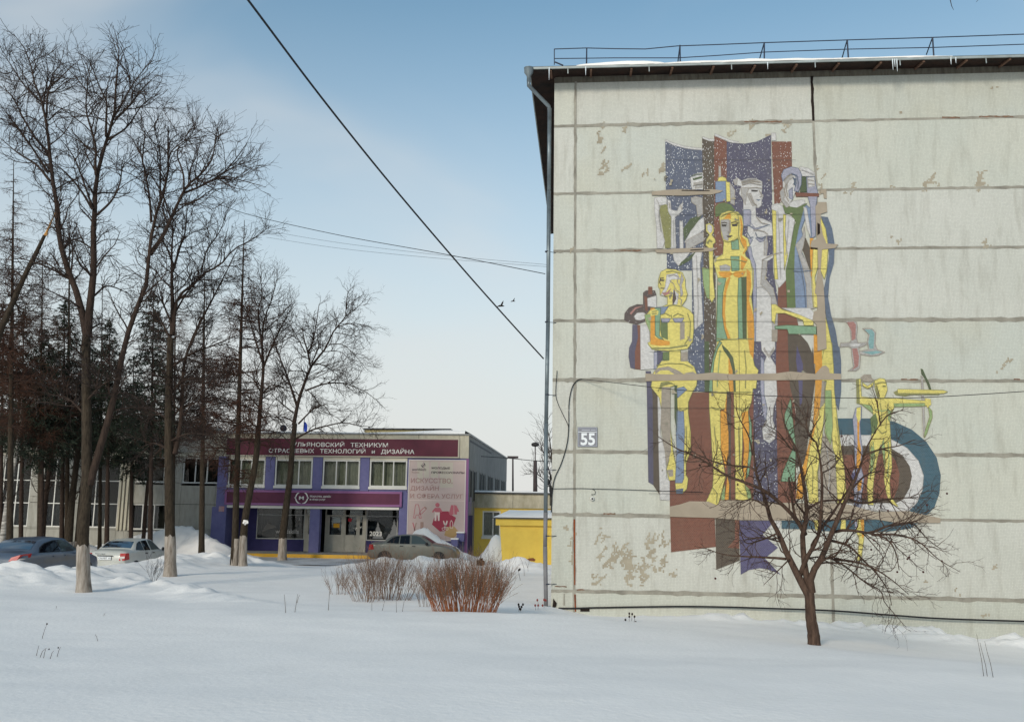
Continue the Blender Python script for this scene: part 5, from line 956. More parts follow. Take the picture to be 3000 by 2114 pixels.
def outline(pts, w, m, lay=2):
    pp = [K(*p) for p in pts]
    for (x0, z0), (x1, z1) in zip(pp, pp[1:]):
        d = np.hypot(x1 - x0, z1 - z0) + 1e-9; nx_, nz2 = -(z1 - z0) / d * w, (x1 - x0) / d * w
        MB().prism([(x0 + nx_, z0 + nz2), (x1 + nx_, z1 + nz2), (x1 - nx_, z1 - nz2), (x0 - nx_, z0 - nz2)], yq - .002 - .003 * lay, yq - .0005).build('graphic_line', m, po)
outline([(1714, 892), (1730, 782), (1754, 782), (1778, 892), (1762, 892), (1757, 866), (1734, 866), (1730, 892), (1714, 892)], .014, M_pinkd); outline([(1760, 862), (1766, 838), (1808, 798), (1822, 812), (1782, 856), (1760, 862)], .014, M_pinkd); pq([(1800, 806), (1810, 797), (1824, 811), (1814, 820)], M_tan, 3)
hd = [(1910 + 18 * cos(t), 783 + 18 * sin(t)) for t in np.linspace(0, 2 * pi, 14)[:-1]]; pq(hd, M_pinkd, 2)
pq([(1890, 806), (1932, 806), (1952, 836), (1938, 846), (1930, 832), (1930, 842), (1892, 842), (1888, 830), (1872, 848), (1866, 836)], M_pinkd, 3)
pq([(1888, 842), (1930, 842), (1926, 912), (1914, 912), (1910, 866), (1904, 866), (1900, 914), (1886, 912)], M_pltx, 4)
pq([(2022, 782), (2042, 782), (2042, 860), (2014, 866), (2004, 850)], M_pinkd, 2); pq([(2046, 780), (2066, 786), (2088, 832), (2076, 838), (2070, 828), (2070, 858), (2048, 858)], M_pinkd, 2)
pq([(1910, 835), (2000, 833), (2012, 856), (2062, 884), (2036, 960), (2008, 988), (1930, 1000), (1865, 943), (1882, 890)], M_pred, 1)
for cx2, cy2 in [(1958, 978), (1988, 976)]:
    pp = [(cx2 + 11 * cos(t), cy2 + 11 * sin(t)) for t in np.linspace(0, 2 * pi, 10)]; outline(pp, .014, M_pltx, 4)
pq([(1962, 968), (1986, 908), (1994, 912), (1990, 935), (1970, 972)], M_pltx, 4); pq([(1984, 966), (1962, 908), (1956, 914), (1962, 938), (1978, 970)], M_pltx, 4)
outline([(2014, 972), (2014, 925), (2024, 906), (2035, 925), (2035, 972), (2014, 972)], .014, M_pltx, 4)
pq([(1985, 962), (2045, 955), (2086, 1000), (2040, 1056), (1965, 1030)], M_poch, 2)
pq([(1704, 930), (1712, 930), (1728, 990), (1722, 996)], M_pinkd, 2); pq([(1732, 930), (1740, 932), (1722, 1000), (1716, 996)], M_tan, 2); pq([(1770, 925), (1796, 923), (1796, 1000), (1770, 1000)], M_tan, 2)
# lilac planter boxes / meter boxes with snow at the poster foot
for nm, a, b, y0, y1, Y, lab in [('planter_box', 2066, 2124, 1010, 1078, 49.6, 'upper lilac wall box capped with snow beside the poster'), ('planter_box', 2020, 2072, 1064, 1118, 49.2, 'lower lilac box on thin legs half sunk in the snowdrift')]:
    x0, zt = K(a, y0, Y); x1, zb = K(b, y1, Y); e = empty(nm, ((x0 + x1) / 2, Y, zb), label=lab, cat='box')
    MB().box(x0, x1, Y, Y + .38, zb, zt).build('body', M_lilac, e); MB().box(x0 - .02, x1 + .02, Y - .02, Y + .4, zt + .001, zt + .07).build('snow_cap', M_snow, e)
    for xx in (x0 + .02, x1 - .06): MB().box(xx, xx + .03, Y + .02, Y + .05, zb - .5, zb - .001).build('leg', M_dgrey, e)

# ================================================================== GREY WING to the left
wing = empty('grey_wing', (-27, CY_, -.1), label='low grey concrete wing with tall white framed windows behind the trees', cat='building')
def G(x, y, Y=CY_ + .2):
    p = onY(.34613 * x, 1200 + .34613 * y, Y); return float(p[0]), float(p[2]) + .014 * (-6.4 - float(p[0]))
def GX_(x, y=800): return G(x, y)[0]
def GZ_(y): return G(1200, y)[1]
YW = CY_ + .2; wx0 = GX_(-900); wx1 = KX(75) - .01; wzt = GZ_(205)
MB().box(wx0, wx1, YW + .95, YB, -.6, wzt - .1).build('core_wall', M_room, wing)
holes = [(-330, -40, 445, 1042, 2, 3), (0, 242, 445, 1042, 2, 3), (335, 560, 445, 1042, 2, 3), (690, 998, 445, 1042, 3, 3), (1133, 1372, 438, 650, 2, 1), (1524, 1838, 438, 655, 3, 1), (1102, 1410, 834, 1052, 3, 1)]
# wall panels round the openings
xsx = sorted({wx0, wx1} | {GX_(v) for h in holes for v in h[:2]} | {GX_(1460), GX_(1065)}); zsz = sorted({-.6, GZ_(1060), GZ_(832), GZ_(655), GZ_(430), wzt} | {GZ_(v) for h in holes for v in h[2:4]})
def inhole(x, z): return any(GX_(h[0]) - .001 < x < GX_(h[1]) + .001 and GZ_(h[3]) - .001 < z < GZ_(h[2]) + .001 for h in holes)
for xa, xb in zip(xsx, xsx[1:]):
    run = None
    for za, zb in zip(zsz, zsz[1:]):
        if inhole((xa + xb) / 2, (za + zb) / 2) or xb - xa < .01 or zb - za < .01: continue
        MB().box(xa + .006, xb - .006, YW, YW + .3, za + .006, zb - .006).build('wall_panel', M_grey, wing)
for a, b, c_, d_, np_, r in holes:
    win(wing, GX_(a), GX_(b), GZ_(d_), GZ_(c_), YW + .1, [1] * np_, t=.07, curtain=(r == 1 and rnd.random() < .5), rows=r, sill=(r == 1))
for x in (1012, 1042, 1075, 1112): MB().box(GX_(x) - .06, GX_(x) + .06, YW - .10, YW - .001, GZ_(1060), GZ_(440)).build('rib', M_cream, wing)
MB().box(wx0, wx1, YW - .15, YW + .4, wzt, wzt + .12).build('coping', MATS['coping_tin'], wing)
MB().box(wx0, wx1, YW - .06, YW - .001, GZ_(430) + .02, GZ_(395)).build('ledge', M_cream, wing)
MB().box(wx0, wx1, YW + .41, YB, wzt - .1, wzt).build('roof_deck', M_roofd, wing)

# ================================================================== ANNEX (cream parapet, yellow wall) and yellow box
YA = float(onX(1392, 1460, xR)[1])
anx = empty('yellow_annex', (-3, YA, -.2), label='single storey annex with yellow wall and stained cream parapet', cat='building')
def AX(px, py, Y): p = onY(px, py, Y); return float(p[0]), float(p[2])
ax0 = AX(1386, 1550, YA)[0]; az_t = AX(1500, 1442, YA)[1]; az_m = AX(1500, 1488, YA)[1]; ax1 = 5.0
M_yel = mat('yellow_paint_wall', rgb(238, 206, 96), c2=rgb(226, 192, 88), scale=2, bump=.25)
M_stain = mat('stained_cream', rgb(200, 192, 172), c2=rgb(158, 150, 128), scale=1.8, bump=.3, stretch=(1.4, 1.4, .7))
xe = [ax0 - .02 + (ax1 - ax0) * i / 5 for i in range(6)]
for a, b in zip(xe, xe[1:]): MB().box(a + .01, b - .01, YA - .12, YA + .2, az_m, az_t - .08).build('parapet_panel', M_stain, anx)
MB().box(ax0 - .3, ax1, YA - .25, YA + 6, az_t - .079, az_t).build('roof_slab', M_roofd, anx)
mb = MB(); vs = []
for i in range(31):
    x = ax0 - .2 + (ax1 - ax0) * i / 30; h = .10 + .10 * vnoise(np.array([x * 1.3]), np.array([8.0]))[0]; vs += [(x, YA - .26, az_t + .002), (x, YA - .15, az_t + h), (x, YA + 5, az_t + h + .1)]
mb.add(vs, [(3 * i + q, 3 * i + 3 + q, 3 * i + 4 + q, 3 * i + 1 + q) for i in range(30) for q in range(2)]).build('roof_snow', M_snow, anx, smooth=True)
wa = AX(1414, 1500, YA); wb = AX(1466, 1575, YA); zwt = AX(1440, 1496, YA)[1]; zwb_ = AX(1440, 1571, YA)[1]
for a, b, c_, d_ in [(ax0, wa[0], -.6, az_m), (wb[0], ax1, -.6, az_m), (wa[0], wb[0], -.6, zwb_), (wa[0], wb[0], zwt, az_m)]:
    MB().box(a, b, YA, YA + .3, c_, d_).build('wall', M_yel, anx)
win(anx, wa[0], wb[0], zwb_, zwt, YA + .05, [1.2, .8], t=.08)
MB().box(ax0, ax1, YA + 1.2, YA + 6, -.5, az_t - .1).build('core', M_room, anx)
YX = 42.5
ex0, ezt = AX(1452, 1518, YX); ezb = AX(1470, 1660, YX)[1] - .4; exb = AX(1474, 1650, YX)[0]; ex1 = 3.0
ext = empty('yellow_shed', ((ex0 + ex1) / 2, YX, -.2), label='low bright yellow lean-to with snowy roof beside the drainpipe', cat='shed')
MB().add([(AX(1463, 1535, YX)[0], YX, ezt), (ex1, YX, ezt), (ex1, YX, ezb), (exb, YX, ezb), (AX(1463, 1535, YX)[0], YX + 3.2, ezt), (ex1, YX + 3.2, ezt), (ex1, YX + 3.2, ezb), (exb, YX + 3.2, ezb)], [(0, 3, 2, 1), (4, 5, 6, 7), (0, 4, 7, 3), (1, 2, 6, 5)]).build('wall', M_yel, ext)
MB().box(ex0 + .02, ex1, YX - .14, YX - .002, ezt - .30, ezt).build('cornice', M_yel, ext)
MB().box(ex0 - .12, ex1, YX - .25, YX + 3.3, ezt + .001, ezt + .06).build('roof_slab', M_roofd, ext)
mb = MB(); vs = []
for i in range(31):
    x = ex0 - .1 + (ex1 - ex0) * i / 30; t = min(1, i / 2.0); h = (.13 * t + .04 * vnoise(np.array([x * 1.3]), np.array([4.0]))[0]); vs += [(x, YX - .24, ezt + .062), (x, YX - .16, ezt + .07 + h * .5), (x, YX + .8, ezt + .10 + h * 1.6), (x, YX + 3.2, ezt + .12 + h * 2.2)]
mb.add(vs, [(4 * i + q, 4 * i + 4 + q, 4 * i + 5 + q, 4 * i + 1 + q) for i in range(30) for q in range(3)]).build('roof_snow', M_snow, ext, smooth=True)
pb = [AX(x, y, YX) for x, y in [(1544, 1637), (1552, 1634), (1562, 1633), (1569, 1638), (1566, 1643), (1556, 1642), (1548, 1641)]]
MB().prism(pb, YX - .015, YX).build('exposed_brick', mat('exposed_brick', rgb(150, 90, 60), c2=rgb(110, 70, 50), scale=8), ext)
# far lamp posts
M_pole = mat('pole', rgb(88, 76, 78), c2=rgb(70, 62, 62), scale=4)
Yp = 60
for nm, px, yt, lab, globe in [('lamp_post', 1568, 1302, 'distant lamp post with a round dark globe behind the annex', True), ('lamp_post', 1502.5, 1341, 'thin distant pole with a flat crossbar head above the annex roof', False)]:
    b_ = onY(px, 1640, Yp); t_ = onY(px, yt, Yp); e = empty(nm, (b_[0], Yp, -.3), label=lab, cat='lamp post')
    if globe:
        m_ = onY(px, 1350, Yp); MB().tube([(b_[0], Yp, -.3), (m_[0], Yp, m_[2])], [.19, .12], 8).build('post', M_pole, e); MB().tube([(m_[0], Yp, m_[2]), (t_[0], Yp, t_[2])], .04, 6).build('stem', M_pole, e)
        MB().lathe([(.02, -.14), (.2, -.1), (.27, 0), (.22, .1), (.05, .16)], (t_[0], Yp, t_[2]), 12).build('globe', mat('globe', rgb(60, 58, 58)), e, smooth=True)
    else:
        MB().tube([(b_[0], Yp, -.3), (t_[0], Yp, t_[2])], [.09, .055], 6).build('post', M_pole, e); MB().box(t_[0] - .35, t_[0] + .35, Yp - .1, Yp + .1, t_[2] - .02, t_[2] + .12).build('head', M_pole, e)
cable('overhead_cable', [(1410, 1336, 55), (1484, 1341, 57), (1568, 1349, 60), (1640, 1352, 60)], .022, 'thin wire linking the college side wall to the distant lamp post')
# ================================================================== CARS
M_tyre = mat('tyre', (0.015, .015, .016, 1), rough=.8); M_rim = mat('rim', rgb(140, 142, 145), rough=.35, metal=.6)
M_blackp = mat('black_plastic', (0.02, .02, .022, 1), rough=.5)
M_red = mat('tail_red', rgb(170, 22, 24), rough=.25, spec=.6); M_lens = mat('lens_white', rgb(215, 205, 200), rough=.2, spec=.6)
M_cglass = glass_mat('tinted_glass', dark=(0.006, 0.008, 0.012, 1), refl=.30)
M_cglass2 = glass_mat('clear_car_glass', dark=(0.07, 0.09, 0.09, 1), refl=.4)
def text_on(name, s, fn, m, parent, bold=0.0):
    cu = bpy.data.curves.new('t', 'FONT'); cu.body = s; cu.offset = bold; cu.resolution_u = 2
    ob = bpy.data.objects.new('t', cu); COL.objects.link(ob); dg = bpy.context.evaluated_depsgraph_get(); dg.update()
    me = bpy.data.meshes.new_from_object(ob.evaluated_get(dg)); co = np.array([v.co[:] for v in me.vertices]); fs = [tuple(p.vertices) for p in me.polygons]
    bpy.data.objects.remove(ob); bpy.data.curves.remove(cu); bpy.data.meshes.remove(me)
    a, b = co.min(0), co.max(0)
    return MB().add([fn((p[0] - a[0]) / (b[0] - a[0]), (p[1] - a[1]) / (b[1] - a[1])) for p in co], fs).build(name, m, parent, world=False)
ST = [(-2.17, .42, .70, .78, .68, .60), (-2.11, .30, .86, .94, .78, .68), (-1.97, .26, .94, 1.02, .82, .72), (-1.70, .25, .955, 1.045, .832, .73), (-1.45, .24, .96, 1.06, .836, .72), (-1.2, .23, .96, 1.22, .84, .66), (-.95, .22, .958, 1.345, .84, .60), (-.55, .22, .95, 1.405, .84, .575),
      (0, .22, .94, 1.42, .84, .57), (.35, .22, .93, 1.385, .84, .57), (.65, .22, .925, 1.22, .838, .61), (.95, .22, .92, 1.03, .835, .66), (1.05, .22, .90, 1.0, .832, .67), (1.5, .22, .85, .94, .82, .68), (1.92, .24, .74, .83, .78, .62), (2.10, .28, .62, .70, .71, .55), (2.18, .36, .52, .58, .6, .5)]
def car(name, loc, rz, paint, label, kx=1.0, ky=1.0, kz=1.0, style='sedan'):
    root = empty(name, loc, rz, label=label, cat='car')
    S = np.array(ST) * np.array([kx, kz, kz, kz, ky, ky])
    def at(x): return [np.interp(x, S[:, 0], S[:, i]) for i in range(1, 6)]
    def half(x):
        zb, zl, zt, hw, ht = at(x); zm = zb + .45 * (zl - zb)
        return [(.86 * hw, zb), (.97 * hw, zb + .10), (1.0 * hw, zm - .08), (1.0 * hw, zm + .05), (.992 * hw, zl - .06), (.975 * hw, zl), (ht, zt - .035), (.84 * ht, zt - .006), (.45 * ht, zt + .008), (0, zt + .012)]
    xs_ = np.unique(np.concatenate([S[:, 0], np.linspace(S[0, 0], S[-1, 0], 36)])); V = []; n = None
    for x in xs_:
        h = half(x); sec = [(-y, z) for y, z in h] + [(y, z) for y, z in h[-2::-1]]; n = len(sec); V += [(x, y, z) for y, z in sec]
    Fq = [(i * n + j, i * n + j + 1, (i + 1) * n + j + 1, (i + 1) * n + j) for i in range(len(xs_) - 1) for j in range(n - 1)] + [(i * n + n - 1, i * n, (i + 1) * n, (i + 1) * n + n - 1) for i in range(len(xs_) - 1)]
    Fq += [tuple(range(n - 1, -1, -1)), tuple((len(xs_) - 1) * n + j for j in range(n))]
    body = MB().add(V, Fq).build('body', paint, root, smooth=True, world=False)
    md = body.modifiers.new('edge', 'EDGE_SPLIT'); md.split_angle = radians(50)
    def sidept(x, z, s, off=.012):
        zb, zl, zt, hw, ht = at(x); t = (z - zl) / max(.01, zt - .035 - zl); y = (.975 * hw) * (1 - t) + ht * t if t > 0 else hw
        return (x, s * (y + off), z)
    def side(nm, poly, m, parent, off=.012, both=True):
        for s in ((-1, 1) if both else (-1,)):
            MB().add([sidept(x * kx, z * kz, s, off) for x, z in poly], [tuple(range(len(poly)))[::s]]).build(nm, m, parent, world=False)
    # side glass: one dark surround with three panes
    if style == 'arch':
        side('window_surround', [(-1.25, 1.0), (-1.1, 1.15), (-.8, 1.27), (-.35, 1.34), (.1, 1.345), (.45, 1.24), (.86, .985), (.4, .985), (-.4, .99)], M_blackp, body, .008)
        side('side_window', [(-1.2, 1.01), (-1.05, 1.14), (-.78, 1.25), (-.36, 1.325), (-.20, 1.33), (-.17, .998)], M_cglass, body, .013)
        side('side_window', [(-.10, .998), (-.12, 1.335), (.1, 1.33), (.42, 1.225), (.78, .996)], M_cglass2, body, .013)
    else:
        side('side_window', [(-1.28, 1.02), (-1.0, 1.26), (-.78, 1.335), (-.66, 1.345), (-.66, .99)], M_cglass, body)
        side('side_window', [(-.61, .99), (-.61, 1.35), (-.16, 1.37), (-.12, .985)], M_cglass, body)
        side('side_window', [(-.03, .985), (-.06, 1.37), (.18, 1.36), (.36, 1.30), (.80, .98)], M_cglass2, body)
    def topglass(nm, xa, xb, wa, wb, m, k=5):
        vs = []; xx = np.linspace(xa * kx, xb * kx, k)
        for i, x in enumerate(xx):
            zb, zl, zt, hw, ht = at(x); ww = (wa + (wb - wa) * i / (k - 1)) * ky; 
            for q in (-1, -.5, 0, .5, 1):
                y = q * ww; h = half(x); zz = np.interp(abs(y), [p[0] for p in h[:5:-1]], [p[1] for p in h[:5:-1]]); vs.append((x, y, zz + .012))
        MB().add(vs, [(i * 5 + j, i * 5 + j + 1, (i + 1) * 5 + j + 1, (i + 1) * 5 + j) for i in range(k - 1) for j in range(4)]).build(nm, m, body, smooth=True, world=False)
    topglass('rear_window', -1.40, -.99, .62, .52, M_cglass); topglass('windscreen', .98, .42, .60, .50, M_cglass2)
    # door gaps, handles, mirrors, lights, wheels, bumpers
    for x in (-.64, -.09, .88): side('door_gap', [(x, .36), (x + .012, .36), (x + .012, .97), (x, .97)], M_blackp, body, .004)
    for x in (-.50, .10): 
        for s in (-1, 1):
            y = at(x * kx)[3]; MB().box((x - .09) * kx, (x + .07) * kx, min(s * y, s * (y + .025)), max(s * y, s * (y + .025)), .86 * kz, .895 * kz).build('handle', M_blackp if style == 'sedan' else paint, root, world=False)
    for s in (-1, 1):
        y = at(.72 * kx)[3]
        MB().lathe([(.02, .02), (.065, .035), (.078, .07), (.065, .11), (.02, .13)], (.74 * kx, s * (y + .10) - .07, 1.0 * kz), 10, 'y').build('mirror', M_blackp, root, smooth=True, world=False)
        for x in (-1.32, 1.30):
            w_ = MB().lathe([(.19, -.09), (.28, -.095), (.295, -.06), (.295, .06), (.28, .095), (.19, .09)], (0, 0, 0), 22, 'y').build('wheel', M_tyre, root, smooth=True, world=False); w_.location = (x * kx, s * (at(x * kx)[3] - .10), .29)
            mbr = MB().lathe([(.195, -.05), (.195, .05)], (0, 0, 0), 18, 'y')
            for q in range(5):
                t = q * 2 * pi / 5; mbr.tube([(0, s * .07, 0), (.17 * cos(t), s * .075, .17 * sin(t))], .025, 5)
            mbr.build('rim', M_rim, w_, world=False)
            arc = [(x * kx + .36 * cos(t), .29 + .36 * sin(t)) for t in np.linspace(0, pi, 14)]
            y = at(x * kx)[3]
            MB().add([(a, s * (y + .006), z) for a, z in arc], [tuple(range(14))[::s]]).build('wheel_arch', M_blackp, root, world=False)
        zb, zl, zt, hw, ht = at(-2.0 * kx)
        x0 = S[0, 0]
        if style == 'arch':
            pts = [(x0 - .01, .50, .80), (x0 - .0, .72, .78), (x0 + .50, .845, .90), (x0 + .55, .84, 1.0), (x0 + .08, .80, .98), (x0 + .03, .55, .90)]
            pts = [(a, s * b * ky, c_ * kz) for a, b, c_ in pts]
            MB().add(pts + [(a + .08, b * .92, c_) for a, b, c_ in pts], [(0, 1, 4, 5), (1, 2, 3, 4), (5, 4, 10, 11), (4, 3, 9, 10), (0, 6, 7, 1), (1, 7, 8, 2), (2, 8, 9, 3), (0, 5, 11, 6)]).build('tail_light', M_red, root, world=False)
            q2 = [(x0 - .016, .56, .805), (x0 - .006, .73, .79), (x0 + .30, .838, .865), (x0 + .10, .80, .88)]
            MB().add([(a - .004, s * (b * ky + .012), c_ * kz) for a, b, c_ in q2], [(0, 1, 2, 3)]).build('reverse_light', M_lens, root, world=False)
        else:
            zz0, zz1 = .66 * kz, .93 * kz; pts = [(x0 + .02, .56, zz0), (x0 + .06, .76, zz0), (x0 + .30, .835, zz0 + .04), (x0 + .24, .83, zz1), (x0 + .10, .77, zz1), (x0 + .06, .58, zz1)]
            pts = [(a - .035, s * b * ky * 1.03, c_) for a, b, c_ in pts]
            MB().add(pts + [(a + .08, b * .92, c_) for a, b, c_ in pts], [(0, 1, 4, 5), (1, 2, 3, 4), (5, 4, 10, 11), (4, 3, 9, 10), (0, 6, 7, 1), (1, 7, 8, 2), (2, 8, 9, 3), (0, 5, 11, 6)]).build('tail_light', M_red, root, world=False)
            MB().add([(x0 - .025, s * .60 * ky, zz0 + .08), (x0 + .005, s * .79 * ky, zz0 + .08), (x0 + .01, s * .795 * ky, zz0 + .16), (x0 - .022, s * .60 * ky, zz0 + .16)], [(0, 1, 2, 3)]).build('reverse_light', M_lens, root, world=False)
        xh = S[-1, 0]; MB().add([(xh - .06, s * .58 * ky, .56 * kz), (xh - .22, s * .74 * ky, .60 * kz), (xh - .25, s * .75 * ky, .72 * kz), (xh - .10, s * .56 * ky, .66 * kz), (xh - .2, s * .5 * ky, .6 * kz)], [(0, 1, 2, 3), (0, 3, 4)]).build('headlight', M_lens, root, world=False)
    x0 = S[0, 0]
    MB().hprism([(x0 - .04, -.6 * ky), (x0 + .06, -.80 * ky), (x0 + .3, -.845 * ky), (x0 + .3, -.8 * ky), (x0 + .1, -.7 * ky), (x0 + .1, .7 * ky), (x0 + .3, .8 * ky), (x0 + .3, .845 * ky), (x0 + .06, .80 * ky), (x0 - .04, .6 * ky)], .36 * kz, .60 * kz).build('rear_bumper', paint, root, world=False)
    return root
def paintm(name, c, c2, rough=.32):
    m = mat(name, c, rough=rough, c2=c2, scale=.9, spec=.5); m.node_tree.nodes['Principled BSDF'].inputs['Coat Weight'].default_value = .35; return m
P1 = paintm('paint_blue_grey', rgb(84, 96, 114), rgb(72, 84, 100)); P2 = paintm('paint_silver_white', rgb(198, 198, 194), rgb(182, 182, 174)); P3 = paintm('paint_grey_green', rgb(122, 122, 112), rgb(106, 100, 88))
q = CAR1
c1 = car('parked_car', (q[0], q[1], -.15), radians(88), P1, 'blue-grey saloon car at the far left behind the snowbank', 1.03, 1.03, 1.03, 'arch')
q = CAR2
c2 = car('parked_car', (q[0], q[1], -.46), radians(88), P2, 'white saloon car with number plate parked between two whitewashed trunks', .95, 1.0, 1.02, 'sedan')
x0_ = ST[0][0] * .95
pl_ = MB().box(x0_ - .05, x0_ - .035, -.26, .26, .70, .82).build('number_plate', M_pw, c2, world=False)
text_on('plate_text', 'С957ВТ 73', lambda u, v: (x0_ - .0535, .24 - .48 * u, .725 + .07 * v), M_blackp, pl_, bold=.01)
MB().box(x0_ - .045, x0_ - .02, -.32, .32, .835, .865).build('plate_trim', M_blackp, c2, world=False)
text_on('badge', 'Калина', lambda u, v: (x0_ + .035 - .03 * 1.0, .42 - .4 * u, .90 + .05 * v), M_blackp, c2, bold=.0)
xc = float(onY(1213, 1600, 45.6)[0])
car('parked_car', (xc + .05, 45.6, -.33), 0.0, P3, 'dusty grey-green saloon car parked side-on before the college', 1.0, 1.0, 1.0, 'sedan')

# ================================================================== BARE TREES
class Twigs:
    def __init__(s): s.g = {}
    def add(s, P, R, sides):
        s.g.setdefault((P.shape[1], sides), []).append((P, R))
    def arrays(s):
        VV = []; FF = []; base = 0
        for (n, k), lst in s.g.items():
            P = np.concatenate([a for a, b in lst]); R = np.concatenate([b for a, b in lst]); Nn = len(P)
            T = np.empty_like(P); T[:, 1:-1] = P[:, 2:] - P[:, :-2]; T[:, 0] = P[:, 1] - P[:, 0]; T[:, -1] = P[:, -1] - P[:, -2]
            T /= np.linalg.norm(T, axis=2, keepdims=True) + 1e-9
            ref = np.where(np.abs(T[:, :1, 2:3]) > .85, np.array([1., 0, 0]), np.array([0, 0, 1.])); ref = np.broadcast_to(ref, P.shape)
            a = np.cross(ref, T); a /= np.linalg.norm(a, axis=2, keepdims=True) + 1e-9; b = np.cross(T, a)
            ang = np.arange(k) * 2 * pi / k
            V = P[:, :, None] + (a[:, :, None] * np.cos(ang)[None, None, :, None] + b[:, :, None] * np.sin(ang)[None, None, :, None]) * R[:, :, None, None]
            i, j, t = np.meshgrid(np.arange(n - 1), np.arange(k), np.arange(1), indexing='ij'); i = i.ravel(); j = j.ravel()
            f = np.stack([i * k + j, i * k + (j + 1) % k, (i + 1) * k + (j + 1) % k, (i + 1) * k + j], 1)
            F = (f[None] + (np.arange(Nn) * n * k)[:, None, None]).reshape(-1, 4) + base
            VV.append(V.reshape(-1, 3)); FF.append(F); base += Nn * n * k
        return np.concatenate(VV), np.concatenate(FF)
def nrm(v): return v / (np.linalg.norm(v, axis=-1, keepdims=True) + 1e-9)
def resample(pts, n):
    pts = np.array(spline(pts, 6)); d = np.r_[0, np.cumsum(np.linalg.norm(np.diff(pts, axis=0), axis=1))]; t = np.linspace(0, d[-1], n)
    return np.stack([np.interp(t, d, pts[:, i]) for i in range(3)], 1), d[-1]
def spawn(P, R, counts, ang, length, k, ratio, cap, tip, upw, wig, t0=.12, g=rng, lenpow=.5, flat=1.0):
    """side shoots along parent polylines P (N,n,3)"""
    Nn, n, _ = P.shape; idx = np.repeat(np.arange(Nn), counts); m = len(idx)
    if m == 0: return None
    t = g.uniform(t0, 1, m); s = t * (n - 1); i = np.minimum(s.astype(int), n - 2); f = (s - i)[:, None]
    pos = P[idx, i] * (1 - f) + P[idx, i + 1] * f; tan = nrm(P[idx, i + 1] - P[idx, i]); rad = R[idx, i] * (1 - f[:, 0]) + R[idx, i + 1] * f[:, 0]
    v = g.normal(size=(m, 3)); v[:, 1] *= flat; v -= (v * tan).sum(1, keepdims=True) * tan; v = nrm(v)
    a = np.radians(g.uniform(*ang, m))[:, None]; d = nrm(np.cos(a) * tan + np.sin(a) * v + np.array([0, 0, upw]))
    Ls = length(idx, t, m) if callable(length) else g.uniform(*length, m); step = (Ls / (k - 1))[:, None]
    out = np.empty((m, k, 3)); out[:, 0] = pos; p = pos
    for q in range(1, k):
        p = p + d * step; out[:, q] = p; d = nrm(d + g.normal(size=(m, 3)) * wig + np.array([0, 0, upw * .5]))
    r0 = np.minimum(np.minimum(rad * ratio, cap), .004 + Ls * .016)
    RR = r0[:, None] + (np.minimum(tip, r0) - r0)[:, None] * np.linspace(0, 1, k)[None] ** .8
    return out, RR
def bark(name, c, c2): return mat(name, c, rough=.9, c2=c2, scale=13, bump=1.0, bscale=30, stretch=(1.6, 1.6, .4), spec=.12)
M_bark = bark('bark_grey_brown', rgb(76, 66, 55), rgb(42, 36, 30)); M_bark2 = bark('bark_dark', rgb(74, 60, 52), rgb(46, 38, 34)); M_twig = mat('twigs', rgb(66, 52, 46), rough=.9, c2=rgb(46, 38, 36), scale=3); M_twigr = mat('twigs_red', rgb(90, 58, 42), rough=.9, c2=rgb(62, 44, 36), scale=3)
M_lime = mat('whitewash', rgb(178, 168, 158), rough=.9, c2=rgb(112, 100, 88), scale=6, bump=.8, bscale=18, stretch=(2.2, 2.2, .35))
def px_limbs(limbs, Y0, spread=1.0, seed=1):
    """limbs: (points in photo pixels, r0, r1[, depth drift]); each leaves the picture plane by its own amount"""
    r = random.Random(seed); out = []
    for lb in limbs:
        pts, r0, r1 = lb[:3]; dr = lb[3] if len(lb) > 3 else r.uniform(-1, 1) * spread; y0 = lb[4] if len(lb) > 4 else 0.0
        m = len(pts); P = [onY(x, y, Y0 + y0 + dr * (i / max(1, m - 1)) ** 1.2) for i, (x, y) in enumerate(pts)]
        P, L_ = resample(P, 16); out.append((P, r0 + (r1 - r0) * np.linspace(0, 1, 16) ** .85, L_))
    return out
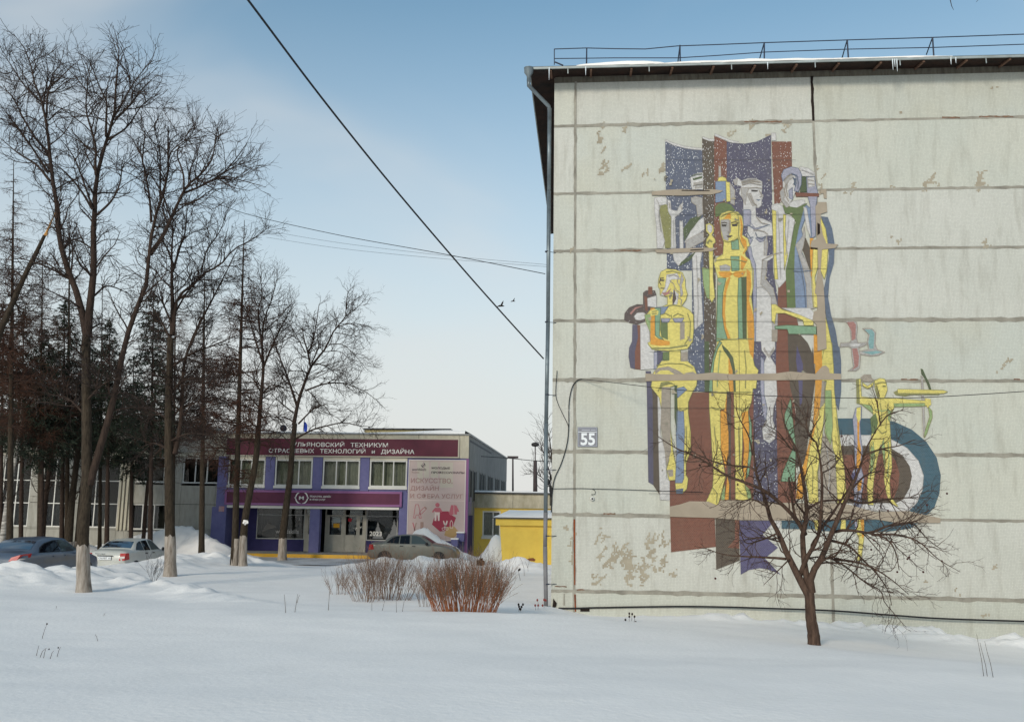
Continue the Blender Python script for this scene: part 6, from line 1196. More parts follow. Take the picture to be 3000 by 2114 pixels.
def bare_tree(name, base, trunk, trunk_r, Y0, limbs, label, white_h=0.0, seed=1, dens=(3.2, 5.0, 7.0), l1=(.5, 2.0), l2=(.25, .9), l3=(.12, .4), spread=1.2, twigm=None, barkm=None, upw=.10, group=None, cat='tree', t0=.15, minr=.0045, ang=(32, 72), flat=1.0, droop=0.0):
    g = np.random.default_rng(seed); b = np.array(base, float)
    root = empty(name, tuple(b), label=label, cat=cat, group=group)
    tp, tl = resample([b - np.array([0, 0, .35])] + [onY(x, y, Y0 + (Y0 * 0)) for x, y in trunk], 22); tp[:, 1] += np.linspace(b[1] - Y0, 0, 22)
    t = np.linspace(0, 1, 22); tr = trunk_r[0] + (trunk_r[1] - trunk_r[0]) * t ** .7; tr = tr * (1 + .45 * np.exp(-(t * tl) / .35)) * (1 + .04 * np.sin(np.arange(22) * 2.3))
    mb = MB(); mb.tube(tp, list(tr), 14); tk = mb.build('trunk', barkm or M_bark, root, smooth=True)
    if white_h > 0:
        d = np.r_[0, np.cumsum(np.linalg.norm(np.diff(tp, axis=0), axis=1))]; m = np.linspace(0, white_h + .35, 12); wp = np.stack([np.interp(m, d, tp[:, i]) for i in range(3)], 1); wr = np.interp(m, d, tr) + .004
        vs = []; mb = MB(); mb.tube(wp, list(wr), 16, cap=False)
        for j in range(16): x, y, z = mb.v[-16 + j]; mb.v[-16 + j] = (x, y, z + g.uniform(-.05, .05))
        mb.build('whitewash_band', M_lime, tk, smooth=True)
    LB = px_limbs(limbs, Y0, spread, seed); tw = Twigs(); bt = Twigs()
    PL = np.stack([a for a, _, _ in LB]); RL = np.stack([r for _, r, _ in LB]); LL = np.array([l for _, _, l in LB])
    bt.add(PL, RL, 8)
    cnt = np.maximum(2, (LL * dens[0]).astype(int))
    s1 = spawn(PL, RL, cnt, ang, lambda i, t, m: np.minimum(g.uniform(l1[0], l1[1], m) * (1.15 - .7 * t), LL[i] * .7), 7, .62, .035, minr * 1.4, upw, .20, t0, g, flat=flat)
    bt.add(s1[0], s1[1], 5)
    L1 = np.linalg.norm(np.diff(s1[0], axis=1), axis=2).sum(1); cnt = np.maximum(1, (L1 * dens[1]).astype(int))
    s2 = spawn(s1[0], s1[1], cnt, (25, 60), lambda i, t, m: g.uniform(l2[0], l2[1], m) * (1.1 - .5 * t), 5, .6, .012, minr, upw * .8 - droop, .2, .1, g)
    tw.add(s2[0], s2[1], 3)
    L2 = np.linalg.norm(np.diff(s2[0], axis=1), axis=2).sum(1); cnt = np.maximum(1, (L2 * dens[2]).astype(int))
    s3 = spawn(s2[0], s2[1], cnt, (25, 65), l3, 3, .7, .007, minr * .8, upw * .6 - droop, .22, .1, g)
    tw.add(s3[0], s3[1], 3)
    V, F_ = bt.arrays(); br = np_obj('branches', V, F_, barkm or M_bark2, root, kind='stuff')
    V, F_ = tw.arrays(); np_obj('twigs', V, F_, twigm or M_twig, root, kind='stuff')
    return root
def T1(p): return [(.3954 * x, 60 + .3954 * y) for x, y in p]
def T2(p): return [(400 + .3954 * x, 260 + .3954 * y) for x, y in p]
def T3(p): return [(.3954 * x, 660 + .3954 * y) for x, y in p]
def T4(p): return [(400 + .3954 * x, 760 + .3954 * y) for x, y in p]
def T5(p): return [(760 + .346 * x, 760 + .346 * y) for x, y in p]
def T6(p): return [(1900 + .5438 * x, 1060 + .5438 * y) for x, y in p]
# --- tree with two great stems, left foreground
bA = hit(250, 1733); YA_ = float(bA[1])
sc1 = YA_ / 22.0
limbsA = [
    (T3([(640, 820), (590, 560), (520, 380), (470, 220), (430, 60)]) + T1([(430, 1430), (400, 1250), (375, 1050), (355, 850), (340, 740), (310, 600), (270, 500), (235, 400), (220, 280), (170, 190), (100, 100)]), .10, .008, .8),
    (T3([(650, 820), (665, 600), (690, 400), (695, 200), (690, 0)]) + T1([(700, 1450), (710, 1200), (745, 1050), (790, 880), (840, 740), (855, 600), (858, 450), (880, 300), (880, 200), (850, 80)]), .11, .008, -.6),
    ([(262, 1420), (290, 1320), (328, 1190), (364, 1016), (395, 917), (430, 830)] + T2([(90, 1250), (110, 1080), (125, 985), (170, 870), (220, 700), (240, 540), (230, 400), (235, 280)]), .105, .018, .6),
    (T2([(100, 1230), (200, 1080), (270, 930), (330, 800), (380, 710), (450, 660), (560, 520), (590, 330), (640, 230)]), .06, .008, -1.0, .5),
    (T2([(345, 775), (480, 720), (620, 640), (720, 540), (820, 400)]), .034, .008, .8, .2), (T2([(620, 640), (740, 570), (900, 520)]), .022, .006, .4, .6), (T2([(500, 700), (640, 650), (780, 680), (960, 730)]), .022, .006, -.6, .3),
    (T2([(350, 760), (350, 660), (335, 590), (305, 510), (310, 440), (370, 390), (480, 300)]), .03, .007, .9, 0), (T2([(110, 990), (95, 800), (60, 600), (45, 520), (65, 310)]), .036, .014, -.8, .5), (T2([(45, 520), (10, 440), (0, 380)]), .02, .006, -.3, -.3), (T2([(175, 850), (175, 600), (170, 450), (130, 280), (160, 220), (230, 90)]), .03, .006, 1.1, .5),
    (T2([(240, 520), (270, 450), (400, 350), (440, 250)]), .022, .006, -1.2, .4), (T2([(320, 860), (440, 830), (560, 750), (700, 740)]), .022, .006, 1.2, 0),
    (T1([(785, 860), (788, 700), (790, 600), (750, 520), (660, 300), (600, 250)]), .035, .006, 1.2, -.4), (T1([(712, 1150), (705, 1050), (712, 950), (680, 820), (640, 680), (640, 560), (650, 430), (600, 270)]), .04, .006, -1.3, -.3), (T1([(850, 740), (950, 640), (1060, 500), (1170, 400)]), .03, .006, .9, -.5), (T1([(860, 690), (1000, 450), (1130, 290)]), .028, .006, -.8, -.5),
    (T1([(800, 885), (940, 790), (1060, 620), (1180, 545)]), .03, .006, 1.3, -.4), (T1([(360, 980), (270, 880), (170, 720), (90, 560), (0, 490)]), .04, .008, 1.2, .5), (T1([(357, 1130), (250, 960), (120, 780), (0, 620)]), .04, .008, -1.2, .5), (T1([(370, 1190), (270, 1070), (130, 980), (0, 870)]), .042, .008, .5, .4),
    (T1([(345, 720), (360, 520), (450, 420), (590, 290)]), .032, .006, -.9, .6), (T1([(320, 660), (330, 560), (355, 400), (330, 200)]), .028, .006, .8, .6), (T1([(300, 600), (180, 480), (60, 300), (0, 240)]), .028, .006, 1.4, .6), (T1([(685, 1400), (600, 1260), (500, 1140), (390, 1045)]), .036, .01, -1.0, -.3),
    (T1([(720, 1440), (830, 1330), (890, 1200), (910, 1080), (990, 990)]), .034, .007, 1.0, -.3), (T1([(690, 1400), (620, 1200), (540, 1000), (380, 800)]), .03, .007, 1.5, -.3), (T1([(670, 560), (560, 420), (430, 290)]), .02, .005, -.5, -.9), (T1([(360, 740), (450, 660), (590, 600)]), .022, .005, .7, .6),
    (T3([(700, 520), (790, 450), (900, 480), (1000, 540)]), .03, .007, 1.0, 0), (T3([(600, 620), (520, 560), (400, 500), (250, 430)]), .03, .007, -1.2, 0), (T3([(680, 760), (760, 730), (860, 780)]), .03, .007, .9, 0), (T3([(640, 1000), (540, 900), (420, 830), (300, 800)]), .03, .006, -1.4, 0), (T3([(640, 1300), (760, 1180), (900, 1120)]), .03, .006, -1.2, 0), (T3([(630, 1400), (500, 1280), (350, 1250)]), .03, .006, 1.2, 0)]
bare_tree('bare_tree', bA, [(243, 1560), (253, 1440), (254, 1300), (253, 1120), (252, 985)], (.165 * sc1, .105), YA_, limbsA, 'tall whitewashed tree with forked stems at left, nearest the camera', white_h=1.15, seed=11, dens=(6.2, 7.0, 6.2), minr=.0054, l1=(.4, 1.7), l2=(.2, .8))
# --- broken leaning trunk at the left edge
Yz = 26.0
zz = empty('broken_tree', (float(onY(-140, 1500, Yz)[0]), Yz, .1), label='leaning trunk snapped off to pale raw wood at the left edge', cat='tree')
zp = [onY(x, y, Yz) for x, y in [(-150, 1640), (-110, 1400), (-50, 1150)] + T3([(0, 790), (60, 650), (180, 380), (270, 200), (330, 75)])]
MB().tube(spline(zp, 5), list(np.linspace(.14, .05, 36)), 10).build('trunk', M_bark, zz, smooth=True)
M_raw = mat('raw_wood', rgb(206, 158, 96), c2=rgb(180, 130, 72), scale=12, stretch=(3, 3, .5))
e0 = onY(132, 686, Yz)
for x, y, dx in [(150, 655, -.02), (160, 628, .02), (144, 664, .03), (172, 600, .0)]: MB().tube([e0 + np.array([dx, 0, -.05]), onY(x, y, Yz)], [.036, .005], 5).build('splinter', M_raw, zz)
g_ = np.random.default_rng(77); LBz = px_limbs([(T3([(180, 380), (230, 300), (330, 260), (440, 290)]), .03, .007), (T3([(100, 560), (160, 620), (280, 640)]), .03, .007), (T3([(180, 390), (90, 330), (0, 310)]), .03, .007), (T3([(60, 660), (140, 540), (260, 520), (360, 560)]), .03, .006), (T3([(20, 760), (120, 760), (260, 740)]), .03, .006)], Yz, 1.0, 5)
PL = np.stack([a for a, _, _ in LBz]); RL = np.stack([r for _, r, _ in LBz]); s1 = spawn(PL, RL, np.full(5, 9), (30, 65), (.4, 1.3), 6, .6, .02, .006, .1, .18, .1, g_); s2 = spawn(s1[0], s1[1], np.full(len(s1[0]), 6), (30, 60), (.2, .6), 4, .6, .01, .004, .05, .2, .1, g_)
tw = Twigs(); tw.add(PL, RL, 6); tw.add(s1[0], s1[1], 4); tw.add(s2[0], s2[1], 3); V, F_ = tw.arrays(); np_obj('branches', V, F_, M_bark2, zz, kind='stuff')
# splintered stubs on the big tree's upper limbs belong to their own light wood
# --- second whitewashed tree
bB = hit(500, 1688); YB_ = float(bB[1])
limbsB = [
    (T4([(262, 560), (268, 400), (262, 200), (262, 60)]) + T2([(265, 1380), (260, 1250), (270, 1000), (265, 880)]), .085, .014, .5), (T4([(275, 540), (300, 300), (420, 180), (520, 90), (620, 40)]) + T2([(720, 1190), (870, 1110), (1000, 1010)]), .06, .008, -.8),
    ([(512, 1330), (530, 1234), (538, 1076), (570, 977), (621, 879), (669, 784), (700, 720)], .085, .01, 1.0), (T2([(270, 1350), (320, 1180), (360, 1060), (375, 900), (400, 780)]), .045, .007, 1.2), (T2([(285, 1330), (210, 1150), (140, 1050)]), .04, .007, -1.2), (T2([(480, 1360), (520, 1200), (620, 1050), (700, 830)]), .03, .006, -.8),
    (T4([(255, 600), (180, 450), (110, 350), (20, 280)]), .04, .007, .8), (T4([(262, 480), (200, 330), (160, 180), (100, 60)]), .04, .007, -1.2), (T4([(270, 420), (340, 300), (400, 200), (430, 100)]), .04, .007, 1.4), (T4([(260, 800), (400, 700), (560, 640), (760, 560), (900, 550)]), .045, .006, 1.2), (T4([(250, 1000), (340, 900), (480, 880), (640, 930)]), .04, .006, -1.3), (T4([(250, 900), (150, 860), (60, 900)]), .035, .006, -1.0), (T4([(240, 1200), (330, 1100), (480, 1040), (620, 960), (760, 930)]), .045, .006, 1.3), (T4([(230, 1180), (120, 1120), (40, 1150)]), .03, .006, .8),
    (T4([(240, 1350), (380, 1290), (560, 1300), (720, 1330)]), .035, .006, -1.2), (T4([(230, 1400), (120, 1360), (20, 1400)]), .035, .006, 1.0), (T4([(255, 700), (160, 640), (60, 650)]), .03, .006, 1.2), (T4([(400, 640), (470, 480), (540, 330), (560, 200)]), .03, .006, .8)]
bare_tree('bare_tree', bB, [(499, 1610), (497, 1500), (495, 1380), (494, 1250), (496, 1120), (500, 990)], (.175 * YB_ / 26.5, .105), YB_, limbsB, 'second whitewashed tree from the left, its twigs before the wing', white_h=1.25, seed=12, dens=(6.4, 7.0, 6.0), upw=.12, minr=.0058, l1=(.4, 1.7), l2=(.2, .85))
# --- two stems sharing a foot in front of the entrance
bC = hit(700, 1657); YC = float(bC[1])
kk = [(600 + .35714 * x, 1200 + .35714 * y) for x, y in [(310, 1050), (330, 900), (375, 650), (420, 400), (440, 150), (445, 0)]]
limbsC = [(T4([(905, 1250), (920, 1050), (940, 800), (930, 650), (945, 450), (1000, 300), (1050, 100)]), .10, .008, .3), (T4([(940, 800), (1000, 650), (1080, 480), (1180, 300)]), .05, .007, 1.0), (T4([(935, 760), (880, 600), (840, 450), (800, 300), (780, 120)]), .045, .007, -1.0), (T4([(930, 640), (900, 400), (930, 250), (900, 60)]), .045, .006, .9), (T4([(925, 1000), (1000, 930), (1100, 960), (1190, 1020)]), .035, .006, .8), (T4([(915, 1100), (820, 1010), (700, 980), (560, 1010)]), .04, .006, -1.0), (T4([(905, 1180), (1000, 1160), (1090, 1200), (1160, 1290)]), .035, .006, 1.0), (T4([(900, 1250), (800, 1180), (690, 1200), (600, 1260)]), .035, .006, -.8), (T4([(920, 980), (860, 880), (740, 820), (620, 840)]), .035, .006, .9), (T4([(945, 450), (1050, 420), (1150, 330)]), .025, .006, -.6), (T4([(900, 1330), (820, 1330), (700, 1380), (560, 1400)]), .03, .006, .5), (T4([(895, 1350), (980, 1340), (1080, 1380)]), .03, .006, -.5)]
bare_tree('bare_tree', bC + np.array([.18, 0, 0]), [(712, 1600), (718, 1521), (734, 1432), (750, 1343), (757, 1254)], (.16, .11), YC, limbsC, 'right stem of the whitewashed pair before the entrance, leaning right', white_h=1.15, seed=13, dens=(6.0, 6.0, 5.6), l1=(.5, 1.9), l2=(.25, .9), upw=.1, minr=.0064)
# --- tree D, right-hand one in front of the signs
bD = hit(827, 1643); YD = float(bD[1])
limbsD = [(T5([(290, 1400), (330, 1200), (370, 1080), (430, 920), (480, 850), (560, 750), (620, 620), (670, 560), (740, 470), (830, 410), (920, 300)]), .11, .008, .6), (T5([(315, 1230), (240, 1000), (180, 850), (130, 700), (100, 600), (20, 420), (0, 380)]), .07, .008, -.8), (T5([(430, 900), (410, 790), (380, 680), (362, 580)]), .055, .022, -.6), (T5([(415, 790), (450, 700), (480, 550), (505, 380)]), .045, .016, .6), (T5([(440, 880), (500, 740), (490, 600), (570, 550), (670, 490)]), .04, .007, 1.2), (T5([(730, 480), (745, 300), (800, 220)]), .03, .006, -.6), (T5([(390, 1110), (560, 1050), (720, 1050), (880, 1110), (990, 1190), (1070, 1270)]), .05, .006, -1.0), (T5([(450, 880), (530, 890), (640, 960), (740, 1050)]), .035, .006, 1.0), (T5([(330, 1390), (440, 1280), (530, 1230), (590, 1290), (640, 1370)]), .05, .006, -1.2), (T5([(300, 1520), (450, 1440), (600, 1400), (720, 1380), (850, 1410), (960, 1420), (1000, 1520)]), .055, .006, -.9), (T5([(660, 570), (780, 540), (900, 560), (1000, 600)]), .028, .006, .8), (T5([(590, 720), (700, 720), (800, 800), (920, 940)]), .028, .006, -1.0), (T5([(540, 780), (680, 780), (780, 860), (880, 930)]), .026, .006, 1.0), (T5([(640, 620), (760, 640), (860, 700)]), .024, .006, 1.2), (T5([(390, 790), (300, 620), (240, 540), (100, 500)]), .03, .006, .8), (T5([(300, 1380), (200, 1330), (100, 1360), (20, 1450)]), .04, .006, 1.0), (T5([(290, 1300), (180, 1210), (60, 1100), (0, 1080)]), .04, .006, -1.0), (T5([(340, 1150), (250, 1090), (100, 1080)]), .03, .006, 1.2), (T5([(400, 1100), (480, 1180), (560, 1300)]), .026, .006, -.6), (T5([(640, 600), (660, 520), (668, 490)]), .03, .015, .2), (T5([(265, 1560), (180, 1480), (60, 1440)]), .03, .006, .7), (T5([(420, 960), (330, 940), (200, 960), (60, 1050)]), .03, .006, -.8), (T5([(430, 1020), (560, 960), (700, 900), (800, 850)]), .026, .006, -.8)]
bare_tree('bare_tree', bD, [(829, 1575), (836, 1504), (850, 1396), (857, 1307), (864, 1240)], (.185 * YD / 38, .12), YD, limbsD, 'whitewashed tree nearest the block, arching before the college signs', white_h=1.1, seed=14, dens=(5.6, 6.0, 5.6), l1=(.5, 2.0), l2=(.25, .9), upw=.06, minr=.0064)
# --- apple tree before the mural
bF = hit(2385, 1888); YF = float(bF[1])
limbsF = [(T6([(860, 1250), (815, 1170), (770, 1080), (740, 1020), (700, 920), (655, 840), (630, 740), (580, 600), (565, 420), (570, 380)]), .085, .010, .5),
          (T6([(870, 1240), (848, 1140), (835, 1030), (830, 930), (850, 850), (850, 760), (830, 620), (800, 480), (760, 400), (720, 290), (715, 200)]), .075, .008, .9), (T6([(880, 1240), (875, 1150), (930, 1060), (975, 950), (1030, 820), (1080, 700), (1130, 590), (1180, 450), (1250, 330)]), .080, .009, -.5),
          (T6([(815, 1150), (850, 1060), (910, 950), (925, 860), (935, 640), (910, 450), (870, 390), (930, 290)]), .055, .008, -.9, .1), (T6([(845, 930), (790, 840), (700, 750), (600, 680), (420, 610), (280, 520), (150, 465), (50, 400)]), .052, .008, -.8, .3), (T6([(830, 900), (790, 830), (770, 720), (755, 620)]), .036, .020, .2, .3), (T6([(925, 900), (980, 830), (1060, 710), (1100, 640)]), .036, .010, .8),
          (T6([(980, 920), (1060, 905), (1180, 920), (1280, 950), (1330, 1020), (1350, 1120)]), .036, .008, -.6), (T6([(980, 960), (1080, 990), (1150, 1060), (1230, 1140), (1290, 1230), (1310, 1310)]), .03, .007, .6), (T6([(1000, 1060), (1130, 1080), (1230, 1120), (1320, 1180), (1400, 1250)]), .03, .006, -.9), (T6([(1060, 730), (1150, 760), (1280, 740), (1400, 730), (1520, 730)]), .03, .006, .9), (T6([(1160, 500), (1250, 470), (1350, 450), (1430, 420)]), .024, .006, -.4), (T6([(1080, 700), (1170, 610), (1250, 590), (1330, 600)]), .024, .006, .7), (T6([(740, 1060), (690, 1055), (600, 1050), (430, 1040), (320, 1010)]), .03, .007, .5), (T6([(700, 920), (600, 960), (520, 970), (480, 850)]), .022, .006, .9), (T6([(590, 620), (560, 570), (480, 560), (380, 545), (250, 490), (160, 400)]), .026, .006, .4, .2), (T6([(560, 500), (540, 400), (480, 280), (470, 170)]), .02, .005, -.6), (T6([(940, 1060), (1010, 1040), (1060, 950)]), .03, .007, -.3), (T6([(1200, 920), (1300, 880), (1420, 870), (1500, 950), (1580, 1010)]), .028, .006, .7), (T6([(1200, 930), (1340, 930), (1460, 970), (1560, 1060), (1680, 1130)]), .026, .005, -.5), (T6([(860, 790), (930, 750), (1040, 740), (1130, 710), (1240, 710)]), .028, .006, .9), (T6([(870, 400), (850, 330), (860, 230), (830, 170)]), .02, .005, .4), (T6([(800, 480), (760, 460), (700, 380), (620, 330)]), .02, .005, -.8), (T6([(640, 780), (560, 740), (480, 760), (400, 820)]), .02, .005, -.5), (T6([(1250, 330), (1300, 280), (1400, 250)]), .016, .005, .3), (T6([(1250, 340), (1230, 220), (1200, 120)]), .016, .005, -.3), (T6([(760, 1060), (700, 1120), (620, 1200)]), .018, .005, .5), (T6([(1100, 640), (1060, 560), (1010, 500)]), .018, .005, -.7), (T6([(930, 600), (1000, 560), (1050, 480)]), .018, .005, .6), (T6([(820, 560), (740, 520), (680, 520)]), .018, .005, .5), (T6([(970, 1050), (1060, 1100), (1160, 1180), (1250, 1230), (1270, 1290), (1320, 1350), (1390, 1430)]), .022, .005, .5)]
limbsF = [(a[0], a[1] * .74, a[2] * .7) + tuple(a[3:]) for a in limbsF]
bare_tree('apple_tree', bF, T6([(890, 1480), (875, 1380), (870, 1300), (866, 1240)]), (.086 * YF / 13, .068), YF, limbsF, 'low spreading apple tree without leaves before the mosaic wall', seed=21, dens=(9.0, 10.5, 8.0), l1=(.18, .8), l2=(.10, .40), l3=(.05, .18), spread=.8, upw=.03, minr=.0027, barkm=bark('bark_apple', rgb(100, 80, 68), rgb(58, 46, 40)), twigm=mat('twigs_apple', rgb(80, 62, 54), rough=.9, c2=rgb(58, 46, 42), scale=5), ang=(30, 75), droop=.06)
ap = bpy.data.objects['branches.001'] if False else None
rb = random.Random(5); apple_root = [o for o in bpy.data.objects if o.name.startswith('apple_tree')][0]
M_apl = mat('withered_apple', rgb(70, 34, 30), rough=.7)
for x, y in T6([(1080, 985), (1300, 970), (1340, 1130), (1395, 1060), (1580, 1072), (1120, 570), (1500, 770), (1608, 708), (1450, 930), (1200, 1010), (640, 735), (360, 1165), (275, 555), (1290, 800), (1040, 400), (1480, 1130), (1215, 960), (1405, 1050), (600, 1050), (480, 660)]):
    p = onY(x, y, YF + rb.uniform(-.5, .5)); MB().lathe([(.004, -.016), (.016, -.006), (.017, .006), (.006, .016)], tuple(p), 7).build('withered_apple', M_apl, apple_root, smooth=True)

# ================================================================== LARCHES, SPRUCES, BIRCH, FAR TREE
def conifer(name, px, ytop, Y, label, r0, kind, wid, seed, pxb=None, base_z=None, low=.14, group=None, n=70):
    """straight trunk, whorls of drooping boughs: bare twigs for larch, needle sprays for spruce"""
    g = np.random.default_rng(seed); top = onY(px, ytop, Y); bx = float(onY(px - 6 if pxb is None else pxb, 1600, Y)[0]); bz = gz1(bx, Y) - .2; H = float(top[2]) - bz
    root = empty(name, (bx, Y, bz), label=label, cat='tree', group=group)
    tp = np.stack([np.linspace(bx, top[0], 14), np.full(14, Y), np.linspace(bz, top[2], 14)], 1); tr = r0 * (1 - np.linspace(0, 1, 14) ** 1.15) + .012; tr[0] *= 1.3
    MB().tube(tp, list(tr), 9).build('trunk', M_bark if kind == 'larch' else M_bark2, root, smooth=True)
    k = 8; t = np.sort(g.uniform(low, .99, n)); az = g.uniform(0, 2 * pi, n); Ls = wid * (1 - t) ** .8 * g.uniform(.7, 1.1, n) * (np.clip((t - low) / .12, .35, 1)) + .12
    p0 = np.stack([np.interp(t, [0, 1], [bx, top[0]]), np.full(n, Y), bz + t * H], 1); d0 = np.stack([np.cos(az), np.sin(az), np.full(n, .10 if kind == 'larch' else -.05)], 1)
    P = np.empty((n, k, 3)); p = p0.copy(); d = nrm(d0)
    for q in range(k):
        P[:, q] = p; p = p + d * (Ls / (k - 1))[:, None]; d = nrm(d + g.normal(size=(n, 3)) * .07 + np.array([0, 0, (-.06 if q < 4 else .10) if kind == 'larch' else (-.07 if q < 5 else .05)]))
    R = np.linspace(1, .25, k)[None] * (.008 + .012 * Ls)[:, None]
    bt = Twigs(); bt.add(P, R, 5)
    cnt = np.maximum(3, (Ls * (11 if kind == 'larch' else 9)).astype(int))
    s1 = spawn(P, R, cnt, (35, 75), lambda i, tt, m: g.uniform(.25, .8, m) * np.minimum(1, Ls[i] * .7), 5, .55, .012, .0066, -.12, .15, .06, g)
    if kind == 'larch':
        tw = Twigs(); tw.add(s1[0], s1[1], 3); L1 = np.linalg.norm(np.diff(s1[0], axis=1), axis=2).sum(1)
        s2 = spawn(s1[0], s1[1], np.maximum(1, (L1 * 9).astype(int)), (30, 70), (.10, .40), 3, .7, .008, .0058, -.10, .2, .1, g); tw.add(s2[0], s2[1], 3)
        V, F_ = bt.arrays(); np_obj('branches', V, F_, M_bark2, root, kind='stuff'); V, F_ = tw.arrays(); np_obj('twigs', V, F_, M_twigr if seed % 2 else M_twig, root, kind='stuff')
        # cones, small dark knobs along the twigs
        idx = g.integers(0, len(s2[0]), 260); cv = s2[0][idx, 1]; e = .016
        o6 = np.array([[1, 0, 0], [-1, 0, 0], [0, 1, 0], [0, -1, 0], [0, 0, 1], [0, 0, -1]]) * e; Vc = (cv[:, None] + o6[None]).reshape(-1, 3); f8 = np.array([[0, 2, 4], [2, 1, 4], [1, 3, 4], [3, 0, 4], [2, 0, 5], [1, 2, 5], [3, 1, 5], [0, 3, 5]])
        np_obj('cones', Vc, (f8[None] + np.arange(260)[:, None, None] * 6).reshape(-1, 3), M_bark2, root, kind='stuff')
    else:
        V, F_ = bt.arrays(); br = np_obj('branches', V, F_, M_bark2, root, kind='stuff')
        # needle sprays: narrow drooping blades along every shoot
        S = np.concatenate([s1[0]]); m = len(S); reps = 11; idx = np.repeat(np.arange(m), reps); tt = g.uniform(0, 1, len(idx)) * 3.999; i = tt.astype(int); f = (tt - i)[:, None]
        pos = S[idx, i] * (1 - f) + S[idx, i + 1] * f; ax = nrm(S[idx, i + 1] - S[idx, i]); dv = nrm(ax * .7 + g.normal(size=pos.shape) * .7 + np.array([0, 0, -.25])); ln = g.uniform(.05, .14, len(idx))[:, None]; sd2 = nrm(np.cross(dv, g.normal(size=pos.shape))) * g.uniform(.010, .022, len(idx))[:, None]
        V = np.stack([pos - sd2, pos + sd2, pos + dv * ln + sd2 * .4, pos + dv * ln - sd2 * .4], 1).reshape(-1, 3)
        np_obj('needles', V, np.arange(len(V)).reshape(-1, 4), M_needle, root, smooth=False, kind='stuff')
    return root
M_needle = mat('needles', (0.030, 0.042, 0.024, 1), rough=.8, c2=(0.016, 0.022, 0.014, 1), scale=2)
conifer('larch_tree', 716, 645, YC + .1, 'tall straight bare larch sharing a whitewashed foot before the entrance', .13, 'larch', 3.0, 31, pxb=690, n=110, low=.22)
_lx = np.array([float(onY(690, 1600, YC + .1)[0]), YC + .1, bC[2]]); MB().tube([_lx + np.array([0, 0, -.3]), _lx + np.array([.01, 0, .4]), _lx + np.array([.03, 0, 1.05])], [.20, .155, .135], 14, cap=False).build('whitewash_band', M_lime, [o for o in bpy.data.objects if o.name == 'larch_tree'][0], smooth=True)
for px, yt, Y, lab, r0, w_, sd3 in [(40, 470, 34, 'bare larch with a dense dark crown at the left edge', .12, 2.9, 33), (205, 600, 44, 'slim bare larch with whitewashed foot far behind the nearest tree', .11, 2.6, 35), (600, 760, 41, 'bare larch behind the second whitewashed tree, low and bushy', .13, 2.8, 36), (125, 740, 40, 'brown bare larch between the left larch and the big fork', .10, 2.8, 37), (515, 800, 43, 'brown bare larch behind the second whitewashed trunk', .09, 3.0, 39), (300, 830, 46, 'brown larch rising behind the low spruce', .09, 3.2, 45), (-60, 700, 38, 'larch boughs reaching in from beyond the left edge', .15, 3.6, 47)]:
    conifer('larch_tree', px, yt, Y, lab, r0, 'larch', w_, sd3, n=130, low=.32)
for px, yt, Y, lab, w_, sd3 in [(450, 850, 40, 'dark green spruce showing between the second tree and the fork', 2.6, 41), (322, 930, 42, 'dark spruce low behind the big fork limb', 2.7, 42), (190, 870, 43, 'dark spruce behind the nearest whitewashed trunk', 2.8, 43), (70, 900, 45, 'dark spruce at the left edge behind the blue-grey car', 2.8, 44), (392, 1040, 44, 'short dark spruce against the grey wing windows', 2.5, 46), (130, 960, 40, 'broad dark spruce between the left larch and the nearest trunk', 2.8, 48), (258, 980, 45, 'dark spruce hidden right behind the nearest trunk', 2.6, 49), (10, 880, 46, 'dark spruce cut by the left edge of the view', 3.0, 50)]:
    conifer('spruce_tree', px, yt, Y, lab, .11, 'spruce', w_, sd3, n=200, low=.40)
# whitewashed feet of trunks beside the wing
for px, Y, r0, lab in [(198, 43.0, .20, 'thick straight trunk with white painted foot behind the nearest tree'), (225, 43.8, .17, 'gnarled grey trunk beside the thick one with snow in its forks'), (120, 44, .15, 'dark trunk in front of the tall wing windows'), (417, 47.6, .11, 'slender dark trunk before the lower wing window')]:
    x = float(onY(px, 1600, Y)[0]); z = gz1(x, Y) - .2; e = empty('tree_trunk', (x, Y, z), label=lab, cat='tree')
    tp = [(x, Y, z), (x + .03, Y, z + 1), (x + .02, Y, z + 3), (x + .1, Y, z + 6.0), (x + .06, Y, z + 8.5)]; t_ = MB().tube(spline(tp, 4), list(np.linspace(r0 * 1.1, r0 * .45, 17)), 10).build('trunk', M_bark2 if px in (120, 417) else M_bark, e, smooth=True)
    if px != 417: MB().tube([(x, Y, z), (x + .03, Y, z + 1.05)], [r0 * 1.12, r0 * 1.07], 12, cap=False).build('whitewash_band', M_lime, t_)
    g = np.random.default_rng(int(px)); P = np.array([resample(tp[1:], 16)[0]]); R = np.full((1, 16), r0 * .5); s1 = spawn(P, R, np.array([26]), (45, 85), (.6, 2.2), 7, .5, .03, .006, .12, .16, .25, g); s2 = spawn(s1[0], s1[1], np.full(26, 9), (30, 65), (.2, .9), 5, .6, .012, .005, .05, .2, .1, g); s3 = spawn(s2[0], s2[1], np.full(len(s2[0]), 3), (30, 65), (.1, .35), 3, .6, .007, .004, 0, .2, .1, g)
    tw = Twigs(); tw.add(s1[0], s1[1], 5); tw.add(s2[0], s2[1], 3); tw.add(s3[0], s3[1], 3); V, F_ = tw.arrays(); np_obj('branches', V, F_, M_bark2, e, kind='stuff')
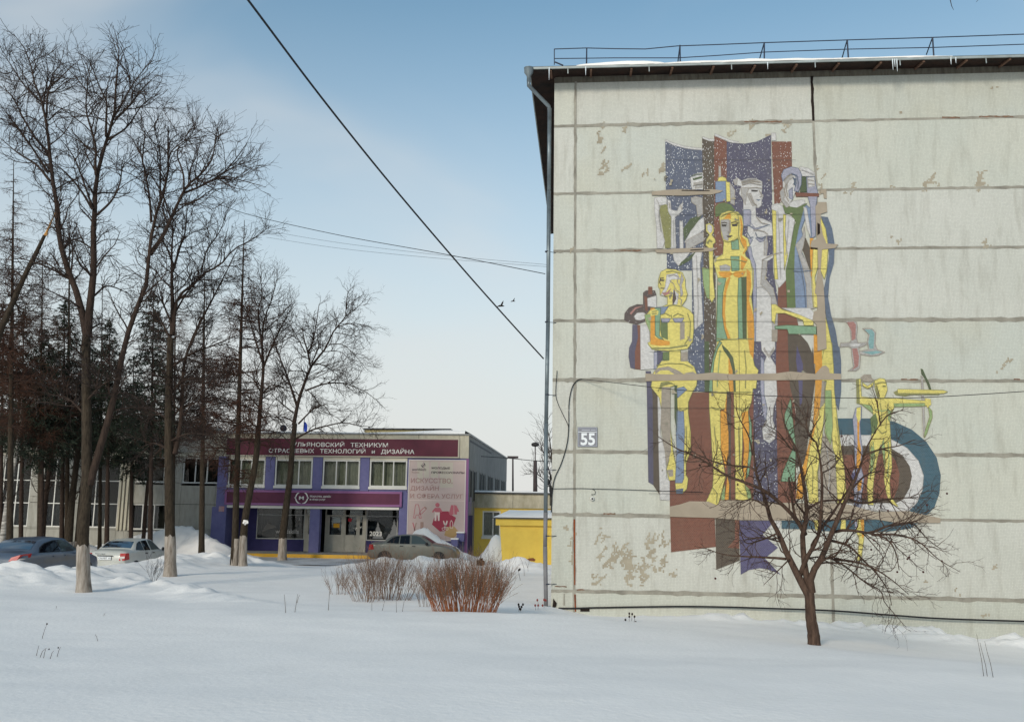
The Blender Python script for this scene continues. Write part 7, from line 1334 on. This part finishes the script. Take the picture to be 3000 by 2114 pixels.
# birch at the left edge
Yb = 42; x = float(onY(14, 1500, Yb)[0]); z = gz1(x, Yb) - .2
bi = empty('birch_tree', (x, Yb, z), label='pale white birch stem at the very left edge', cat='tree')
M_birch = mat('birch_bark', rgb(205, 200, 192), c2=rgb(70, 64, 60), scale=3, detail=3, stretch=(.6, .6, 3), bump=.3)
MB().tube(spline([(x, Yb, z), (x + .1, Yb, z + 3), (x + .35, Yb, z + 6), (x + .3, Yb, z + 9)], 5), list(np.linspace(.16, .05, 16)), 10).build('trunk', M_birch, bi, smooth=True)
g = np.random.default_rng(9); P = np.array([resample([(x, Yb, z + 2), (x + .35, Yb, z + 6), (x + .3, Yb, z + 9)], 16)[0]]); s1 = spawn(P, np.full((1, 16), .05), np.array([34]), (30, 60), (.8, 2.4), 7, .5, .03, .006, .2, .14, .1, g); s2 = spawn(s1[0], s1[1], np.full(34, 10), (30, 60), (.3, 1.0), 5, .6, .01, .005, -.15, .15, .1, g); s3 = spawn(s2[0], s2[1], np.full(len(s2[0]), 3), (30, 60), (.1, .4), 3, .6, .007, .004, -.2, .15, .1, g)
tw = Twigs(); tw.add(s1[0], s1[1], 5); tw.add(s2[0], s2[1], 3); tw.add(s3[0], s3[1], 3); V, F_ = tw.arrays(); np_obj('branches', V, F_, M_bark2, bi, kind='stuff')
# far tree half hidden by the block corner
Yf = 70.; fb = onY(1625, 1480, Yf); root = empty('distant_tree', (fb[0], Yf, 0), label='faint bare tree in the distance showing behind the drainpipe', cat='tree')
LBf = px_limbs([([(1626, 1480), (1622, 1400), (1612, 1300), (1600, 1235)], .14, .02), ([(1622, 1420), (1600, 1350), (1580, 1290)], .07, .015), ([(1624, 1440), (1590, 1400), (1560, 1380)], .06, .015), ([(1626, 1480), (1640, 1380), (1650, 1260)], .1, .02), ([(1620, 1360), (1600, 1300), (1590, 1250)], .05, .012)], Yf, 1.5, 3)
PL = np.stack([a for a, _, _ in LBf]); RL = np.stack([r for _, r, _ in LBf]); g = np.random.default_rng(3); s1 = spawn(PL, RL, np.full(5, 16), (30, 60), (.5, 1.8), 6, .6, .03, .012, .2, .15, .1, g); s2 = spawn(s1[0], s1[1], np.full(len(s1[0]), 6), (30, 60), (.3, .8), 4, .6, .015, .009, .15, .2, .1, g)
tw = Twigs(); tw.add(PL, RL, 6); tw.add(s1[0], s1[1], 4); tw.add(s2[0], s2[1], 3); V, F_ = tw.arrays(); np_obj('branches', V, F_, M_bark2, root); MB().tube([(fb[0], Yf, -.4), tuple(LBf[0][0][0] + np.array([0, 0, .3]))], [.25, .15], 8).build('trunk', M_bark2, root)
# top right twig tip hanging into the sky
Yt = 16.; t0_ = onY(2790, -30, Yt)
tt = empty('hanging_twig', tuple(t0_), label='tips of two thin twigs hanging in at the top right of the sky', cat='twig')
MB().tube([onY(2780, -60, Yt), onY(2784, 0, Yt), onY(2788, 18, Yt), onY(2794, 30, Yt)], [.010, .008, .006, .003], 5).build('twig', M_twig, tt)
MB().tube([onY(2880, -60, Yt), onY(2870, -4, Yt), onY(2860, 6, Yt)], [.010, .006, .003], 5).build('twig', M_twig, tt)

# ================================================================== SHRUBS
def shrub(name, px, py, Y_, w_, h_, n, label, m, seed, lean=.5, m2=None):
    g = np.random.default_rng(seed); c = hit(px, py) if Y_ is None else np.array([Xat(px, Y_), Y_, 0]); c[2] = gz1(c[0], c[1])
    root = empty(name, tuple(c), label=label, cat='shrub')
    a = g.uniform(0, 2 * pi, n); r = np.sqrt(g.uniform(0, 1, n)); bx = c[0] + r * np.cos(a) * w_ * .40; by = c[1] + r * np.sin(a) * w_ * .30; bz = gz(bx, by) - .06
    k = 7; P = np.empty((n, k, 3)); p = np.stack([bx, by, bz], 1); d = nrm(np.stack([np.cos(a) * r * lean, np.sin(a) * r * lean * .7, np.ones(n)], 1) + g.normal(size=(n, 3)) * .10); Ls = h_ * (1.02 - .30 * r ** 2) * g.uniform(.72, 1.05, n)
    for q in range(k): P[:, q] = p; p = p + d * (Ls / (k - 1))[:, None]; d = nrm(d + g.normal(size=(n, 3)) * .09 + np.array([0, 0, .08]))
    R = np.linspace(.0056, .0026, k)[None] * g.uniform(.7, 1.2, n)[:, None]
    s1 = spawn(P, R, np.full(n, 6), (15, 40), (.12, .5), 4, .7, .006, .0022, .25, .1, .3, g); s2 = spawn(s1[0], s1[1], np.full(len(s1[0]), 2), (20, 45), (.06, .25), 3, .7, .004, .002, .2, .15, .2, g)
    tw = Twigs(); tw.add(P, R, 4); V, F_ = tw.arrays(); np_obj('stems', V, F_, m, root, kind='stuff'); tw = Twigs(); tw.add(s1[0], s1[1], 3); tw.add(s2[0], s2[1], 3); V, F_ = tw.arrays(); np_obj('twigs', V, F_, m2 or m, root, kind='stuff')
    return root
M_willow = mat('willow_rust', rgb(176, 106, 64), rough=.85, c2=rgb(134, 90, 64), scale=2.0); M_willow2 = mat('willow_brown', rgb(146, 116, 94), rough=.85, c2=rgb(110, 88, 74), scale=2.0)
shrub('willow_shrub', 1135, 1752, 22.3, 1.45, 1.15, 95, 'left dark brown leafless shrub in the snow before the grey-green car', M_willow2, 51, .45)
shrub('willow_shrub', 1365, 1786, 18.6, 1.5, 1.12, 210, 'right dense rust coloured shrub in the snow by the drainpipe', M_willow, 52, .5, M_willow2)
shrub('willow_shrub', 1255, 1750, 20.5, .7, .65, 12, 'thin grey sprigs between the two brown shrubs', M_willow2, 53, .6)
shrub('willow_shrub', 1075, 1750, 21.5, .7, .85, 22, 'sparse twiggy sprigs at the left of the brown shrubs', M_willow2, 54, .7)
shrub('dry_stalks', 1000, 1735, 23.5, .55, .55, 14, 'small clump of dry stalks left of the shrubs', M_willow2, 55, .3)
shrub('sapling', 447, 1702, None, .18, .62, 6, 'small leafless sapling right in front of the second whitewashed trunk', M_twig, 56, .8)

# ================================================================== WEEDS, BIRDS, SNOW IN FORKS
M_weed = mat('dry_weed', rgb(96, 80, 66), rough=.9, c2=rgb(70, 58, 50), scale=6); M_seed = mat('seed_head', rgb(46, 34, 30), rough=.9); M_seedr = mat('seed_red', rgb(140, 60, 52), rough=.9)
def weed(stems, label, heads=(), hr=.010, m=None, r=.004, hm=None):
    """stems: lists of photo pixels, foot first"""
    f = hit(*stems[0][0]); e = empty('dry_weed', tuple(f), label=label, cat='weed'); Yw = float(f[1]); 
    for s in stems:
        f2 = hit(*s[0]); P = [f2 - np.array([0, 0, .05])] + [onY(x, y, float(f2[1])) for x, y in s[1:]]
        MB().tube(P, list(np.linspace(r, r * .5, len(P))), 5).build('stalk', m or M_weed, e)
    for x, y in heads:
        p = onY(x, y, Yw); MB().lathe([(.3 * hr, -1.3 * hr), (hr, -.4 * hr), (hr, .5 * hr), (.3 * hr, 1.3 * hr)], tuple(p), 7).build('seed_head', hm or M_seed, e)
S8 = lambda p: [(.4355 * x, 1600 + .4355 * y) for x, y in p]
weed([S8([(278, 620), (300, 560), (316, 522)])], 'single dry stalk with a dark seed head at left foreground', S8([(316, 520)]), .011)
weed([S8([(242, 735), (252, 700), (262, 665)]), S8([(260, 748), (285, 705), (312, 682)]), S8([(290, 752), (300, 715), (308, 690)]), S8([(330, 755), (350, 715), (362, 700)]), S8([(378, 742), (395, 700), (408, 675)])], 'cluster of five short dry stalks at left foreground', S8([(330, 690), (392, 680)]), .008)
weed([S8([(1924, 446), (1918, 380), (1912, 320)])], 'upright dry stalk beyond the trampled snow', (), r=.006); weed([S8([(1982, 442), (1995, 370), (2003, 318)]), S8([(1995, 380), (2008, 340), (2018, 325)])], 'forked dry stalk right of the trampled snow', (), r=.006)
weed([S8([(2208, 430), (2214, 350), (2218, 300)])], 'tall thin stalk left of the shrub clump', (), r=.006)
weed([S8([(690, 470), (702, 455), (708, 443)])], 'tiny bent stalk left of centre in the snow'); weed([S8([(665, 636), (650, 605), (640, 590)])], 'tiny pale stalk low in the left foreground'); weed([S8([(376, 418), (380, 405), (382, 397)])], 'tiny stalk before the nearest trunk')
W5 = lambda p: [(2600 + .2472 * x, 1660 + .2472 * y) for x, y in p]
weed([W5([(1145, 1300), (1115, 1100), (1085, 950), (1055, 790)]), W5([(1187, 1296), (1165, 1170), (1120, 1000), (1096, 893)]), W5([(1260, 1308), (1220, 1140), (1180, 1000), (1152, 878)])], 'three slim leaning shoots in the snow at far right', (), r=.0035)
S7 = lambda p: [(960 + .28746 * x, 1600 + .28746 * y) for x, y in p]
weed([S7([(1945, 665), (1950, 620), (1945, 585)]), S7([(1955, 665), (1975, 620), (1995, 580)])], 'dark crumpled weed on the snow crest near the corner', S7([(1945, 590), (1950, 610), (1958, 635), (1975, 615), (1990, 590), (1965, 640)]), .022)
weed([S7([(2145, 640), (2145, 580), (2140, 545)]), S7([(2205, 625), (2205, 570), (2210, 540)]), S7([(2120, 650), (2118, 610), (2115, 590)])], 'reddish dry flower heads at the foot of the drainpipe', S7([(2136, 545), (2205, 542), (2222, 548), (2115, 600), (2145, 600), (2190, 600)]), .022, hm=M_seedr)
weed([(lambda p: [(1580 + .2472 * a, 1500 + .2472 * b) for a, b in p])(q) for q in ([(1065, 1290), (1065, 1230), (1068, 1200)], [(1095, 1290), (1095, 1240), (1098, 1205)], [(1130, 1300), (1128, 1250), (1128, 1230)])], 'little dark dried flowers on the crest under the peeling tiles', [(1580 + .2472 * a, 1500 + .2472 * b) for a, b in [(1066, 1198), (1100, 1204), (1128, 1234), (1066, 1234), (1020, 1272), (1142, 1300)]], .018)
weed([S7([(1965, 345), (1955, 300), (1945, 250), (1955, 225)])], 'crooked stalk with a dark head on the slope before the shed', S7([(1948, 240), (1958, 232)]), .03, r=.008); weed([S7([(2005, 300), (2000, 220), (1980, 150), (1960, 110)]), S7([(2042, 255), (2040, 210), (2055, 140), (2052, 90)]), S7([(2042, 215), (2025, 180), (2015, 150)])], 'thin branching shoots in front of the yellow shed', (), r=.007)
for st, lab in [([S7([(452, 655), (450, 560)]), S7([(552, 652), (582, 545)])], 'two thin upright shoots before the left shrub'), ([S7([(704, 670), (698, 550)]), S7([(757, 665), (780, 550)])], 'pair of thin shoots left of the rust shrub'), ([S7([(8, 640), (18, 460)])], 'single tall shoot at the left of the small stalk clump')]: weed(st, lab, (), r=.005)
# dark object poking from the snow by the shrubs
f = hit(1407, 1655); dk = empty('snow_covered_stump', tuple(f), label='small dark stump poking from the snow behind the rust shrub', cat='stump')
for dx, h in [(-.07, .22), (.03, .30), (.10, .2)]: MB().tube([f + np.array([dx, 0, -.1]), f + np.array([dx * 1.2, 0, h])], [.10, .07], 8).build('stub', M_hole, dk)
# two birds
for px, py, lab, s in [(1467, 896, 'flying bird with raised wings beside the thick cable', 1.0), (1503, 882, 'small flying bird right of the other bird', .6)]:
    p = onY(px, py, 30.); e = empty('flying_bird', tuple(p), label=lab, cat='bird'); q = lambda a, b, c: p + s * np.array([a, b, c])
    MB().tube([q(-.13, 0, -.03), q(-.05, 0, 0), q(.05, .02, .01), q(.12, .03, 0)], [.008, .03 * s, .03 * s, .006], 7).build('body', M_hole, e, smooth=True)
    MB().add([q(-.02, 0, .01), q(.05, 0, .01), q(.09, -.06, .10), q(.10, -.1, .17), q(.03, -.06, .09)], [(0, 1, 2, 4), (4, 2, 3)]).build('wing', M_hole, e); MB().add([q(-.02, .02, .01), q(.05, .02, .01), q(-.02, .12, .05), q(-.12, .18, .03), q(-.06, .1, .04)], [(0, 1, 2, 4), (4, 2, 3)]).build('wing', M_hole, e)
# snow caught in forks
def clump(px, py, Y, r, seed, label):
    """a ragged heap of stuck snow: lumps of many sizes grown into one another"""
    p = onY(px, py, Y); g = random.Random(seed); mb = MB()
    for q in range(11):
        a = g.uniform(0, 2 * pi); d = r * g.uniform(.15, .95); c = (p[0] + d * cos(a), p[1] + g.uniform(-.3, .3) * r, p[2] + d * sin(a) * .75); s_ = r * g.uniform(.22, .5)
        prof = [(s_ * sin(t) * g.uniform(.8, 1.15), -s_ * cos(t) * .85) for t in np.linspace(.15, pi - .15, 6)]; mb.lathe(prof, c, 8)
    mb.build('snow_clump', M_snow, None, smooth=True, label=label, cat='snow')
KK = lambda x, y: (600 + .35714 * x, 1200 + .35714 * y); G2 = lambda x, y: (.34613 * x, 1200 + .34613 * y)
clump(*KK(328, 925), YC - .25, .14, 1, 'large snow lump in the fork of the whitewashed pair')

# ================================================================== groups of alike things
GROUPS = dict(parked_car='cars parked round the college yard', bare_tree='whitewashed bare trees before the college', larch_tree='bare larches behind the whitewashed trees', spruce_tree='dark spruces before the grey wing', tree_trunk='trunks standing before the grey wing',
              willow_shrub='leafless shrubs in the snow', dry_weed='dry weeds poking from the snow', overhead_cable='wires overhead', wall_wire='wires fixed to the tiled wall', lamp_post='distant lamp posts', flying_bird='birds in the sky', planter_box='lilac boxes by the poster')
for o in bpy.data.objects:
    b_ = o.name.split('.')[0]
    if o.parent is None and b_ in GROUPS: o['group'] = GROUPS[b_]
